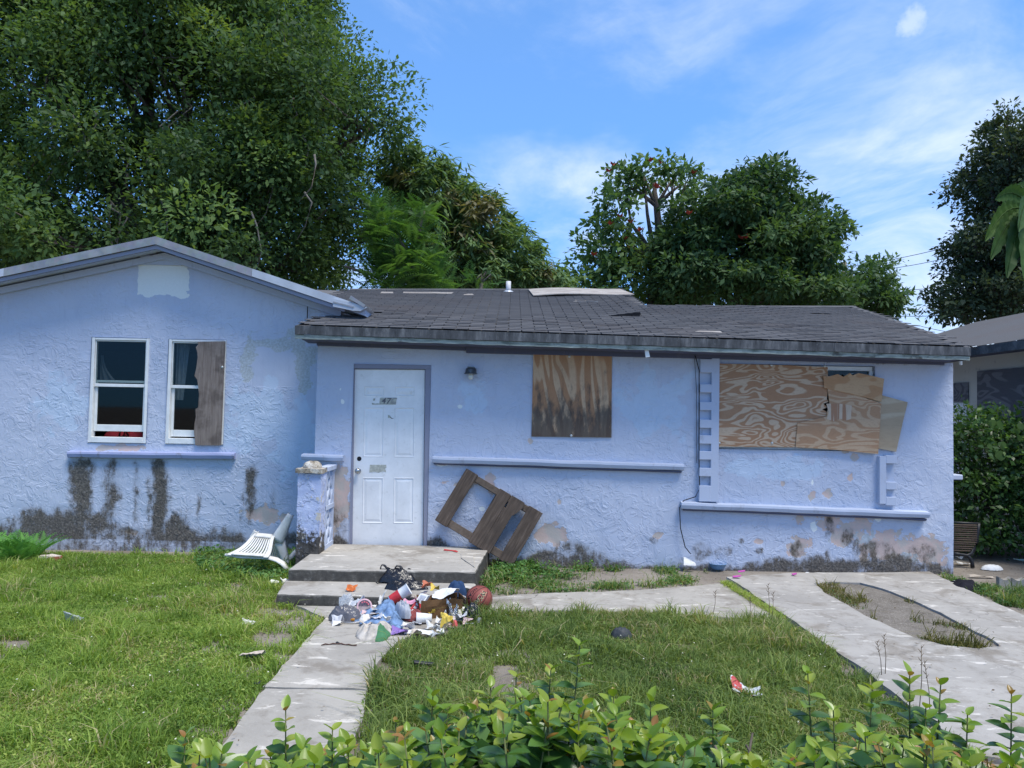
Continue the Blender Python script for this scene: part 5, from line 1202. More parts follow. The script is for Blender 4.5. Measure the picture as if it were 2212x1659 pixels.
cup('paper_cup', gl(932, 1348) + Vector((.0, .01, .047)), Vector((-1, -.12, .02)), .034, .045, .125, [M_CUPW, M_CUPW], 'plain white foam cup tipped on its side at the grass edge')
# see-through lid and cup
p = gl(786, 1330) + Vector((0, .02, .07)); t = thing('cup_lid', p, 'round clear plastic cup with pink print, its open end facing out', 'cup', GRP)
M_PCLR = Mat('pinkish_clear_plastic', (.70, .52, .55), .15, .5); M_PCLR.surf(M_PCLR.n('MixShader', {0: .55, 1: M_PCLR.n('BsdfTransparent', {'Color': (.95, .9, .92)}), 2: M_PCLR.b.outputs[0]}))
Mx = Matrix.Translation(p) @ Vector((.12, -1, .42)).to_track_quat('Z', 'Y').to_matrix().to_4x4()
MB().lathe([(0, -.07), (.04, -.068), (.052, .0), (.060, .018), (.060, .022), (.054, .022)], Mx, 30).build('wall', M_PCLR, t, True)
MB().lathe([(.054, .018), (.066, .020), (.068, .026), (.062, .029), (.055, .027)], Mx, 30).build('rim', simple('pink_rim', (.62, .40, .43), .3), t, True)
V = [];
for i in range(13):
    a = .4 + 2.0 * i / 12
    for r in (.036, .046): V.append(Mx @ Vector((math.cos(a) * r, math.sin(a) * r, .0235)))
mk('lettering', V, [(2 * i, 2 * i + 2, 2 * i + 3, 2 * i + 1) for i in range(12) if i % 3 != 2], simple('pink_print', (.55, .12, .16)), t)
# jeans
J = [gl(*p) for p in ((762, 1338), (770, 1328), (800, 1322), (822, 1306), (842, 1304), (862, 1322), (872, 1350), (868, 1368), (845, 1362), (830, 1350), (812, 1352), (790, 1350), (770, 1347))]
drape('jeans', J, .02, lambda s, t_: .035 + .07 * math.exp(-((s - .68) / .22) ** 2) * (0.4 + t_) + .02 * s, M_DEN, 'faded blue jeans crumpled across the rubbish heap', 'jeans', 40, seed=3)
S_ = [gl(*p) for p in ((770, 1366), (786, 1356), (806, 1362), (820, 1350), (838, 1352), (848, 1358), (852, 1366), (842, 1376), (836, 1383), (822, 1388), (795, 1390), (776, 1384), (768, 1375))]
gx0, gx1 = min(p.x for p in S_), max(p.x for p in S_)
drape('jersey', S_, .02, lambda s, t_: .025 + .025 * math.exp(-((t_ - .45) / .3) ** 2), M_CREAM, 'cream jersey with green panels spread on the path', 'jersey', 38, seed=8, mats=[M_CREAM, M_GREENC],
      fsel=lambda x, y, z: 1 if ((x - gx0) / (gx1 - gx0) > .66 and y < S_[7].y + .05) or (.2 < (x - gx0) / (gx1 - gx0) < .55 and y > S_[1].y - .10) else 0)
# card carton: open brown box
bp0 = gl(943, 1322); t = thing('carton', bp0, 'open brown card carton stuffed with paper', 'carton', GRP)
u1 = (gl(996, 1330) - gl(908, 1336)).normalized(); u2 = Vector((-u1.y, u1.x, 0)); o0 = gl(908, 1338) + Vector((0, 0, 0))
BX = frame_M(o0, u1, u2, Vector((0, 0, 1)))
for (a, b_) in (((0, 0), (.37, 0)), ((.37, 0), (.37, .16)), ((.37, .16), (0, .16)), ((0, .16), (0, 0))):
    aa, bb_ = Vector((*a, 0)), Vector((*b_, 0)); nrm = Vector((bb_.y - aa.y, -(bb_.x - aa.x), 0)).normalized() * .004; n = 9; V = []
    for j in range(4):
        for i in range(n):
            q = aa.lerp(bb_, i / (n - 1)); q += nrm * (mnoise.noise((q.x * 9, q.y * 9, j * .8)) * 4 + j * 1.2) + Vector((0, 0, j / 3 * (.165 + .03 * mnoise.noise((q.x * 7, q.y * 7, 2)))))
            V.append(BX @ q)
    n4 = len(V); V += [v + (BX.to_3x3() @ nrm) for v in V]; gf = grid_faces(n, 4)
    rim = [3 * n + i for i in range(n)]
    mk('side', V, [f[::-1] for f in gf] + [tuple(n4 + i for i in f) for f in gf] + [(rim[i], rim[i + 1], n4 + rim[i + 1], n4 + rim[i]) for i in range(n - 1)], M_CARD, t)
MB().box((.005, .005, .0), (.365, .155, .006), M=BX).build('base', M_CARD, t)
# printed carton standing askew
q = [(878, 1328), (908, 1282), (925, 1287), (893, 1337)]
Yq = gl(890, 1336).y + .01; t = thing('food_carton', gl(890, 1336), 'red and white printed food carton leaning on the brown box', 'carton', GRP)
fr_ = [W(u, v, Yq + .10 * (1337 - v) / 55) for u, v in q]; MB().prism(fr_, Vector((.015, .045, -.01))).build('box', M_PAPER, t)
def onq(s, t_): return fr_[0].lerp(fr_[1], s).lerp(fr_[3].lerp(fr_[2], s), t_)
off = Vector((0, -.0025, .001))
mk('red_panel', [onq(0, 0) + off, onq(.62, 0) + off, onq(.62, 1) + off, onq(0, 1) + off], [(0, 1, 2, 3)], M_RED, t)
for k in range(4): mk('printed_block', [onq(.08 + k * .14, .25) + off * 2, onq(.17 + k * .14, .25) + off * 2, onq(.17 + k * .14, .62) + off * 2, onq(.08 + k * .14, .62) + off * 2], [(0, 1, 2, 3)], M_PAPER, t)
M_BLUEP = simple('blue_print', (.16, .22, .36), .6)
for k in range(7): mk('printed_line', [onq(.66 + k * .045, .15) + off * 2, onq(.675 + k * .045, .15) + off * 2, onq(.675 + k * .045, .85) + off * 2, onq(.66 + k * .045, .85) + off * 2], [(0, 1, 2, 3)], M_BLUEP, t)
def crumb(u, v, dz, size, mat, label, cat, seed, name, dy=0.0, **kw): return crumple(name, gl(u, v) + Vector((0, dy, dz)), size, mat, label, cat, seed, kw.pop('amp', .5), kw.pop('fq', 2.2), kw.pop('res', 15), .25, **kw)
crumb(962, 1330, .14, (.25, .14, .09), M_PAPER, 'crumpled white paper spilling over the top of the brown carton', 'paper', 21.5, 'paper', dy=.07)
crumb(935, 1322, .16, (.10, .08, .07), M_YEL, 'bright yellow wrapper at the back of the carton', 'wrapper', 4.1, 'wrapper', dy=.12)
crumb(916, 1318, .16, (.12, .08, .07), simple('red_yellow_wrapper', (.55, .16, .08), .5), 'small red and yellow packet above the printed carton', 'wrapper', 6.6, 'wrapper', dy=.16)
crumb(985, 1318, .10, (.19, .16, .13), M_NAVY, 'navy blue cap behind the brown carton', 'cap', 8.8, 'cap', dy=.14, amp=.25)
a = gl(975, 1320) + Vector((0, .12, .15)); b_ = gl(1018, 1310) + Vector((0, .1, .12)); 
t = thing('umbrella', a, 'folded black umbrella lying behind the carton', 'umbrella', GRP); MB().tube([a, a.lerp(b_, .3) + Vector((0, 0, .01)), a.lerp(b_, .7), b_], [.012, .03, .027, .014], 12).build('canopy', M_NAVY if False else cloth('black_canopy', (.025, .03, .03)), t, True)
MB().tube([a + (a - b_).normalized() * .05, a], .008, 8).build('handle', M_BLACK, t, True)
crumb(900, 1318, .06, (.16, .10, .08), simple('brownish_bag', (.55, .46, .42), .7), 'beige crumpled paper bag beside the red banded cup', 'paper bag', 3.9, 'paper_bag', dy=.14)
crumb(882, 1322, .05, (.14, .09, .07), M_PINK, 'pink plastic wrap between jeans and printed carton', 'wrapper', 2.2, 'wrapper', dy=.08)
crumb(822, 1326, .06, (.07, .07, .15), M_TISSUE, 'twisted off white rag standing over the jeans', 'rag', 11.3, 'rag', dy=.05, amp=.6)
crumb(868, 1342, .02, (.13, .30, .12), M_GREYC, 'pale grey cloth lying beside the jeans', 'cloth', 13.3, 'cloth', dy=.1, amp=.3, rot=.5)
crumb(893, 1344, .0, (.17, .10, .085), M_MAROON, 'maroon towel scrunched in front of the carton', 'towel', 4.7, 'towel', dy=.04)
crumb(977, 1336, .0, (.10, .10, .20), M_FOIL, 'silver foil bag draped down the front of the carton', 'foil bag', 5.9, 'foil_bag', dy=-.01, amp=.5)
crumb(952, 1350, .0, (.10, .09, .15), M_PAPER, 'stiff white paper bag with a torn rim in front of the carton', 'paper bag', 15.1, 'paper_bag', amp=.35, fq=1.4)
crumb(966, 1356, .0, (.12, .08, .13), M_YEL, 'yellow crisp packet with black print at the grass edge', 'packet', 16.4, 'packet', amp=.5, tilt=.4)
crumb(930, 1340, .04, (.07, .05, .10), M_YEL, 'torn yellow packet wedged behind the paper bag', 'packet', 17.8, 'packet', dy=.06)
crumb(982, 1352, .0, (.055, .055, .05), simple('coral_cap', (.60, .12, .12), .4), 'small coral red bottle cap by the yellow packet', 'bottle cap', 2.7, 'stopper', amp=.12)
crumb(862, 1370, .0, (.15, .10, .06), M_PURP, 'purple and white wrapper between jersey and cup', 'wrapper', 18.8, 'wrapper')
crumb(880, 1364, .0, (.12, .12, .10), M_TISSUE, 'white tissue ball behind the purple wrapper', 'tissue', 19.2, 'tissue')
crumb(908, 1369, .0, (.26, .10, .035), M_PAPER, 'flattened white napkin lying along the grass edge', 'napkin', 22.2, 'napkin', amp=.35)
crumb(834, 1356, .05, (.08, .06, .07), M_PAPER, 'small white paper scrap on the knee of the jeans', 'paper', 23.2, 'paper')
crumb(1018, 1322, .02, (.20, .13, .14), M_CLEAR, 'clear crinkled bag beside the ball', 'bag', 24.2, 'plastic_bag', dy=.04)
crumb(1002, 1340, .0, (.24, .09, .07), simple('white_red_bag', (.58, .50, .48), .4), 'whitish bag with red print in front of the clear bag', 'bag', 25.2, 'plastic_bag', rot=.3)
crumb(1018, 1338, .0, (.19, .12, .13), M_BAG, 'small black bag squeezed against the ball', 'bag', 26.6, 'plastic_bag')
crumb(1036, 1340, .0, (.05, .05, .05), M_CLEAR, 'clear bottle end peeping out under the ball', 'bottle', 27.6, 'bottle', amp=.1, dy=-.09)
crumb(790, 1343, .0, (.10, .14, .06), M_TISSUE, 'pale canvas shoe beside the clear cup', 'shoe', 28.6, 'shoe', amp=.25, rot=-.6)
# wire hoop with an orange strip
hp = [gl(714 + 46 * (1 - math.cos(a)), 1334 + 14 * math.sin(a)) + Vector((0, 0, .012)) for a in [math.pi * i / 20 for i in range(21)]]
tag(MB().tube(hp, .006, 6).build('wire_hoop', simple('grey_wire', (.35, .35, .36), .4, .5, .6), None, True), 'thin grey wire hoop lying on the path', 'wire', GRP)
tag(MB().prism([gl(u, v, .03) for u, v in ((738, 1336), (765, 1336), (766, 1341), (735, 1338))], Vector((0, 0, .012))).build('orange_strip', simple('orange_plastic', (.60, .26, .03), .4)), 'flat orange plastic strip under the grey bag', 'strip', GRP)

# ================================================================ litter over the yard
LG = 'litter scattered over the yard'
def lit(u, v, z, size, mat, label, cat, seed, name='litter', **kw): return crumple(name, G(u, v, min(z, .012) if z < .06 else z), size, mat, label, cat, seed, kw.pop('amp', .5), 2.2, 14, kw.pop('flat', .3), group=LG, **kw)
lit(160, 1352, .03, (.16, .10, .14), M_CLEAR, 'pale torn plastic bag caught in the left lawn', 'bag', 31, 'plastic_bag', tilt=.5)
lit(545, 1424, .02, (.17, .08, .07), simple('soiled_paper', (.5, .42, .35), .9), 'soiled brownish paper by the path edge', 'paper', 32, 'paper')
lit(535, 1351, .02, (.13, .07, .06), M_TISSUE, 'small white tissue in the thin grass near the chair', 'tissue', 33, 'tissue')
lit(597, 1263, .03, (.17, .08, .05), M_PAPER, 'white napkin beside the steps on the left', 'napkin', 34, 'napkin')
lit(612, 1262, .05, (.06, .06, .08), M_PAPER, 'upright scrap of white paper by the steps', 'paper', 35, 'paper')
m = Mat('red_white_can', (.6, .6, .6), .4, .4); c = m.coord(); m.set(Base=m.mix(m.step(m.noise(c, 9, 3, .5), .53, .56), (.60, .62, .64), (.45, .05, .05)), Normal=m.bump(m.noise(c, 40, 4, .7), .7, .01))
lit(1608, 1500, .03, (.22, .13, .11), m, 'crushed white can with red trim in the lawn near the hedge', 'can', 36, 'crushed_can', amp=.4, rot=-.3)
lit(1342, 1375, .02, (.17, .13, .075), simple('dark_stone', (.045, .05, .055), .6, bump=.4), 'smooth dark stone lying in the centre lawn', 'stone', 37, 'stone', amp=.15)
tag(MB().box((-.07, -.02, 0), (.07, .02, .02), M=Matrix.Translation(G(915, 1436, .045)) @ Matrix.Rotation(.1, 4, 'Z') @ Matrix.Rotation(.12, 4, 'Y'), bev=.004).build('plastic_casing', M_BLACK), 'flat black plastic casing in the lawn by the path', 'casing', LG)
bk = G(105, 1215); t = thing('brick', bk, 'broken red brick with pale mortar by the fern', 'brick', LG)
rough_box('clay', bk + Vector((-.02, 0, 0)), bk + Vector((.10, .09, .06)), simple('red_clay', (.30, .095, .06), .9, bump=.5), t, (6, 5, 4), .012)
rough_box('mortar', bk + Vector((-.12, .0, .0)), bk + Vector((.09, .085, .05)), simple('pale_mortar', (.55, .48, .42), .9, bump=.5), t, (8, 5, 4), .02, 5).location.z = .022
p = G(1550, 1230); t = thing('bowl', p, 'light blue plastic bowl at the foot of the wall', 'bowl', LG); MB().lathe([(0, .004), (.06, .004), (.085, .03), (.10, .07), (.106, .072), (.10, .074), (.08, .035), (.055, .012), (0, .012)], Matrix.Translation(p), 28).build('dish', simple('blue_plastic', (.16, .33, .55), .35, .5), t, True)
p = W(1490, 1222, YR - .1); tag(MB().prism([W(1477, 1204, YR - .07), W(1482, 1205, YR - .075), W(1502, 1216, YR - .1), W(1504, 1222, YR - .11), W(1477, 1221, YR - .12)], Vector((0, .04, 0))).build('foam_offcut', M_PAPER), 'white foam wedge against the wall below the cable', 'foam', LG)
for i, (u, v, s, lb) in enumerate(((1592, 1247, .09, 'pink plastic shard nearest the blue bowl'), (1602, 1236, .075, 'bright pink shard close under the lavender wall'), (1716, 1242, .05, 'tiny pink shard alone near the middle of the drive'))):
    tag(MB().prism([G(u, v, .042) + Vector(d) for d in ((-s / 2, -.02, 0), (s * .3, -.03, .012), (s * .55, .0, .02), (s * .2, .03, .01), (-s * .5, .025, .004))], Vector((0, 0, .006))).build('plastic_shard', simple('pink_shard', (.55, .08, .38), .4)), lb, 'shard', LG)
lit(1750, 1241, .036, (.09, .05, .02), M_PAPER, 'small white scrap on the drive below the wall', 'paper', 41, 'paper')
tag(MB().tube([gl(694 + i * 8.5, 1396 - 2 * math.sin(i * .5) - (2 if i > 3 else 0) * .4) + Vector((0, 0, .008 + .006 * (i % 2))) for i in range(10)], [.004 + .0015 * (i % 2) for i in range(10)], 6).build('twig', wood('twig_bark', (.12, .07, .055), (.06, .035, .03)), None, True), 'thin brown twig lying across the path', 'twig', LG)
tag(MB().tube([G(812, 1257, ZS + .006), G(816, 1260, ZS + .006), G(825, 1259, ZS + .006), G(838, 1256, ZS + .008)], .004, 6).build('wire', M_RUBBER, None, True), 'bent black wire on the lower step', 'wire', LG)
lit(742, 1250, ZS + .003, (.06, .04, .035), M_CLEAR, 'tiny clear cap on the lower step', 'bottle cap', 43, 'stopper', amp=.2)
for i, (u, v) in enumerate(((1000, 1318),)): pass
for i, (u, v, lb) in enumerate(((405, 1478, 'dark pebble on the path near the bottom'), (730, 1393, 'dark crumb on the path beside the twig'))): 
    lit(u + 150 if i == 0 else u, v, .02, (.045, .035, .02), M_BLACK, lb, 'pebble', 50 + i, 'pebble', amp=.3)
# ---- east yard
lit(2143, 1230, .0, (.26, .16, .06), M_PAPER, 'shallow white tray lying on the sandy yard', 'tray', 61, 'tray', amp=.12)
lit(2072, 1207, .0, (.10, .07, .05), M_PAPER, 'white paper scrap behind the garden seat', 'paper', 62, 'paper'); lit(2080, 1220, .0, (.2, .1, .05), M_TISSUE, 'curled dry pale leaf under the garden seat', 'leaf', 63, 'dry_leaf', amp=.6)
lit(2200, 1213, .0, (.16, .06, .04), simple('mint_wrapper', (.45, .60, .55), .5), 'mint green wrapper far right on the sand', 'wrapper', 64, 'wrapper')
lit(2120, 1248, .0, (.30, .07, .035), simple('bleached_bark', (.42, .36, .29), .9), 'bleached slat of wood on the sand', 'wood', 65, 'wood_scrap', amp=.3)
drape('black_cloth', [G(u, v) for u, v in ((2044, 1262), (2060, 1258), (2090, 1260), (2118, 1264), (2122, 1272), (2105, 1276), (2085, 1283), (2068, 1278))], .0, lambda s, t_: .05, cloth('black_cloth', (.018, .018, .024)), 'black cloth bundled at the edge of the drive', 'cloth', 22, group=LG, seed=5)
lit(2060, 1262, .0, (.05, .05, .05), M_PAPER, 'bright white paper tip poking from the black cloth', 'paper', 66, 'paper')
def edging(u0, v0, u1, v1, label):
    a, b_ = G(u0, v0), G(u1, v1); n = 12; poly = []
    d = b_ - a; h = .115
    for i in range(n + 1): s = i / n; poly.append(a + d * s + Vector((0, 0, h - .028 * math.sin(math.pi * s) + .0)))
    poly = [a - Vector((0, 0, .05))] + poly + [b_ - Vector((0, 0, .05))]
    tag(MB().prism(poly, Vector((.01, .075, 0))).build('edging_block', M_CONC), label, 'edging block', 'scalloped edging blocks')
edging(2159, 1270, 2185, 1271, 'scalloped concrete edging block nearest the house'); edging(2186.5, 1271, 2214, 1273, 'scalloped concrete edging block furthest from the house')
# ---- garden seat: dark iron frame, thin timber slats
Ys = 9.62; t = thing('garden_seat', G(2100, 1226), 'low dark garden seat of thin slats on a curved iron frame', 'seat')
fr2 = [W(u, v, Ys) for u, v in ((2114, 1131), (2112, 1150), (2109, 1172), (2105, 1186), (2098, 1196), (2088, 1200), (2072, 1197), (2056, 1195))]
MB().tube(fr2, .022, 10).build('side_frame', M_BLACK, t, True)
MB().tube([W(2117, 1131, Ys), W(2090, 1130, Ys), W(2050, 1128, Ys)], .014, 10).build('top_rail', M_BLACK, t, True)
def sleg(u): return MB().tube([W(u, 1198, Ys), W(u + 8, 1206, Ys), W(u + 12, 1216, Ys), W(u + 13, 1226, Ys)], [.02, .023, .023, .025], 10).build('leg', M_BLACK, t, True)
sleg(2088); sleg(2020)
M_SLAT = wood('seat_slat', (.10, .075, .06), (.045, .034, .03), (.8, 1, 12))
for k in range(13):
    v = 1135 + k * 4.6; ur = 2110 - (0 if k < 7 else (k - 7) ** 1.6 * 1.1)
    a, b_ = W(2040, v - 1.2, Ys - .012), W(ur, v, Ys - .012); MB().tube([a, a.lerp(b_, .5) + Vector((0, .004, .004 * (k % 2))), b_], .0105, 6).build('slat', M_SLAT, t, True)

# ================================================================ neighbouring house
XN = 7.6; nb_ = thing('neighbour_house', (XN, 12, 0), 'cream house with grey boarded windows beyond the hedge', 'house')
def WX(u, v, x):
    d = ray(u, v); t_ = x / d.x; return Vector((x, d.y * t_, CAM_H + d.z * t_))
M_CREAMW = trim_mat('cream_render', (0.60, 0.58, 0.50), .3)
yA, yB = 8.0, 17.0; ez_ = WX(2212, 742, 7.15).z
MB().box((XN, yA, -.1), (XN + .2, yB, ez_ - .02)).box((XN + .201, yA, -.1), (XN + 6, yA + .2, ez_ - .02)).box((XN + .201, yB - .2, -.1), (XN + 6, yB, ez_ - .02)).build('wall', M_CREAMW, nb_)
nr = mk('roof', [(7.15, yA - .4, ez_ + .06), (7.15, yB + .4, ez_ + .06), (10.5, yB + .4, ez_ + 1.15), (10.5, yA - .4, ez_ + 1.15), (14.4, yB + .4, ez_ + .06), (14.4, yA - .4, ez_ + .06)], [(0, 3, 2, 1), (3, 5, 4, 2)], M_SHINGLE, nb_)
MB().box((7.13, yA - .4, ez_ - .08), (7.16, yB + .4, ez_ + .05)).build('fascia', M_FASCIA, nb_); MB().box((7.165, yA - .4, ez_ - .05), (XN - .002, yB + .4, ez_ - .025)).build('soffit', M_TRIM_DARK, nb_)
PWN = plywood('grey_plywood', (.20, .20, .21), (.12, .12, .13), 0, (1, 1.0, 2.2), 11, None, (2, 4, 0))
def nboard(ua, va, ub, vb): 
    a, b_ = WX(ua, va, XN - .02), WX(ub, vb, XN - .02); z1 = WX(ua, va, XN - .02).z; z0 = WX(ua, vb, XN - .02).z
    MB().box((XN - .025, min(a.y, b_.y), z0), (XN - .003, max(a.y, b_.y), z1)).build('boarded_window', PWN, nb_)
nboard(2111, 802, 2300, 935); nboard(2060, 828, 2091, 868)
MB().box((XN - .03, WX(2091, 870, XN).y, .8), (XN - .002, WX(2058, 870, XN).y, WX(2075, 868, XN).z - .02)).build('window_frame', M_WHITE, nb_)

# loose scraps through the heap
r_ = random.Random(31)
kinds_ = [('white paper', M_PAPER), ('off white tissue', M_TISSUE), ('grey paper', simple('grey_paper', (.5, .5, .52), .8)), ('beige paper', simple('beige_paper', (.55, .48, .40), .8)), ('pinkish paper', simple('pinkish_paper', (.58, .42, .42), .8)), ('clear film', M_CLEAR)]
areas_ = [('beside the smoky grey bag', 728, 790, 1330, 1352), ('along the jeans', 795, 868, 1320, 1352), ('in front of the brown carton', 880, 975, 1348, 1376), ('between the carton and the ball', 978, 1024, 1328, 1350)]
for i, (kn, km) in enumerate(kinds_):
    for k, (an, ua, ub, va, vb) in enumerate(areas_):
        u, v, s_ = r_.uniform(ua, ub), r_.uniform(va, vb), r_.uniform(.06, .13)
        crumple('paper_scrap' if i < 5 else 'film_scrap', gl(u, v) + Vector((0, 0, r_.uniform(.02, .05) if k == 1 else 0)), (s_, s_ * .8, s_ * r_.uniform(.3, .8)), km, 'small crumpled scrap of %s %s' % (kn, an), 'scrap', 70 + i * 5.3 + k * 1.7, .5, group='pale scraps in the heap')
# ================================================================ trees
def unit(a): return a / np.maximum(np.linalg.norm(a, axis=1, keepdims=True), 1e-9)
def ellip(lst, Y, ry, dy=0.0):
    """crown lobes from (u, v, ru, rv[, y offset]) at distance Y"""
    out = []
    for e in lst:
        yy = Y + (e[4] if len(e) > 4 else 0); p = W(e[0], e[1], yy); k = yy / F_PX
        out.append((p.x, p.y, p.z, e[2] * k, ry * min(1.3, .5 + (e[2] + e[3]) / 200), e[3] * k))
    return out
def leaves_at(P, D, Nrm, L, Wd, fold=.15):
    S = unit(np.cross(D, Nrm)); n = len(P)
    mid = P + D * (L * .45)[:, None]
    V = np.stack([P, mid + S * (Wd * .5)[:, None] + Nrm * (Wd * fold)[:, None], P + D * L[:, None], mid - S * (Wd * .5)[:, None] + Nrm * (Wd * fold)[:, None]], 1)
    return V.reshape(-1, 3), np.arange(n * 4).reshape(n, 4)
def crown_points(lobes, per_m2, rsub, nleaf, rng, fill=.25, zmin=None, jag=.18):
    """clump centres spread over the lobes' skins and inside, then leaves round each clump"""
    C = []; 
    for cx, cy, cz, rx, ry, rz in lobes:
        area = 4 * math.pi * ((rx * ry) ** 1.6 / 3 + (rx * rz) ** 1.6 / 3 + (ry * rz) ** 1.6 / 3) ** (1 / 1.6)
        n = max(6, int(area * per_m2)); d = unit(rng.normal(size=(n, 3)))
        r = np.where(rng.rand(n) < fill, rng.rand(n) ** .5 * .85, 1 + rng.normal(size=n) * jag * .5)
        C.append(np.stack([cx + d[:, 0] * rx * r, cy + d[:, 1] * ry * r, cz + d[:, 2] * rz * r], 1))
    C = np.concatenate(C)
    # drop clumps deep inside another lobe
    deep = np.zeros(len(C), int)
    for cx, cy, cz, rx, ry, rz in lobes: deep += ((C[:, 0] - cx) / rx) ** 2 + ((C[:, 1] - cy) / ry) ** 2 + ((C[:, 2] - cz) / rz) ** 2 < .42
    C = C[(deep == 0) | (rng.rand(len(C)) < .25)]
    if zmin is not None: C = C[C[:, 2] > zmin]
    return C
def make_tree(name, label, base, lobes, mat, seed, per_m2=2.2, rsub=.5, nleaf=60, L=.12, Wd=.055, up=.6, droop=0., trunk_r=.25, bark=None, fork=.4, cen=None, extra=None, group='trees behind the house', limbs=True, fill=.25, flat=.6, jag=.18, zmin=1.8):
    rng = np.random.RandomState(seed); t = thing(name, base, label, 'tree', group)
    C = crown_points(lobes, per_m2, rsub, nleaf, rng, fill, zmin, jag); nC = len(C)
    lob = np.array([l[:3] for l in lobes]); near = np.argmin(((C[:, None] - lob[None]) ** 2).sum(2), 1)
    outw = unit(C - lob[near] + 1e-6)
    idx = np.repeat(np.arange(nC), nleaf); n = len(idx)
    cs = rsub * (.6 + .8 * rng.rand(nC))
    dd = unit(rng.normal(size=(n, 3)) + np.array([0, 0, .35]) + outw[idx] * .55); rad = rng.rand(n) ** .4
    off = dd * rad[:, None]; off[:, 2] *= flat
    P = C[idx] + off * cs[idx][:, None] + rng.normal(size=(n, 3)) * .05
    D = unit(dd * .8 + rng.normal(size=(n, 3)) * .55 + np.array([0, 0, -droop])); Nn = dd * .75 + rng.normal(size=(n, 3)) * .45 + np.array([0, -.1, up])
    Nn = unit(Nn - D * (Nn * D).sum(1)[:, None])
    l_ = L * (.5 + 1.0 * rng.rand(n) ** 1.3)
    V, Fc = leaves_at(P, D, Nn, l_, l_ * Wd / L)
    crn = rng.rand(nC); rr = np.clip(.72 * crn[idx] + .28 * rng.rand(n), 0, 1)
    mk('crown', V, Fc, mat, t, attrs={'rnd': np.repeat(rr, 4)})
    bark = bark or M_BARK
    b = MB(); base = Vector(base); ctr = Vector(cen) if cen is not None else Vector((float(np.mean(lob[:, 0])), float(np.mean(lob[:, 1])), base.z + (float(np.mean(lob[:, 2])) - base.z) * fork))
    b.tube([base - Vector((0, 0, .3)), base.lerp(ctr, .35) + Vector((.1, 0, 0)), base.lerp(ctr, .7) - Vector((.06, 0, 0)), ctr], [trunk_r * 1.35, trunk_r, trunk_r * .9, trunk_r * .75], 10)
    b.build('trunk', bark, t, True)
    if limbs:
        r_ = random.Random(seed)
        for i, l in enumerate(lobes):
            e = Vector(l[:3]); m1 = ctr.lerp(e, .5) + Vector((r_.uniform(-.3, .3), r_.uniform(-.3, .3), r_.uniform(-.1, .5)))
            b = MB().tube([ctr, ctr.lerp(m1, .5) + Vector((0, 0, .1)), m1, m1.lerp(e, .6), e], [trunk_r * .6, trunk_r * .42, trunk_r * .3, trunk_r * .2, trunk_r * .1], 7)
            sub = [k for k in range(nC) if near[k] == i]; r_.shuffle(sub)
            for k in sub[:9]:
                q = Vector(C[k]); s = e.lerp(m1, r_.random() * .6); b.tube([s, s.lerp(q, .5) + Vector((r_.uniform(-.15, .15), 0, r_.uniform(-.1, .15))), q], [trunk_r * .11, trunk_r * .07, .008], 5)
            b.build('limb', bark, t, True)
    return t, C, outw, rng
M_BARK = wood('grey_bark', (0.16, 0.135, 0.115), (0.06, 0.05, 0.042), (3, 3, .8))
L_FIG = leafmat('fig_leaf', [(0, (0.039, 0.077, 0.034)), (.35, (0.062, 0.119, 0.044)), (.7, (0.098, 0.175, 0.055)), (.92, (0.150, 0.231, 0.065)), (1, (0.221, 0.288, 0.072))], .36, .6, .22)
L_MANGO = leafmat('mango_leaf', [(0, (0.058, 0.115, 0.057)), (.5, (0.102, 0.179, 0.079)), (.86, (0.168, 0.252, 0.100)), (1, (0.248, 0.287, 0.114))], .34, .55, .25)
L_NEW = leafmat('mango_new_leaf', [(0, (0.129, 0.158, 0.066)), (.5, (0.178, 0.168, 0.099)), (1, (0.210, 0.200, 0.121))], .35, .55, .2)
L_FEATH = leafmat('feathery_leaf', [(0, (0.037, 0.094, 0.029)), (.5, (0.074, 0.174, 0.042)), (1, (0.148, 0.269, 0.070))], .35, .6, .25)
L_TULIP = leafmat('tulip_tree_leaf', [(0, (0.052, 0.106, 0.046)), (.5, (0.085, 0.163, 0.058)), (.85, (0.124, 0.213, 0.072)), (1, (0.169, 0.237, 0.091))], .36, .55, .22)
L_DARK = leafmat('dark_tree_leaf', [(0, (0.036, 0.080, 0.036)), (.5, (0.060, 0.120, 0.047)), (.85, (0.091, 0.160, 0.057)), (1, (0.130, 0.194, 0.072))], .34, .55, .22)
L_OAK = leafmat('oak_leaf', [(0, (0.036, 0.056, 0.036)), (.6, (0.058, 0.088, 0.047)), (1, (0.091, 0.125, 0.058))], .3, .55, .2)
L_BUSH = leafmat('bush_leaf', [(0, (0.024, 0.061, 0.019)), (.5, (0.051, 0.119, 0.030)), (.85, (0.095, 0.189, 0.041)), (1, (0.176, 0.270, 0.068))], .3, .4, .45)
L_FERN = leafmat('fern_leaf', [(0, (0.068, 0.196, 0.042)), (.5, (0.124, 0.304, 0.063)), (1, (0.203, 0.435, 0.105))], .3, .6, .25)
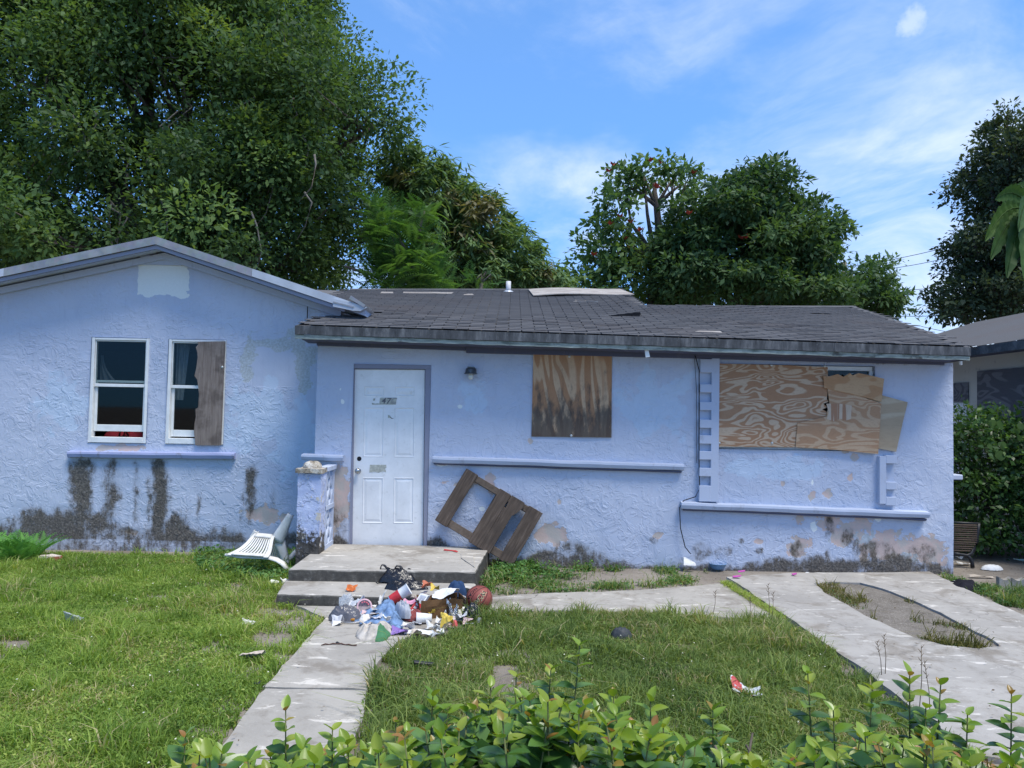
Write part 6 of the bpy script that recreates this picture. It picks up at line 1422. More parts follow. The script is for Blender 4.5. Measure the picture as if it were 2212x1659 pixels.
big = ellip([(40, 70, 170, 130), (-190, 250, 220, 190, 1), (-160, 480, 170, 130, -1), (230, 40, 170, 120), (410, 30, 150, 110), (570, 60, 110, 110), (610, 60, 55, 110, 1), (640, 130, 60, 70), (300, -140, 260, 130, 1), (20, -120, 220, 130, 1), (560, -110, 130, 110, 1),
             (140, 220, 190, 130, -.8), (400, 220, 200, 140, -.6), (590, 230, 130, 110), (720, 255, 75, 65), (805, 272, 44, 44), (670, 320, 80, 70), (110, 420, 170, 130, -1.6), (330, 420, 200, 130, -1.4), (560, 430, 150, 120, -1), (630, 430, 70, 90),
             (650, 545, 50, 60, -.5), (560, 560, 140, 60, -1.6), (260, 560, 190, 60, -2), (30, 560, 120, 70, -2), (690, 385, 40, 60)], 20.5, 2.6)
make_tree('fig_tree', 'huge dark spreading fig tree filling the sky behind the gable', (-7.5, 20.5, 0), big, L_FIG, 11, .72, 1.0, 430, .135, .07, .7, .2, .55, zmin=2.5, fill=.10, jag=.42, flat=.75)
M_ROOT = wood('pale_root', (0.30, 0.265, 0.22), (0.14, 0.12, 0.10), (3, 3, .8))
# hanging aerial roots of the fig
ft = bpy.data.objects['fig_tree']; r_ = random.Random(4)
for i in range(46):
    u, v = r_.uniform(40, 700), r_.uniform(60, 470); p = W(u, v, (18.6 if v < 200 else 16.6) + r_.random() * .8); q = p + Vector((r_.uniform(-.5, .5), r_.uniform(-.3, .3), -r_.uniform(.4, 1.5)))
    MB().tube([p, p.lerp(q, .35) + Vector((r_.uniform(-.3, .3), 0, .15)), p.lerp(q, .7) + Vector((r_.uniform(-.2, .2), 0, .0)), q], [.026, .022, .016, .006], 5).build('aerial_root', M_ROOT, ft, True)

# mango: long leaves in drooping whorls
def whorl_tree(name, label, base, lobes, mat, seed, per_m2, nl, L, Wd, new_fn=None, new_mat=None, trunk_r=.28):
    t, C, outw, rng = make_tree(name, label, base, lobes, mat, seed, .01, .3, 1, .05, .03, trunk_r=trunk_r)
    C = crown_points(lobes, per_m2, .3, 1, rng, .3, 1.8); n0 = len(C); lob = np.array([l[:3] for l in lobes]); near = np.argmin(((C[:, None] - lob[None]) ** 2).sum(2), 1); ow = unit(C - lob[near] + 1e-6)
    idx = np.repeat(np.arange(n0), nl); n = len(idx); az = rng.rand(n) * 2 * math.pi
    D = np.stack([np.cos(az), np.sin(az), -.35 - .9 * rng.rand(n) + .5 * (rng.rand(n) < .2)], 1) + ow[idx] * .5; D = unit(D)
    Nn = np.array([0, 0, 1.0]) + rng.normal(size=(n, 3)) * .25; Nn = unit(Nn - D * (Nn * D).sum(1)[:, None])
    l_ = L * (.6 + .6 * rng.rand(n)); P = C[idx] + rng.normal(size=(n, 3)) * .10
    isn = new_fn(C)[idx] if new_fn else np.zeros(n, bool); cr = rng.rand(n0)
    rr = np.clip(.5 * cr[idx] + .5 * rng.rand(n), 0, 1)
    for sel, m_, nm in ((~isn, mat, 'crown'), (isn, new_mat, 'new_growth')):
        if sel.sum() == 0: continue
        V, Fc = leaves_at(P[sel], D[sel], Nn[sel], l_[sel], l_[sel] * Wd / L, .12); mk(nm, V, Fc, m_, t, attrs={'rnd': np.repeat(rr[sel], 4)})
    return t
mg = ellip([(880, 375, 50, 40), (925, 400, 60, 50), (955, 450, 75, 75), (1040, 490, 64, 60), (1000, 560, 100, 70), (1105, 560, 62, 55), (1160, 605, 50, 38), (1080, 615, 110, 40), (880, 500, 80, 80, 1), (960, 620, 90, 40), (1195, 625, 36, 24)], 23.5, 2.0)
def newg(C):
    r = np.zeros(len(C), bool)
    for u, v, rr in ((868, 385, 18), (1038, 462, 28), (1012, 515, 12), (1005, 545, 10), (1180, 600, 14), (975, 430, 12), (1060, 530, 16)):
        p = W(u, v - 12, 23.0); r |= (np.hypot(C[:, 0] - p.x * C[:, 1] / 23, C[:, 2] - CAM_H - (p.z - CAM_H) * C[:, 1] / 23) < rr * 25 / F_PX) & (C[:, 1] < 25.2)
    return r
whorl_tree('mango_tree', 'mango tree with drooping leaves and tufts of copper new growth', (-1.5, 25, 0), mg, L_MANGO, 21, 11, 16, .36, .085, newg, L_NEW)

# feathery tree: arching double-pinnate fronds
def frond_mesh(n_pin, L, w_, rng, droop=.5):
    """one frond along +X, arching down; leaflets as slim diamonds"""
    V = []
    for i in range(n_pin):
        s = (i + .5) / n_pin; x = L * s; z = -droop * L * s * s; wl = w_ * math.sin(math.pi * (s * .86 + .1)) 
        for sg in (-1, 1):
            d = np.array([.45, sg * 1.0, -.35]); d /= np.linalg.norm(d); hw = L / n_pin * .42
            b = np.array([x, 0, z]); V += [b - [hw, 0, 0], b + d * wl * .55 - [hw * .7, 0, 0], b + d * wl, b + d * wl * .55 + [hw * .9, 0, -.0], ]
    return np.array(V)
def frond_tree(name, label, base, lobes, mat, seed, per_m2, L, w_, npin=13, trunk_r=.15, cat='tree', group='trees behind the house', ups=.35, trunk=True, tilt=.3):
    rng = np.random.RandomState(seed); t = thing(name, base, label, cat, group); C = crown_points(lobes, per_m2, .3, 1, rng, .3, None); n = len(C)
    lob = np.array([l[:3] for l in lobes]); near = np.argmin(((C[:, None] - lob[None]) ** 2).sum(2), 1); ow = unit(C - lob[near] + 1e-6)
    T = frond_mesh(npin, 1, w_ / L, rng); m_ = len(T); Vs = []; R = []
    for i in range(n):
        d = ow[i] + rng.normal(size=3) * .45 + np.array([0, 0, ups]); d /= np.linalg.norm(d)
        s = np.cross([0, 0, 1], d); s /= max(np.linalg.norm(s), 1e-6); u = np.cross(d, s); l_ = L * (.65 + .6 * rng.rand())
        s2 = s * math.cos(tilt * rng.normal()) + u * math.sin(tilt * rng.normal()); u = np.cross(d, s2)
        Vs.append(C[i] + (T[:, :1] * d + T[:, 1:2] * s2 + T[:, 2:3] * u) * l_ - d * l_ * .4); R.append(np.clip(np.full(m_, rng.rand() * .7) + rng.rand(m_) * .3, 0, 1))
    V = np.concatenate(Vs); mk('crown', V, np.arange(len(V)).reshape(-1, 4), mat, t, attrs={'rnd': np.concatenate(R)})
    if trunk:
        ctr = Vector((float(lob[:, 0].mean()), float(lob[:, 1].mean()), float(lob[:, 2].min()))); base = Vector(base)
        MB().tube([base, base.lerp(ctr, .5), ctr], [trunk_r * 1.3, trunk_r, trunk_r * .8], 9).build('trunk', M_BARK, t, True)
        for l in lobes: e = Vector(l[:3]); MB().tube([ctr, ctr.lerp(e, .5) + Vector((.1, 0, .2)), e], [trunk_r * .55, trunk_r * .35, trunk_r * .12], 7).build('limb', M_BARK, t, True)
    return t
fe = ellip([(868, 520, 50, 42), (850, 480, 26, 26), (915, 565, 36, 34), (865, 585, 66, 36), (820, 520, 26, 44), (918, 455, 22, 14), (830, 605, 46, 20), (935, 608, 26, 14), (812, 455, 14, 26)], 18.5, .9)
frond_tree('feathery_tree', 'light green feathery leaved tree above the middle of the roof', (-3.0, 18.5, 0), fe, L_FEATH, 31, 24, .8, .22, 16)
MB().tube([W(745, 575, 18), W(790, 590, 18.2), W(830, 605, 18.4), W(838, 640, 18.4)], [.03, .035, .03, .02], 7).build('bare_branch', M_BARK, bpy.data.objects['feathery_tree'], True)
sp_ = ellip([(1040, 600, 26, 14), (1020, 612, 26, 12), (1060, 612, 20, 10)], 16.5, .3)
frond_tree('feathery_sapling', 'small bright green sapling peeping over the roof ridge', (-.8, 16.5, 0), sp_, L_FEATH, 33, 14, .4, .13, trunk_r=.05)

# flowering tree, airy, and its dark neighbour
tu = ellip([(1390, 374, 52, 18), (1455, 386, 40, 16), (1350, 405, 34, 32), (1482, 392, 16, 12), (1332, 465, 32, 40), (1310, 520, 50, 42), (1340, 545, 44, 38), (1290, 575, 46, 40), (1345, 610, 70, 42), (1275, 630, 46, 32), (1300, 650, 70, 26), (1430, 610, 34, 50)], 27, 1.5)
tt, C, ow, rng = make_tree('tulip_tree', 'tall airy flowering tree with red blossoms behind the ridge', (W(1408, 660, 27).x, 27, 0), tu, L_TULIP, 41, 2.1, .42, 34, .24, .12, .6, .25, .2, cen=W(1412, 560, 27), fill=.3, jag=.3)
MB().tube([W(1412, 570, 27), W(1424, 500, 27), W(1418, 440, 27), W(1412, 395, 27)], [.16, .14, .11, .05], 9).build('trunk', M_BARK, tt, True)
for e in ((1350, 400), (1390, 375), (1450, 390), (1475, 395)):
    MB().tube([W(1418, 445, 27), W((1418 + e[0]) / 2, 418, 27), W(e[0], e[1], 27)], [.09, .06, .025], 7).build('limb', M_BARK, tt, True)
M_BLOOM = simple('scarlet_petal', (.48, .07, .04), .7)
def blossom(u, v, Y, par):
    p = W(u, v, Y); b = MB(); r_ = random.Random(u)
    for k in range(5):
        a = 2 * math.pi * k / 5 + r_.random(); d = Vector((math.cos(a), math.sin(a) * .6, .8)).normalized(); s = d.cross(Vector((0, 0, 1))).normalized() * .085; b.add([p, p + d * .09 + s * .7, p + d * .19, p + d * .09 - s * .7], [(0, 1, 2, 3)])
    b.build('blossom', M_BLOOM, par)
for u, v in ((1325, 358), (1405, 350), (1428, 354), (1498, 376), (1315, 372), (1418, 404), (1340, 470), (1362, 482), (1318, 486), (1350, 518), (1362, 538), (1283, 553), (1382, 500), (1420, 408)): blossom(u, v, 25.6, tt)
dk = ellip([(1545, 470, 80, 52), (1522, 530, 44, 54), (1600, 450, 62, 52), (1640, 425, 34, 40), (1647, 392, 16, 22), (1675, 430, 20, 22), (1560, 560, 120, 76), (1660, 520, 66, 62), (1690, 580, 76, 56), (1480, 605, 50, 50), (1600, 630, 150, 40), (1722, 488, 18, 36), (1735, 540, 40, 30), (1780, 522, 20, 22), (1796, 495, 14, 20), (1755, 625, 60, 40)], 25.5, 2.0)
td_, C, ow, rng = make_tree('broad_tree', 'broad dense dark green tree right of the flowering one', (W(1590, 660, 25.5).x, 25.5, 0), dk, L_DARK, 43, 2.0, .6, 120, .20, .095, .6, .3, .25, fill=.2, jag=.2)
for u, v in ((1582, 462), (1603, 517), (1612, 516), (1488, 404 + 60)): blossom(u, v, 23.3, td_)
sm = ellip([(1845, 610, 40, 32), (1890, 590, 16, 24), (1905, 640, 36, 30), (1820, 640, 60, 32), (1870, 660, 60, 26), (1925, 665, 20, 18), (1775, 600, 26, 24)], 30, 1.6)
make_tree('low_tree', 'low tree tapering down behind the right roof hip', (W(1850, 690, 30).x, 30, 0), sm, L_DARK, 45, 3.2, .4, 40, .24, .10, .6, .3, .16, fill=.25, jag=.28)
mid = ellip([(1225, 625, 46, 24), (1260, 645, 60, 20), (1150, 640, 60, 20)], 29, 1.5)
make_tree('small_tree', 'small green tree in the gap between mango and flowering tree', (W(1230, 650, 29).x, 29, 0), mid, L_TULIP, 47, 3, .4, 36, .2, .09, .6, .2, .12)
ok_ = ellip([(2200, 300, 46, 62), (2180, 350, 44, 46), (2140, 378, 34, 26), (2215, 420, 60, 50), (2155, 425, 36, 32), (2105, 520, 30, 20), (2130, 555, 46, 36), (2190, 560, 60, 60), (2110, 630, 46, 40), (2075, 675, 26, 22), (2170, 650, 70, 46), (2290, 400, 90, 140, 1), (2290, 620, 80, 80, 1), (2170, 500, 40, 40)], 20, 1.6)
make_tree('oak_tree', 'dark small leaved tree overhanging the right edge', (W(2330, 700, 20).x, 20, 0), ok_, L_OAK, 51, 4.2, .45, 95, .13, .065, .5, .3, .3, fill=.25, jag=.3)
# big drooping leaves at the right edge
t = thing('breadfruit_tree', (7.2, 10.9, 0), 'young tree with huge ribbed drooping leaves at the right edge', 'tree')
M_BIGL = leafmat('ribbed_leaf', [(0, (.03, .07, .02)), (1, (.06, .12, .03))], .25, .6, .15, objrnd=True)
top = W(2225, 470, 10.6)
MB().tube([Vector((7.35, 10.9, 0)), Vector((7.4, 10.8, 2.0)), top + Vector((.1, 0, 0))], [.06, .05, .03], 9).build('trunk', M_BARK, t, True)
def big_leaf(p, q, w_, nseg=16):
    d = q - p; L = d.length; V = []; s = d.cross(Vector((.3, 1, .2))).normalized(); nrm = s.cross(d).normalized()
    for i in range(nseg + 1):
        f = i / nseg; wd = w_ * math.sin(math.pi * min(1, f * .93 + .06)) ** .7 * (1 - .22 * (i % 2)); c_ = p + d * f + Vector((0, 0, .18 * L * math.sin(math.pi * f)))
        for k, (a, b_) in enumerate(((-1, -.25), (-.5, -.06), (0, .02), (.5, -.06), (1, -.25))): V.append(c_ + s * a * wd + nrm * (b_ * wd + .012 * (i % 2)))
    mk('leaf', V, grid_faces(5, nseg + 1), M_BIGL, t, False)
    MB().tube([p + d * f + Vector((0, 0, .18 * L * math.sin(math.pi * f) + .006)) for f in [k / 8 for k in range(9)]], [.012 - .0011 * k for k in range(9)], 5).build('midrib', M_BIGL, t, True)
for i, (u0, v0, u1, v1, y0, y1, w_) in enumerate(((2220, 455, 2128, 520, 10.6, 10.2, .15), (2222, 440, 2150, 430, 10.6, 10.4, .14), (2222, 470, 2140, 560, 10.6, 10.1, .15), (2225, 470, 2175, 600, 10.6, 10.0, .16), (2230, 470, 2215, 610, 10.6, 9.9, .16), (2222, 430, 2190, 400, 10.6, 10.9, .13), (2230, 440, 2290, 430, 10.6, 10.5, .15), (2230, 470, 2300, 560, 10.6, 10.2, .15), (2226, 465, 2150, 500, 10.6, 11.0, .14), (2228, 460, 2200, 500, 10.6, 9.8, .15))):
    big_leaf(W(u0, v0, y0), W(u1, v1, y1), w_)
# bush between the houses
bu = ellip([(2130, 960, 66, 66), (2085, 990, 40, 80), (2180, 1010, 80, 90), (2105, 1080, 60, 80), (2200, 950, 60, 50), (2080, 925, 30, 36), (2190, 1100, 70, 70), (2280, 1000, 90, 110), (2140, 1110, 60, 60), (2100, 1140, 50, 40)], 10.6, .4)
t_, C, ow, rng = make_tree('bush', 'tall leafy green bush between the two houses', (6.5, 10.6, 0), bu, L_BUSH, 61, 16, .26, 60, .075, .042, .6, .2, .05, group=None, zmin=.12, fill=.3, jag=.25)
t_['category'] = 'bush'
# vine leaves on the bush
r_ = random.Random(8)
for i in range(13):
    u, v = r_.uniform(2130, 2205), r_.uniform(900, 990); p = W(u, v, 10.1 - r_.random() * .2); n_ = Vector((r_.uniform(-.4, .4), -1, r_.uniform(.2, .9))).normalized(); s = n_.cross(Vector((0, 0, 1))).normalized(); d = s.cross(n_); r0 = .045 + .035 * r_.random()
    V = [p + (s * math.sin(a) * (1 + .0 * a) + d * math.cos(a) * -1) * r0 * (1.15 if abs(a) < .2 else .8 + .2 * math.cos(a)) for a in [-2.8, -2.1, -1.3, -.6, 0, .6, 1.3, 2.1, 2.8]]
    mk('vine_leaf', V, [tuple(range(9))], M_BIGL, t_)
# ferns at the west wall
fl = thing('fern', G(40, 1212), 'lush bright green fern at the left edge below the wall', 'fern')
rng = np.random.RandomState(5); T = frond_mesh(15, 1, .26, rng, .45); Vs = []; R = []
for (uu, vv) in ((10, 1216), (48, 1214), (-30, 1212), (72, 1207), (30, 1205)):
    o0 = np.array(G(uu, vv))
    for i in range(26):
        az = rng.rand() * 2 * math.pi; d = np.array([math.cos(az) * .75, math.sin(az) * .75, 1.1 + .8 * rng.rand()]); d /= np.linalg.norm(d); s = np.cross([0, 0, 1], d); s /= np.linalg.norm(s); u_ = np.cross(d, s); l_ = .36 * (.5 + .7 * rng.rand())
        Vs.append(o0 + (T[:, :1] * d + T[:, 1:2] * s + T[:, 2:3] * u_) * l_); R.append(np.clip(np.full(len(T), rng.rand() * .8) + rng.rand(len(T)) * .2, 0, 1))
V = np.concatenate(Vs); mk('fronds', V, np.arange(len(V)).reshape(-1, 4), L_FERN, fl, attrs={'rnd': np.concatenate(R)})
# utility pole and lines
pl0 = W(1824, 566, 48); t = thing('utility_pole', (pl0.x, 48, 0), 'distant wooden utility pole behind the low tree', 'pole')
MB().tube([Vector((pl0.x, 48, 0)), Vector((pl0.x, 48, pl0.z))], [.16, .13], 10).build('shaft', wood('pole_wood', (.22, .18, .14), (.12, .1, .08)), t, True)
for i, (a, b_, lb) in enumerate((((1700, 590), (2300, 460), 'highest thin power line over the right roof'), ((1800, 592), (2300, 480), 'second power line down over the right roof'), ((1880, 627), (2300, 555), 'third power line down over the right roof'), ((1900, 681), (2300, 624), 'lowest power line over the right roof'), ((1990, 705), (2300, 700), 'faint line just above the neighbouring roof'))):
    A, B_ = W(*a, 46), W(*b_, 34); pts = [A.lerp(B_, k / 20) - Vector((0, 0, .5 * math.sin(math.pi * k / 20))) for k in range(21)]
    tag(MB().tube(pts, .016, 5).build('power_line', M_RUBBER, None, True), lb, 'power line', 'power lines')
# ================================================================ lawn
DR_H = [(p.x, p.y) for p in HOLE]; DR = [(p.x, p.y) for p in DRIVE]
STEPBOX = [(f2L.x - .02, f2L.y - .01), (f2R.x + .02, f2R.y - .01), (f1R.x + .13, YR), (f1L.x - .13, YR)]
def hard(X, Y):
    """on concrete?"""
    r = inpoly(DR, X, Y) & ~inpoly(DR_H, X, Y)
    for p in PATH_POLYS: r |= inpoly([(q.x, q.y) for q in p], X, Y)
    return r | inpoly(STEPBOX, X, Y)
def edge_soft(X, Y, s=.13): # nudge points so that grass leans over the concrete edges raggedly
    return X + (fbm(X * 6, Y * 6, 3, 4) - .5) * s * 2.6, Y + (fbm(X * 6 + 9, Y * 6, 3, 6) - .5) * s * 2.6
LEFTB = [(-9.5, 1.5), (-1.0, 1.5)] + [(p.x, p.y) for p in sorted(WL, key=lambda q: q.y)] + [(G(640, 1312).x, G(640, 1312).y), (f2L.x - .03, f2L.y), (f1L.x - .1, f1L.y), (f1L.x - .1, YL - .02), (-9.5, YL - .02)]
MIDB = [(edge_x(WR, 1.6), 1.6)] + [(edge_x(WR, y), y) for y in np.linspace(2, 6.2, 8)] + [(G(870, 1390).x, G(870, 1390).y)] + [(p.x, p.y) for p in (G(960, 1338), G(1060, 1330), G(1200, 1324), G(1400, 1328), G(1600, 1340), G(1698, 1346), G(1760, 1384), G(1845, 1442), G(1965, 1537), G(2100, 1640))] + [(2.6, 1.6)]
STRIP = [(p.x, p.y) for p in (G(1032, 1296), G(1120, 1284), G(1300, 1280), G(1480, 1268), G(1558, 1258))] + [(G(1560, 1258).x, YR - .02), (f1R.x + .14, YR - .02), (f1R.x + .02, f1R.y)]
EASTB = [(p.x, p.y) for p in (G(2020, 1243), G(2110, 1288), G(2212, 1334), G(2330, 1392), G(2560, 1525), G(2700, 1480), G(2500, 1330), G(2240, 1276), G(2160, 1275), G(2135, 1262), G(2100, 1258), G(2050, 1247))]
rng = np.random.RandomState(77)
def density(X, Y, zone):
    n = fbm(X * 1.6, Y * 1.6, 4, 21); n2 = fbm(X * 4.5, Y * 4.5, 3, 24)
    if zone == 'left':
        d = 1.15 - 1.5 * np.clip((n - .63) / .1, 0, 1) * np.clip((n2 - .35) / .2, 0, 1)
        d *= np.clip((X + 6.2) / .01 + 9.0 * 0 + 1, 0, 1) * 0 + 1
        k = np.clip((9.42 - Y) / .22, 0, 1); d = np.where((X < -3.55) & (X > -5.9), d * k, d)
        for u, v, ru, rv in ((430, 1262, 60, 14), (520, 1265, 40, 12), (350, 1290, 40, 14), (555, 1340, 28, 14), (600, 1320, 70, 16), (590, 1385, 40, 14), (615, 1345, 50, 14), (480, 1330, 24, 10), (140, 1340, 20, 8), (450, 1400, 20, 12), (545, 1440, 26, 10)):
            p = G(u, v); q = G(u + ru, v); q2 = G(u, v + rv); rx = abs(q.x - p.x); ry = abs(q2.y - p.y) + 1e-3
            d *= 1 - .93 * np.clip(1.35 - np.hypot((X - p.x) / rx, (Y - p.y) / ry) - (n2 - .5) * 1.6, 0, 1)
        return d
    if zone == 'mid':
        d = 1.2 - 1.2 * np.clip((n - .62) / .1, 0, 1) * np.clip((n2 - .3) / .2, 0, 1)
        for u, v, ru, rv in ((1480, 1395, 60, 22), (1100, 1410, 50, 14), (1010, 1432, 30, 10), (1260, 1440, 40, 14), (1900, 1500, 60, 20)):
            p = G(u, v); q = G(u + ru, v); q2 = G(u, v + rv); rx = abs(q.x - p.x); ry = abs(q2.y - p.y) + 1e-3
            d *= 1 - .85 * np.clip(1.35 - np.hypot((X - p.x) / rx, (Y - p.y) / ry) - (n2 - .5) * 1.6, 0, 1)
        return d
    if zone == 'strip': return np.clip((n - .44) / .1, 0, 1) * 1.1 * (.35 + .65 * np.clip((YR - .05 - Y) / .1, 0, 1)) + .9 * np.exp(-((X - .05) / .5) ** 2) * np.clip((n2 - .3) / .2, 0, 1)
    if zone == 'east': return np.clip((n2 - .38) / .1, 0, 1) * (.5 + .8 * (Y > 7.6)) * 1.0
    if zone == 'hole':
        d = .9 * np.clip((n2 - .68) / .05, 0, 1)
        for u, v, ru, rv in ((1785, 1277, 26, 8), (1830, 1300, 22, 12), (1850, 1340, 26, 8), (2040, 1396, 50, 9), (2090, 1402, 40, 6), (1985, 1345, 14, 5), (2070, 1358, 26, 6)):
            p = G(u, v); q = G(u + ru, v); q2 = G(u, v + rv); d = np.maximum(d, 1.3 * np.clip(1.4 - np.hypot((X - p.x) / abs(q.x - p.x), (Y - p.y) / (abs(q2.y - p.y) + 1e-3)) - (n2 - .5), 0, 1))
        return d
    return np.ones_like(X)
def scatter(poly, per_m2, zone):
    xs = [p[0] for p in poly]; ys = [p[1] for p in poly]; A = (max(xs) - min(xs)) * (max(ys) - min(ys)); n = int(A * per_m2)
    X = rng.rand(n) * (max(xs) - min(xs)) + min(xs); Y = rng.rand(n) * (max(ys) - min(ys)) + min(ys)
    k = inpoly(poly, X, Y); X, Y = X[k], Y[k]
    # thin out where nobody can look closely: outside the picture and far away
    vis = (np.abs(X) < Y * .70 + .35) & (Y > 3.2); k = vis | (rng.rand(len(X)) < .12); X, Y = X[k], Y[k]
    dn = density(X, Y, zone)
    if zone in ('left', 'mid', 'strip', 'east'):
        ed = np.full(len(X), 9.0)
        for P in ([[(q.x, q.y) for q in pp] for pp in PATH_POLYS] + [DR]):
            for i in range(len(P)):
                (ax, ay), (bx, by) = P[i], P[(i + 1) % len(P)]; L2 = (bx - ax) ** 2 + (by - ay) ** 2 + 1e-9
                t = np.clip(((X - ax) * (bx - ax) + (Y - ay) * (by - ay)) / L2, 0, 1); ed = np.minimum(ed, np.hypot(X - ax - t * (bx - ax), Y - ay - t * (by - ay)))
        wv = .34 if zone == 'left' else .30
        dn = dn * np.clip(ed / wv + (fbm(X * 3.5, Y * 3.5, 3, 51) - .38) * 3.2, .04, 1)
    dn = dn * np.clip(.25 + 2.2 * (fbm(X * 7, Y * 7, 2, 57) - .2), .25, 1.15)
    k = rng.rand(len(X)) < dn; X, Y = X[k], Y[k]
    a, b = edge_soft(X, Y); 
    if zone != 'hole': k = ~hard(a, b); X, Y = X[k], Y[k]
    return X, Y
def blades(X, Y, h, wd, lean=.5):
    n = len(X); az = rng.rand(n) * 2 * math.pi; ln = np.abs(rng.normal(size=n)) * lean + .15; H = h * (.45 + .9 * rng.rand(n)) * (.55 + .9 * fbm(X * 2.4, Y * 2.4, 3, 31)); Wb = wd * (.6 + .8 * rng.rand(n))
    z0 = ROUGH(X, Y) - .014; dx, dy = np.cos(az), np.sin(az); sx, sy = -dy, dx; a2 = rng.rand(n) * 2 * math.pi; sx, sy = np.cos(a2), np.sin(a2)
    B = np.stack([X, Y, z0], 1); S = np.stack([sx, sy, 0 * sx], 1) * (Wb / 2)[:, None]; Dv = np.stack([dx, dy, 0 * dx], 1)
    m = B + Dv * (H * ln * .35)[:, None] + np.array([0, 0, 1]) * (H * .6)[:, None]; t = B + Dv * (H * ln * 1.15)[:, None] + np.array([0, 0, 1]) * (H * (1 - .35 * np.minimum(ln, 1.6)))[:, None]
    V = np.stack([B - S, B + S, m + S * .8, m - S * .8, t - S * .1, t + S * .1], 1).reshape(-1, 3); i = np.arange(n)[:, None] * 6
    Fc = np.concatenate([i + np.array([0, 1, 2, 3]), i + np.array([3, 2, 5, 4])]); return V, Fc
def weeds(X, Y, size, hmax):
    n = len(X); z = ROUGH(X, Y) - .01 + hmax * rng.rand(n) ** 1.3; P = np.stack([X, Y, z], 1); az = rng.rand(n) * 2 * math.pi
    D = unit(np.stack([np.cos(az), np.sin(az), rng.normal(size=n) * .4 + .15], 1)); Nn = np.array([0, 0, 1.]) + rng.normal(size=(n, 3)) * .45; Nn = unit(Nn - D * (Nn * D).sum(1)[:, None]); L = size * (.5 + .9 * rng.rand(n))
    return leaves_at(P, D, Nn, L, L * .55, .12)
G_L = leafmat('lawn_blade', [(0, (0.132, 0.216, 0.046)), (.3, (0.198, 0.316, 0.059)), (.65, (0.310, 0.437, 0.086)), (.88, (0.422, 0.506, 0.132)), (1, (0.554, 0.481, 0.264))], .4, .6, .15, 1.15)
G_M = leafmat('lawn_blade_cool', [(0, (0.112, 0.170, 0.056)), (.35, (0.172, 0.252, 0.069)), (.68, (0.257, 0.334, 0.094)), (.88, (0.370, 0.391, 0.150)), (1, (0.502, 0.428, 0.250))], .38, .6, .15, 1.15)
G_W = leafmat('weed_leaf', [(0, (0.108, 0.184, 0.042)), (.4, (0.168, 0.276, 0.050)), (.75, (0.264, 0.380, 0.072)), (1, (0.384, 0.460, 0.108))], .36, .55, .25, 1.1)
G_D = leafmat('dark_weed_leaf', [(0, (0.039, 0.108, 0.031)), (.5, (0.082, 0.195, 0.047)), (1, (0.166, 0.302, 0.069))], .3, .5, .35, 1.2)
def rv(X, Y, k, spread=.35, s=41): return np.repeat(straw(X, Y) + (1 - straw(X, Y)) * np.clip(fbm(X * 1.1, Y * 1.1, 3, s) * .8 + fbm(X * 5, Y * 5, 2, s + 5) * .5 - .17 + (rng.rand(len(X)) - .5) * spread * 2, 0, 1), k)
def straw(X, Y): return (_T[(np.floor(X * 977).astype(int)) & 255, (np.floor(Y * 977).astype(int)) & 255] < .03 + .22 * np.clip((fbm(X * 1.9, Y * 1.9, 3, 63) - .52) / .15, 0, 1)) * 1.0
def turf(name, poly, zone, nb, nw, hb, hw, mb, mw, label, wsize=.022):
    t = thing(name, (float(np.mean([p[0] for p in poly])), float(np.mean([p[1] for p in poly])), 0), label, None); t['kind'] = 'stuff'
    X, Y = scatter(poly, nb, zone); V, Fc = blades(X, Y, hb, .0075); mk('grass', V, Fc, mb, t, attrs={'rnd': rv(X, Y, 6)}); 
    X, Y = scatter(poly, nb * .35, zone); q = fbm(X * 3.1, Y * 3.1, 3, 71) > .60; X, Y = X[q], Y[q]
    if len(X) > 20: V, Fc = blades(X, Y, hb * 2.1, .008, .8); mk('tall_tufts', V, Fc, mb, t, attrs={'rnd': rv(X, Y, 6)})
    X, Y = scatter(poly, nw, zone); V, Fc = weeds(X, Y, wsize, hw); mk('ground_cover', V, Fc, mw, t, attrs={'rnd': rv(X, Y, 4)})
    for o in t.children: o['kind'] = 'stuff'
    return t
turf('lawn_grass', LEFTB, 'left', 11500, 6500, .065, .05, G_L, G_W, 'bright weedy grass of the left lawn', .022)
turf('lawn_grass', MIDB, 'mid', 11000, 4200, .075, .04, G_M, G_W, 'longer grass between path and drive', .024)
turf('weeds', STRIP, 'strip', 3500, 7000, .07, .06, G_M, G_D, 'weeds along the foot of the wall', .03)
turf('weeds', EASTB, 'east', 3500, 6000, .08, .05, G_M, G_D, 'weeds on the sandy side yard', .03)
HP = [(p.x, p.y) for p in HOLE]; turf('weeds', HP, 'hole', 5500, 4500, .075, .04, leafmat('dry_blade', [(0, (.09, .10, .03)), (.6, (.18, .17, .05)), (1, (.28, .23, .11))], .3, .6, .2, 1.2), G_D, 'dry tufts in the planting hole', .02)
# lush weeds round the chair and the foot of the pillar
CHP = [(G(470, 1215).x, 8.5), (G(600, 1240).x, 8.0), (f1L.x - .06, 8.2), (f1L.x - .08, 9.6), (-3.9, 9.6)]
turf('weeds', CHP, 'x', 900, 4500, .09, .10, G_M, G_D, 'dark weeds round the toppled chair', .045)
PLP = [(f1R.x + .02, 8.0), (.75, 8.45), (1.0, YR - .05), (f1R.x + .14, YR - .05)]
turf('weeds', PLP, 'strip', 1500, 9000, .1, .11, G_M, G_D, 'weeds below the leaning pallet', .04)
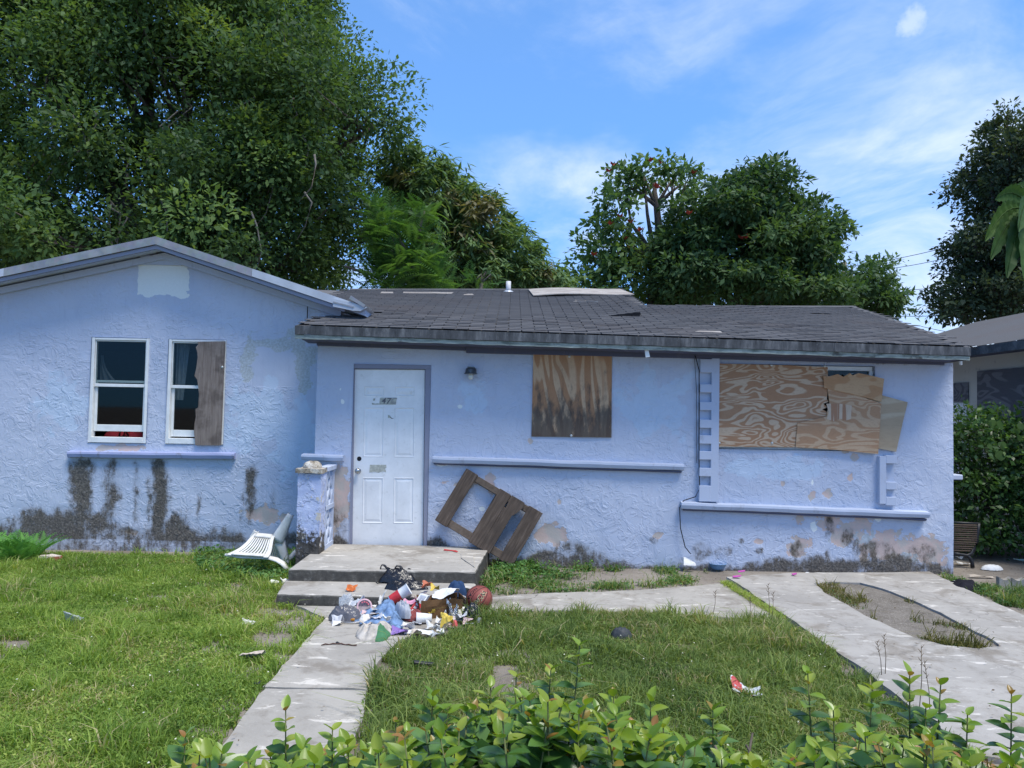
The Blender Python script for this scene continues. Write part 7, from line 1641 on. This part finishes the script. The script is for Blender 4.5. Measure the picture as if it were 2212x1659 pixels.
# grass growing in the joint between walk and drive
JA, JB = G(1566, 1262), G(1690, 1340); n = 2600; s = rng.rand(n); X = JA.x + (JB.x - JA.x) * s + rng.normal(size=n) * .022; Y = JA.y + (JB.y - JA.y) * s + rng.normal(size=n) * .022
V, Fc = blades(X, Y, .05, .007, .9); o = mk('joint_grass', V + np.array([0, 0, .02]), Fc, G_L, attrs={'rnd': np.repeat(.6 + .4 * rng.rand(n), 6)}); o['kind'] = 'stuff'
# tall seed stalks
for i, (u, v, h_) in enumerate(((1660, 1345, .34), (1665, 1350, .28), (1905, 1468, .26), (1912, 1465, .30), (1985, 1545, .42), (2010, 1560, .36), (1620, 1340, .2), (1540, 1330, .22))):
    p = G(u, v); q = p + Vector((.03 * math.sin(i * 2.1), .02, h_)); b = MB().tube([p, p.lerp(q, .5) + Vector((.01, 0, 0)), q], [.003, .0024, .002], 5)
    for k in range(5): r = p.lerp(q, .72 + .06 * k); b.tube([r, r + Vector((.018 * (-1) ** k, 0, .022))], [.003, .001], 4)
    tag(b.build('seed_stalk', simple('dry_stalk', (.16, .12, .08), .9), None, True), ['dark seed stalk beside the joint, the taller', 'dark seed stalk beside the joint, the shorter', 'seed stalk at the middle of the drive edge', 'second seed stalk at the middle of the drive edge', 'tallest seed stalk above the hedge', 'seed stalk right of the tallest one', 'thin seed stalk left of the joint', 'seed stalk furthest left by the cross walk'][i], 'stalk', 'dry seed stalks')
# crumbs of leaf litter and grit
n = 5200; X = rng.rand(n) * 15 - 6.5; Y = rng.rand(n) * 7.5 + 3; V, Fc = leaves_at(np.stack([X, Y, np.where(hard(X, Y), .045, .004) + ROUGH(X, Y) * 0 + .002], 1), unit(np.stack([rng.normal(size=n), rng.normal(size=n), rng.normal(size=n) * .15], 1)), unit(np.stack([rng.normal(size=n) * .2, rng.normal(size=n) * .2, np.ones(n)], 1)), .012 + .025 * rng.rand(n), .006 + .012 * rng.rand(n))
k = (~hard(X, Y)) | (rng.rand(n) < .10); Fc = Fc[k]
o = mk('leaf_litter', V, Fc, leafmat('dead_leaf', [(0, (.05, .035, .025)), (.5, (.14, .10, .065)), (1, (.32, .26, .19))], .1, .8, .1), attrs={'rnd': np.repeat(rng.rand(n), 4)}); o['kind'] = 'stuff'

# tiny pale flowers in the grass
n = 420; X = rng.rand(n) * 9 - 6; Y = rng.rand(n) * 5 + 3.8; q = (~hard(X, Y)) & (inpoly(LEFTB, X, Y) | inpoly(MIDB, X, Y)); X, Y = X[q], Y[q]; n = len(X)
V, Fc = leaves_at(np.stack([X, Y, .035 + .045 * rng.rand(n)], 1), unit(np.stack([rng.normal(size=n), rng.normal(size=n), .2 * rng.normal(size=n)], 1)), unit(np.stack([.3 * rng.normal(size=n), .3 * rng.normal(size=n), np.ones(n)], 1)), .010 + .008 * rng.rand(n), .010 + .006 * rng.rand(n))
o = mk('lawn_flowers', V, Fc, simple('pale_petal', (.62, .62, .50), .8)); o['kind'] = 'stuff'
# ================================================================ hedge in front
hz0 = thing('hedge', (.9, 2.4, 0), 'glossy green hedge with reddish new tips along the bottom edge', 'hedge')
def leaf_geo(curl, fold, w_):
    V = []; n = 6
    for i in range(n + 1):
        s = i / n; hw = w_ * math.sin(math.pi * min(1, s ** .85 * .97 + .02)) ** .8; z = curl * s * s
        V += [(s, -hw, z + fold * hw * 1.0), (s, -hw * .5, z + fold * hw * .42), (s, 0, z), (s, hw * .5, z + fold * hw * .42), (s, hw, z + fold * hw)]
    return V, grid_faces(5, n + 1)
H_MAT = [leafmat('hedge_leaf', [(0, (.045, .115, .03)), (.5, (.075, .165, .036)), (1, (.12, .22, .045))], .22, .3, .5, objrnd=True), leafmat('hedge_young_leaf', [(0, (.12, .22, .025)), (.5, (.20, .30, .03)), (1, (.28, .33, .04))], .35, .38, .45, objrnd=True), leafmat('hedge_red_tip', [(0, (.26, .19, .035)), (.5, (.30, .13, .045)), (1, (.30, .25, .05))], .3, .4, .4, objrnd=True)]
H_MAT_J = [leafmat('hedge_leaf_far', [(0, (.045, .115, .03)), (.5, (.075, .165, .036)), (1, (.12, .22, .045))], .22, .3, .5)]
LEAFM = {}
for mi in range(3):
    for k, (c_, f_, w_) in enumerate(((-.18, .35, .30), (-.08, .2, .33), (-.32, .3, .28), (.1, .45, .29))):
        V, Fc = leaf_geo(c_, f_, w_); me = bpy.data.meshes.new('leaf'); me.from_pydata(V, [], Fc); me.materials.append(H_MAT[mi].m); me.polygons.foreach_set('use_smooth', np.ones(len(Fc), bool)); LEAFM[(mi, k)] = me
CONT = [(330, 1690), (380, 1640), (430, 1600), (500, 1625), (560, 1610), (640, 1600), (720, 1600), (800, 1590), (880, 1570), (960, 1530), (1060, 1500), (1130, 1490), (1220, 1510), (1300, 1515), (1390, 1550), (1470, 1570), (1540, 1570), (1620, 1625), (1700, 1612), (1780, 1585), (1860, 1562), (1950, 1556), (2030, 1566), (2110, 1608), (2212, 1592), (2330, 1592)]
SPIKES = [(1252, 1395, 2.55), (1115, 1462, 2.5), (1190, 1448, 2.6), (617, 1535, 2.4), (718, 1578, 2.35), (935, 1505, 2.5), (1060, 1485, 2.5), (1325, 1505, 2.5), (1405, 1515, 2.55), (1540, 1535, 2.5), (1745, 1455, 2.6), (1800, 1535, 2.5), (1885, 1490, 2.55), (1965, 1460, 2.6), (2032, 1480, 2.55), (2090, 1545, 2.5), (2185, 1500, 2.6), (400, 1592, 2.35), (2000, 1530, 2.5), (855, 1560, 2.45)]
r_ = random.Random(12); cu = [c_[0] for c_ in CONT]; cvv = [c_[1] for c_ in CONT]
shoots = [(u, v, y, True) for u, v, y in SPIKES]
for i in range(520):
    y = r_.uniform(1.95, 3.05); u = r_.uniform(340, 2330); v = float(np.interp(u, cu, cvv)) + abs(r_.gauss(0, 1)) * 62 * (1 if y > 2.2 else 1.7) + 10 + (14 if u > 1500 else 0) + max(0, y - 2.55) * 20
    shoots.append((u, v, y, False))
allL = []; stem = MB(); 
for (u, v, y, spk) in shoots:
    tip = W(u, v, y); ln = r_.uniform(.22, .34) if not spk else r_.uniform(.3, .4); lean = Vector((r_.uniform(-.25, .25), r_.uniform(-.25, .2), 1)).normalized() if not spk else Vector((r_.uniform(-.08, .08), 0, 1)).normalized()
    base = tip - lean * ln; npair = r_.randint(6, 8) if not spk else 11; rot = r_.uniform(0, 3.1)
    stem.tube([base - Vector((0, 0, .12)), base, tip], [.004, .0035, .002], 5)
    for k in range(npair):
        f = k / (npair - 1); p = base.lerp(tip, .12 + .88 * f); a0 = rot + k * 1.25 + r_.uniform(-.2, .2)
        sz = .09 * (1 - .45 * max(0, f - .55) / .45) * r_.uniform(.75, 1.15); open_ = .97 - .5 * f ** 2
        for sg in (0, 1):
            a = a0 + math.pi * sg + r_.uniform(-.25, .25); d = (Vector((math.cos(a), math.sin(a), 0)) * open_ + lean * (1.05 - open_) + Vector((0, 0, r_.uniform(-.35, .2)))).normalized(); n_ = (lean - d * lean.dot(d)); n_ = (n_ + Vector((r_.uniform(-.3, .3), r_.uniform(-.3, .3), .1))); n_ = (n_ - d * n_.dot(d)).normalized()
            mi = 0
            if f > .84: mi = 2 if r_.random() < .24 else 1
            elif f > .68: mi = 1 if r_.random() < .6 else 0
            elif r_.random() < .07: mi = 1
            allL.append((p, d, n_, sz * (.62 if mi == 2 else 1), mi))
# the leaves nearest the lens and inside the frame become parts of their own
def vis_score(L):
    p = L[0] + L[1] * L[3] * .5; q = CR.transposed() @ (p - Vector((0, 0, CAM_H)))
    u, v = 1106 + F_PX * q.x / -q.z, 829.5 - F_PX * q.y / -q.z
    return (u, v, -q.z)
sc_ = [(vis_score(L), L) for L in allL]
inside = [(s, L) for s, L in sc_ if -20 < s[0] < 2232 and s[1] < 1670]; outside = [(s, L) for s, L in sc_ if not (-20 < s[0] < 2232 and s[1] < 1670)]
inside.sort(key=lambda q: (q[0][2] + .0016 * max(0, q[0][1] - float(np.interp(q[0][0], cu, cvv)) - 60)))
jv = []; jf = []; jr = []; TV_, TF2 = leaf_geo(-.16, .32, .30)
for i, (s, (p, d, n_, sz, mi)) in enumerate(inside + outside):
    sd_ = n_.cross(d); M = frame_M(p, d * sz, sd_ * sz, n_ * sz)
    if i < 300:
        o = bpy.data.objects.new('leaf', LEAFM[(mi, r_.randrange(4))]); COL.objects.link(o); o.parent = hz0; o.matrix_parent_inverse = Matrix.Translation(-hz0.location); o.matrix_basis = M
    else:
        jv.append((mi, M))
for mi in range(3):
    Ms = [M for k, M in jv if k == mi]; T4 = np.array([(*v, 1) for v in TV_]); V = np.concatenate([(np.array(M) @ T4.T).T[:, :3] for M in Ms]); nT = len(TV_)
    Fc = np.concatenate([np.array(TF2) + nT * i for i in range(len(Ms))])
    src = [[(0, (.045, .115, .03)), (.5, (.075, .165, .036)), (1, (.12, .22, .045))], [(0, (.12, .22, .025)), (.5, (.20, .30, .03)), (1, (.28, .33, .04))], [(0, (.26, .19, .035)), (.5, (.30, .13, .045)), (1, (.30, .25, .05))]][mi]
    o = mk('foliage', V, Fc, leafmat('hedge_foliage', src, .25, .32, .48), hz0, True, attrs={'rnd': np.repeat(np.array([r_.random() for _ in Ms]), nT)}); o['kind'] = 'stuff'
stem.build('stems', wood('green_stem', (.14, .16, .06), (.08, .09, .035)), hz0, True)
b = MB()
for i in range(18):
    u = 950 + i * 75; p = Vector((W(u, 1640, 2.5).x + r_.uniform(-.1, .1), r_.uniform(2.2, 2.8), 0)); q = p + Vector((r_.uniform(-.2, .2), r_.uniform(-.15, .15), r_.uniform(.45, .58))); b.tube([p, p.lerp(q, .5) + Vector((r_.uniform(-.06, .06), 0, 0)), q], [.012, .009, .006], 6)
    for k in range(3): e = q + Vector((r_.uniform(-.2, .2), r_.uniform(-.2, .2), r_.uniform(.0, .12))); b.tube([p.lerp(q, .6), p.lerp(q, .8).lerp(e, .4), e], [.007, .006, .004], 5)
b.build('branches', M_BARK, hz0, True)
# inner foliage so that the hedge is not see-through
rng = np.random.RandomState(99); n = 7000; X = rng.uniform(-1.1, 2.0, n); Y = rng.uniform(2.1, 3.0, n)
ztop = np.array([W(1106 + x / y * F_PX, float(np.interp(1106 + x / y * F_PX, cu, cvv)) + 70, y).z for x, y in zip(X, Y)]); Z = rng.uniform(.15, 1, n) * np.maximum(ztop, .16); D = unit(rng.normal(size=(n, 3))); Nn = rng.normal(size=(n, 3)) + np.array([0, 0, .8]); Nn = unit(Nn - D * (Nn * D).sum(1)[:, None]); l_ = .045 + .035 * rng.rand(n)
V, Fc = leaves_at(np.stack([X, Y, Z], 1), D, Nn, l_, l_ * .6); o = mk('inner_foliage', V, Fc, H_MAT_J[0], hz0, attrs={'rnd': np.repeat(rng.rand(n), 4)}); o['kind'] = 'stuff'
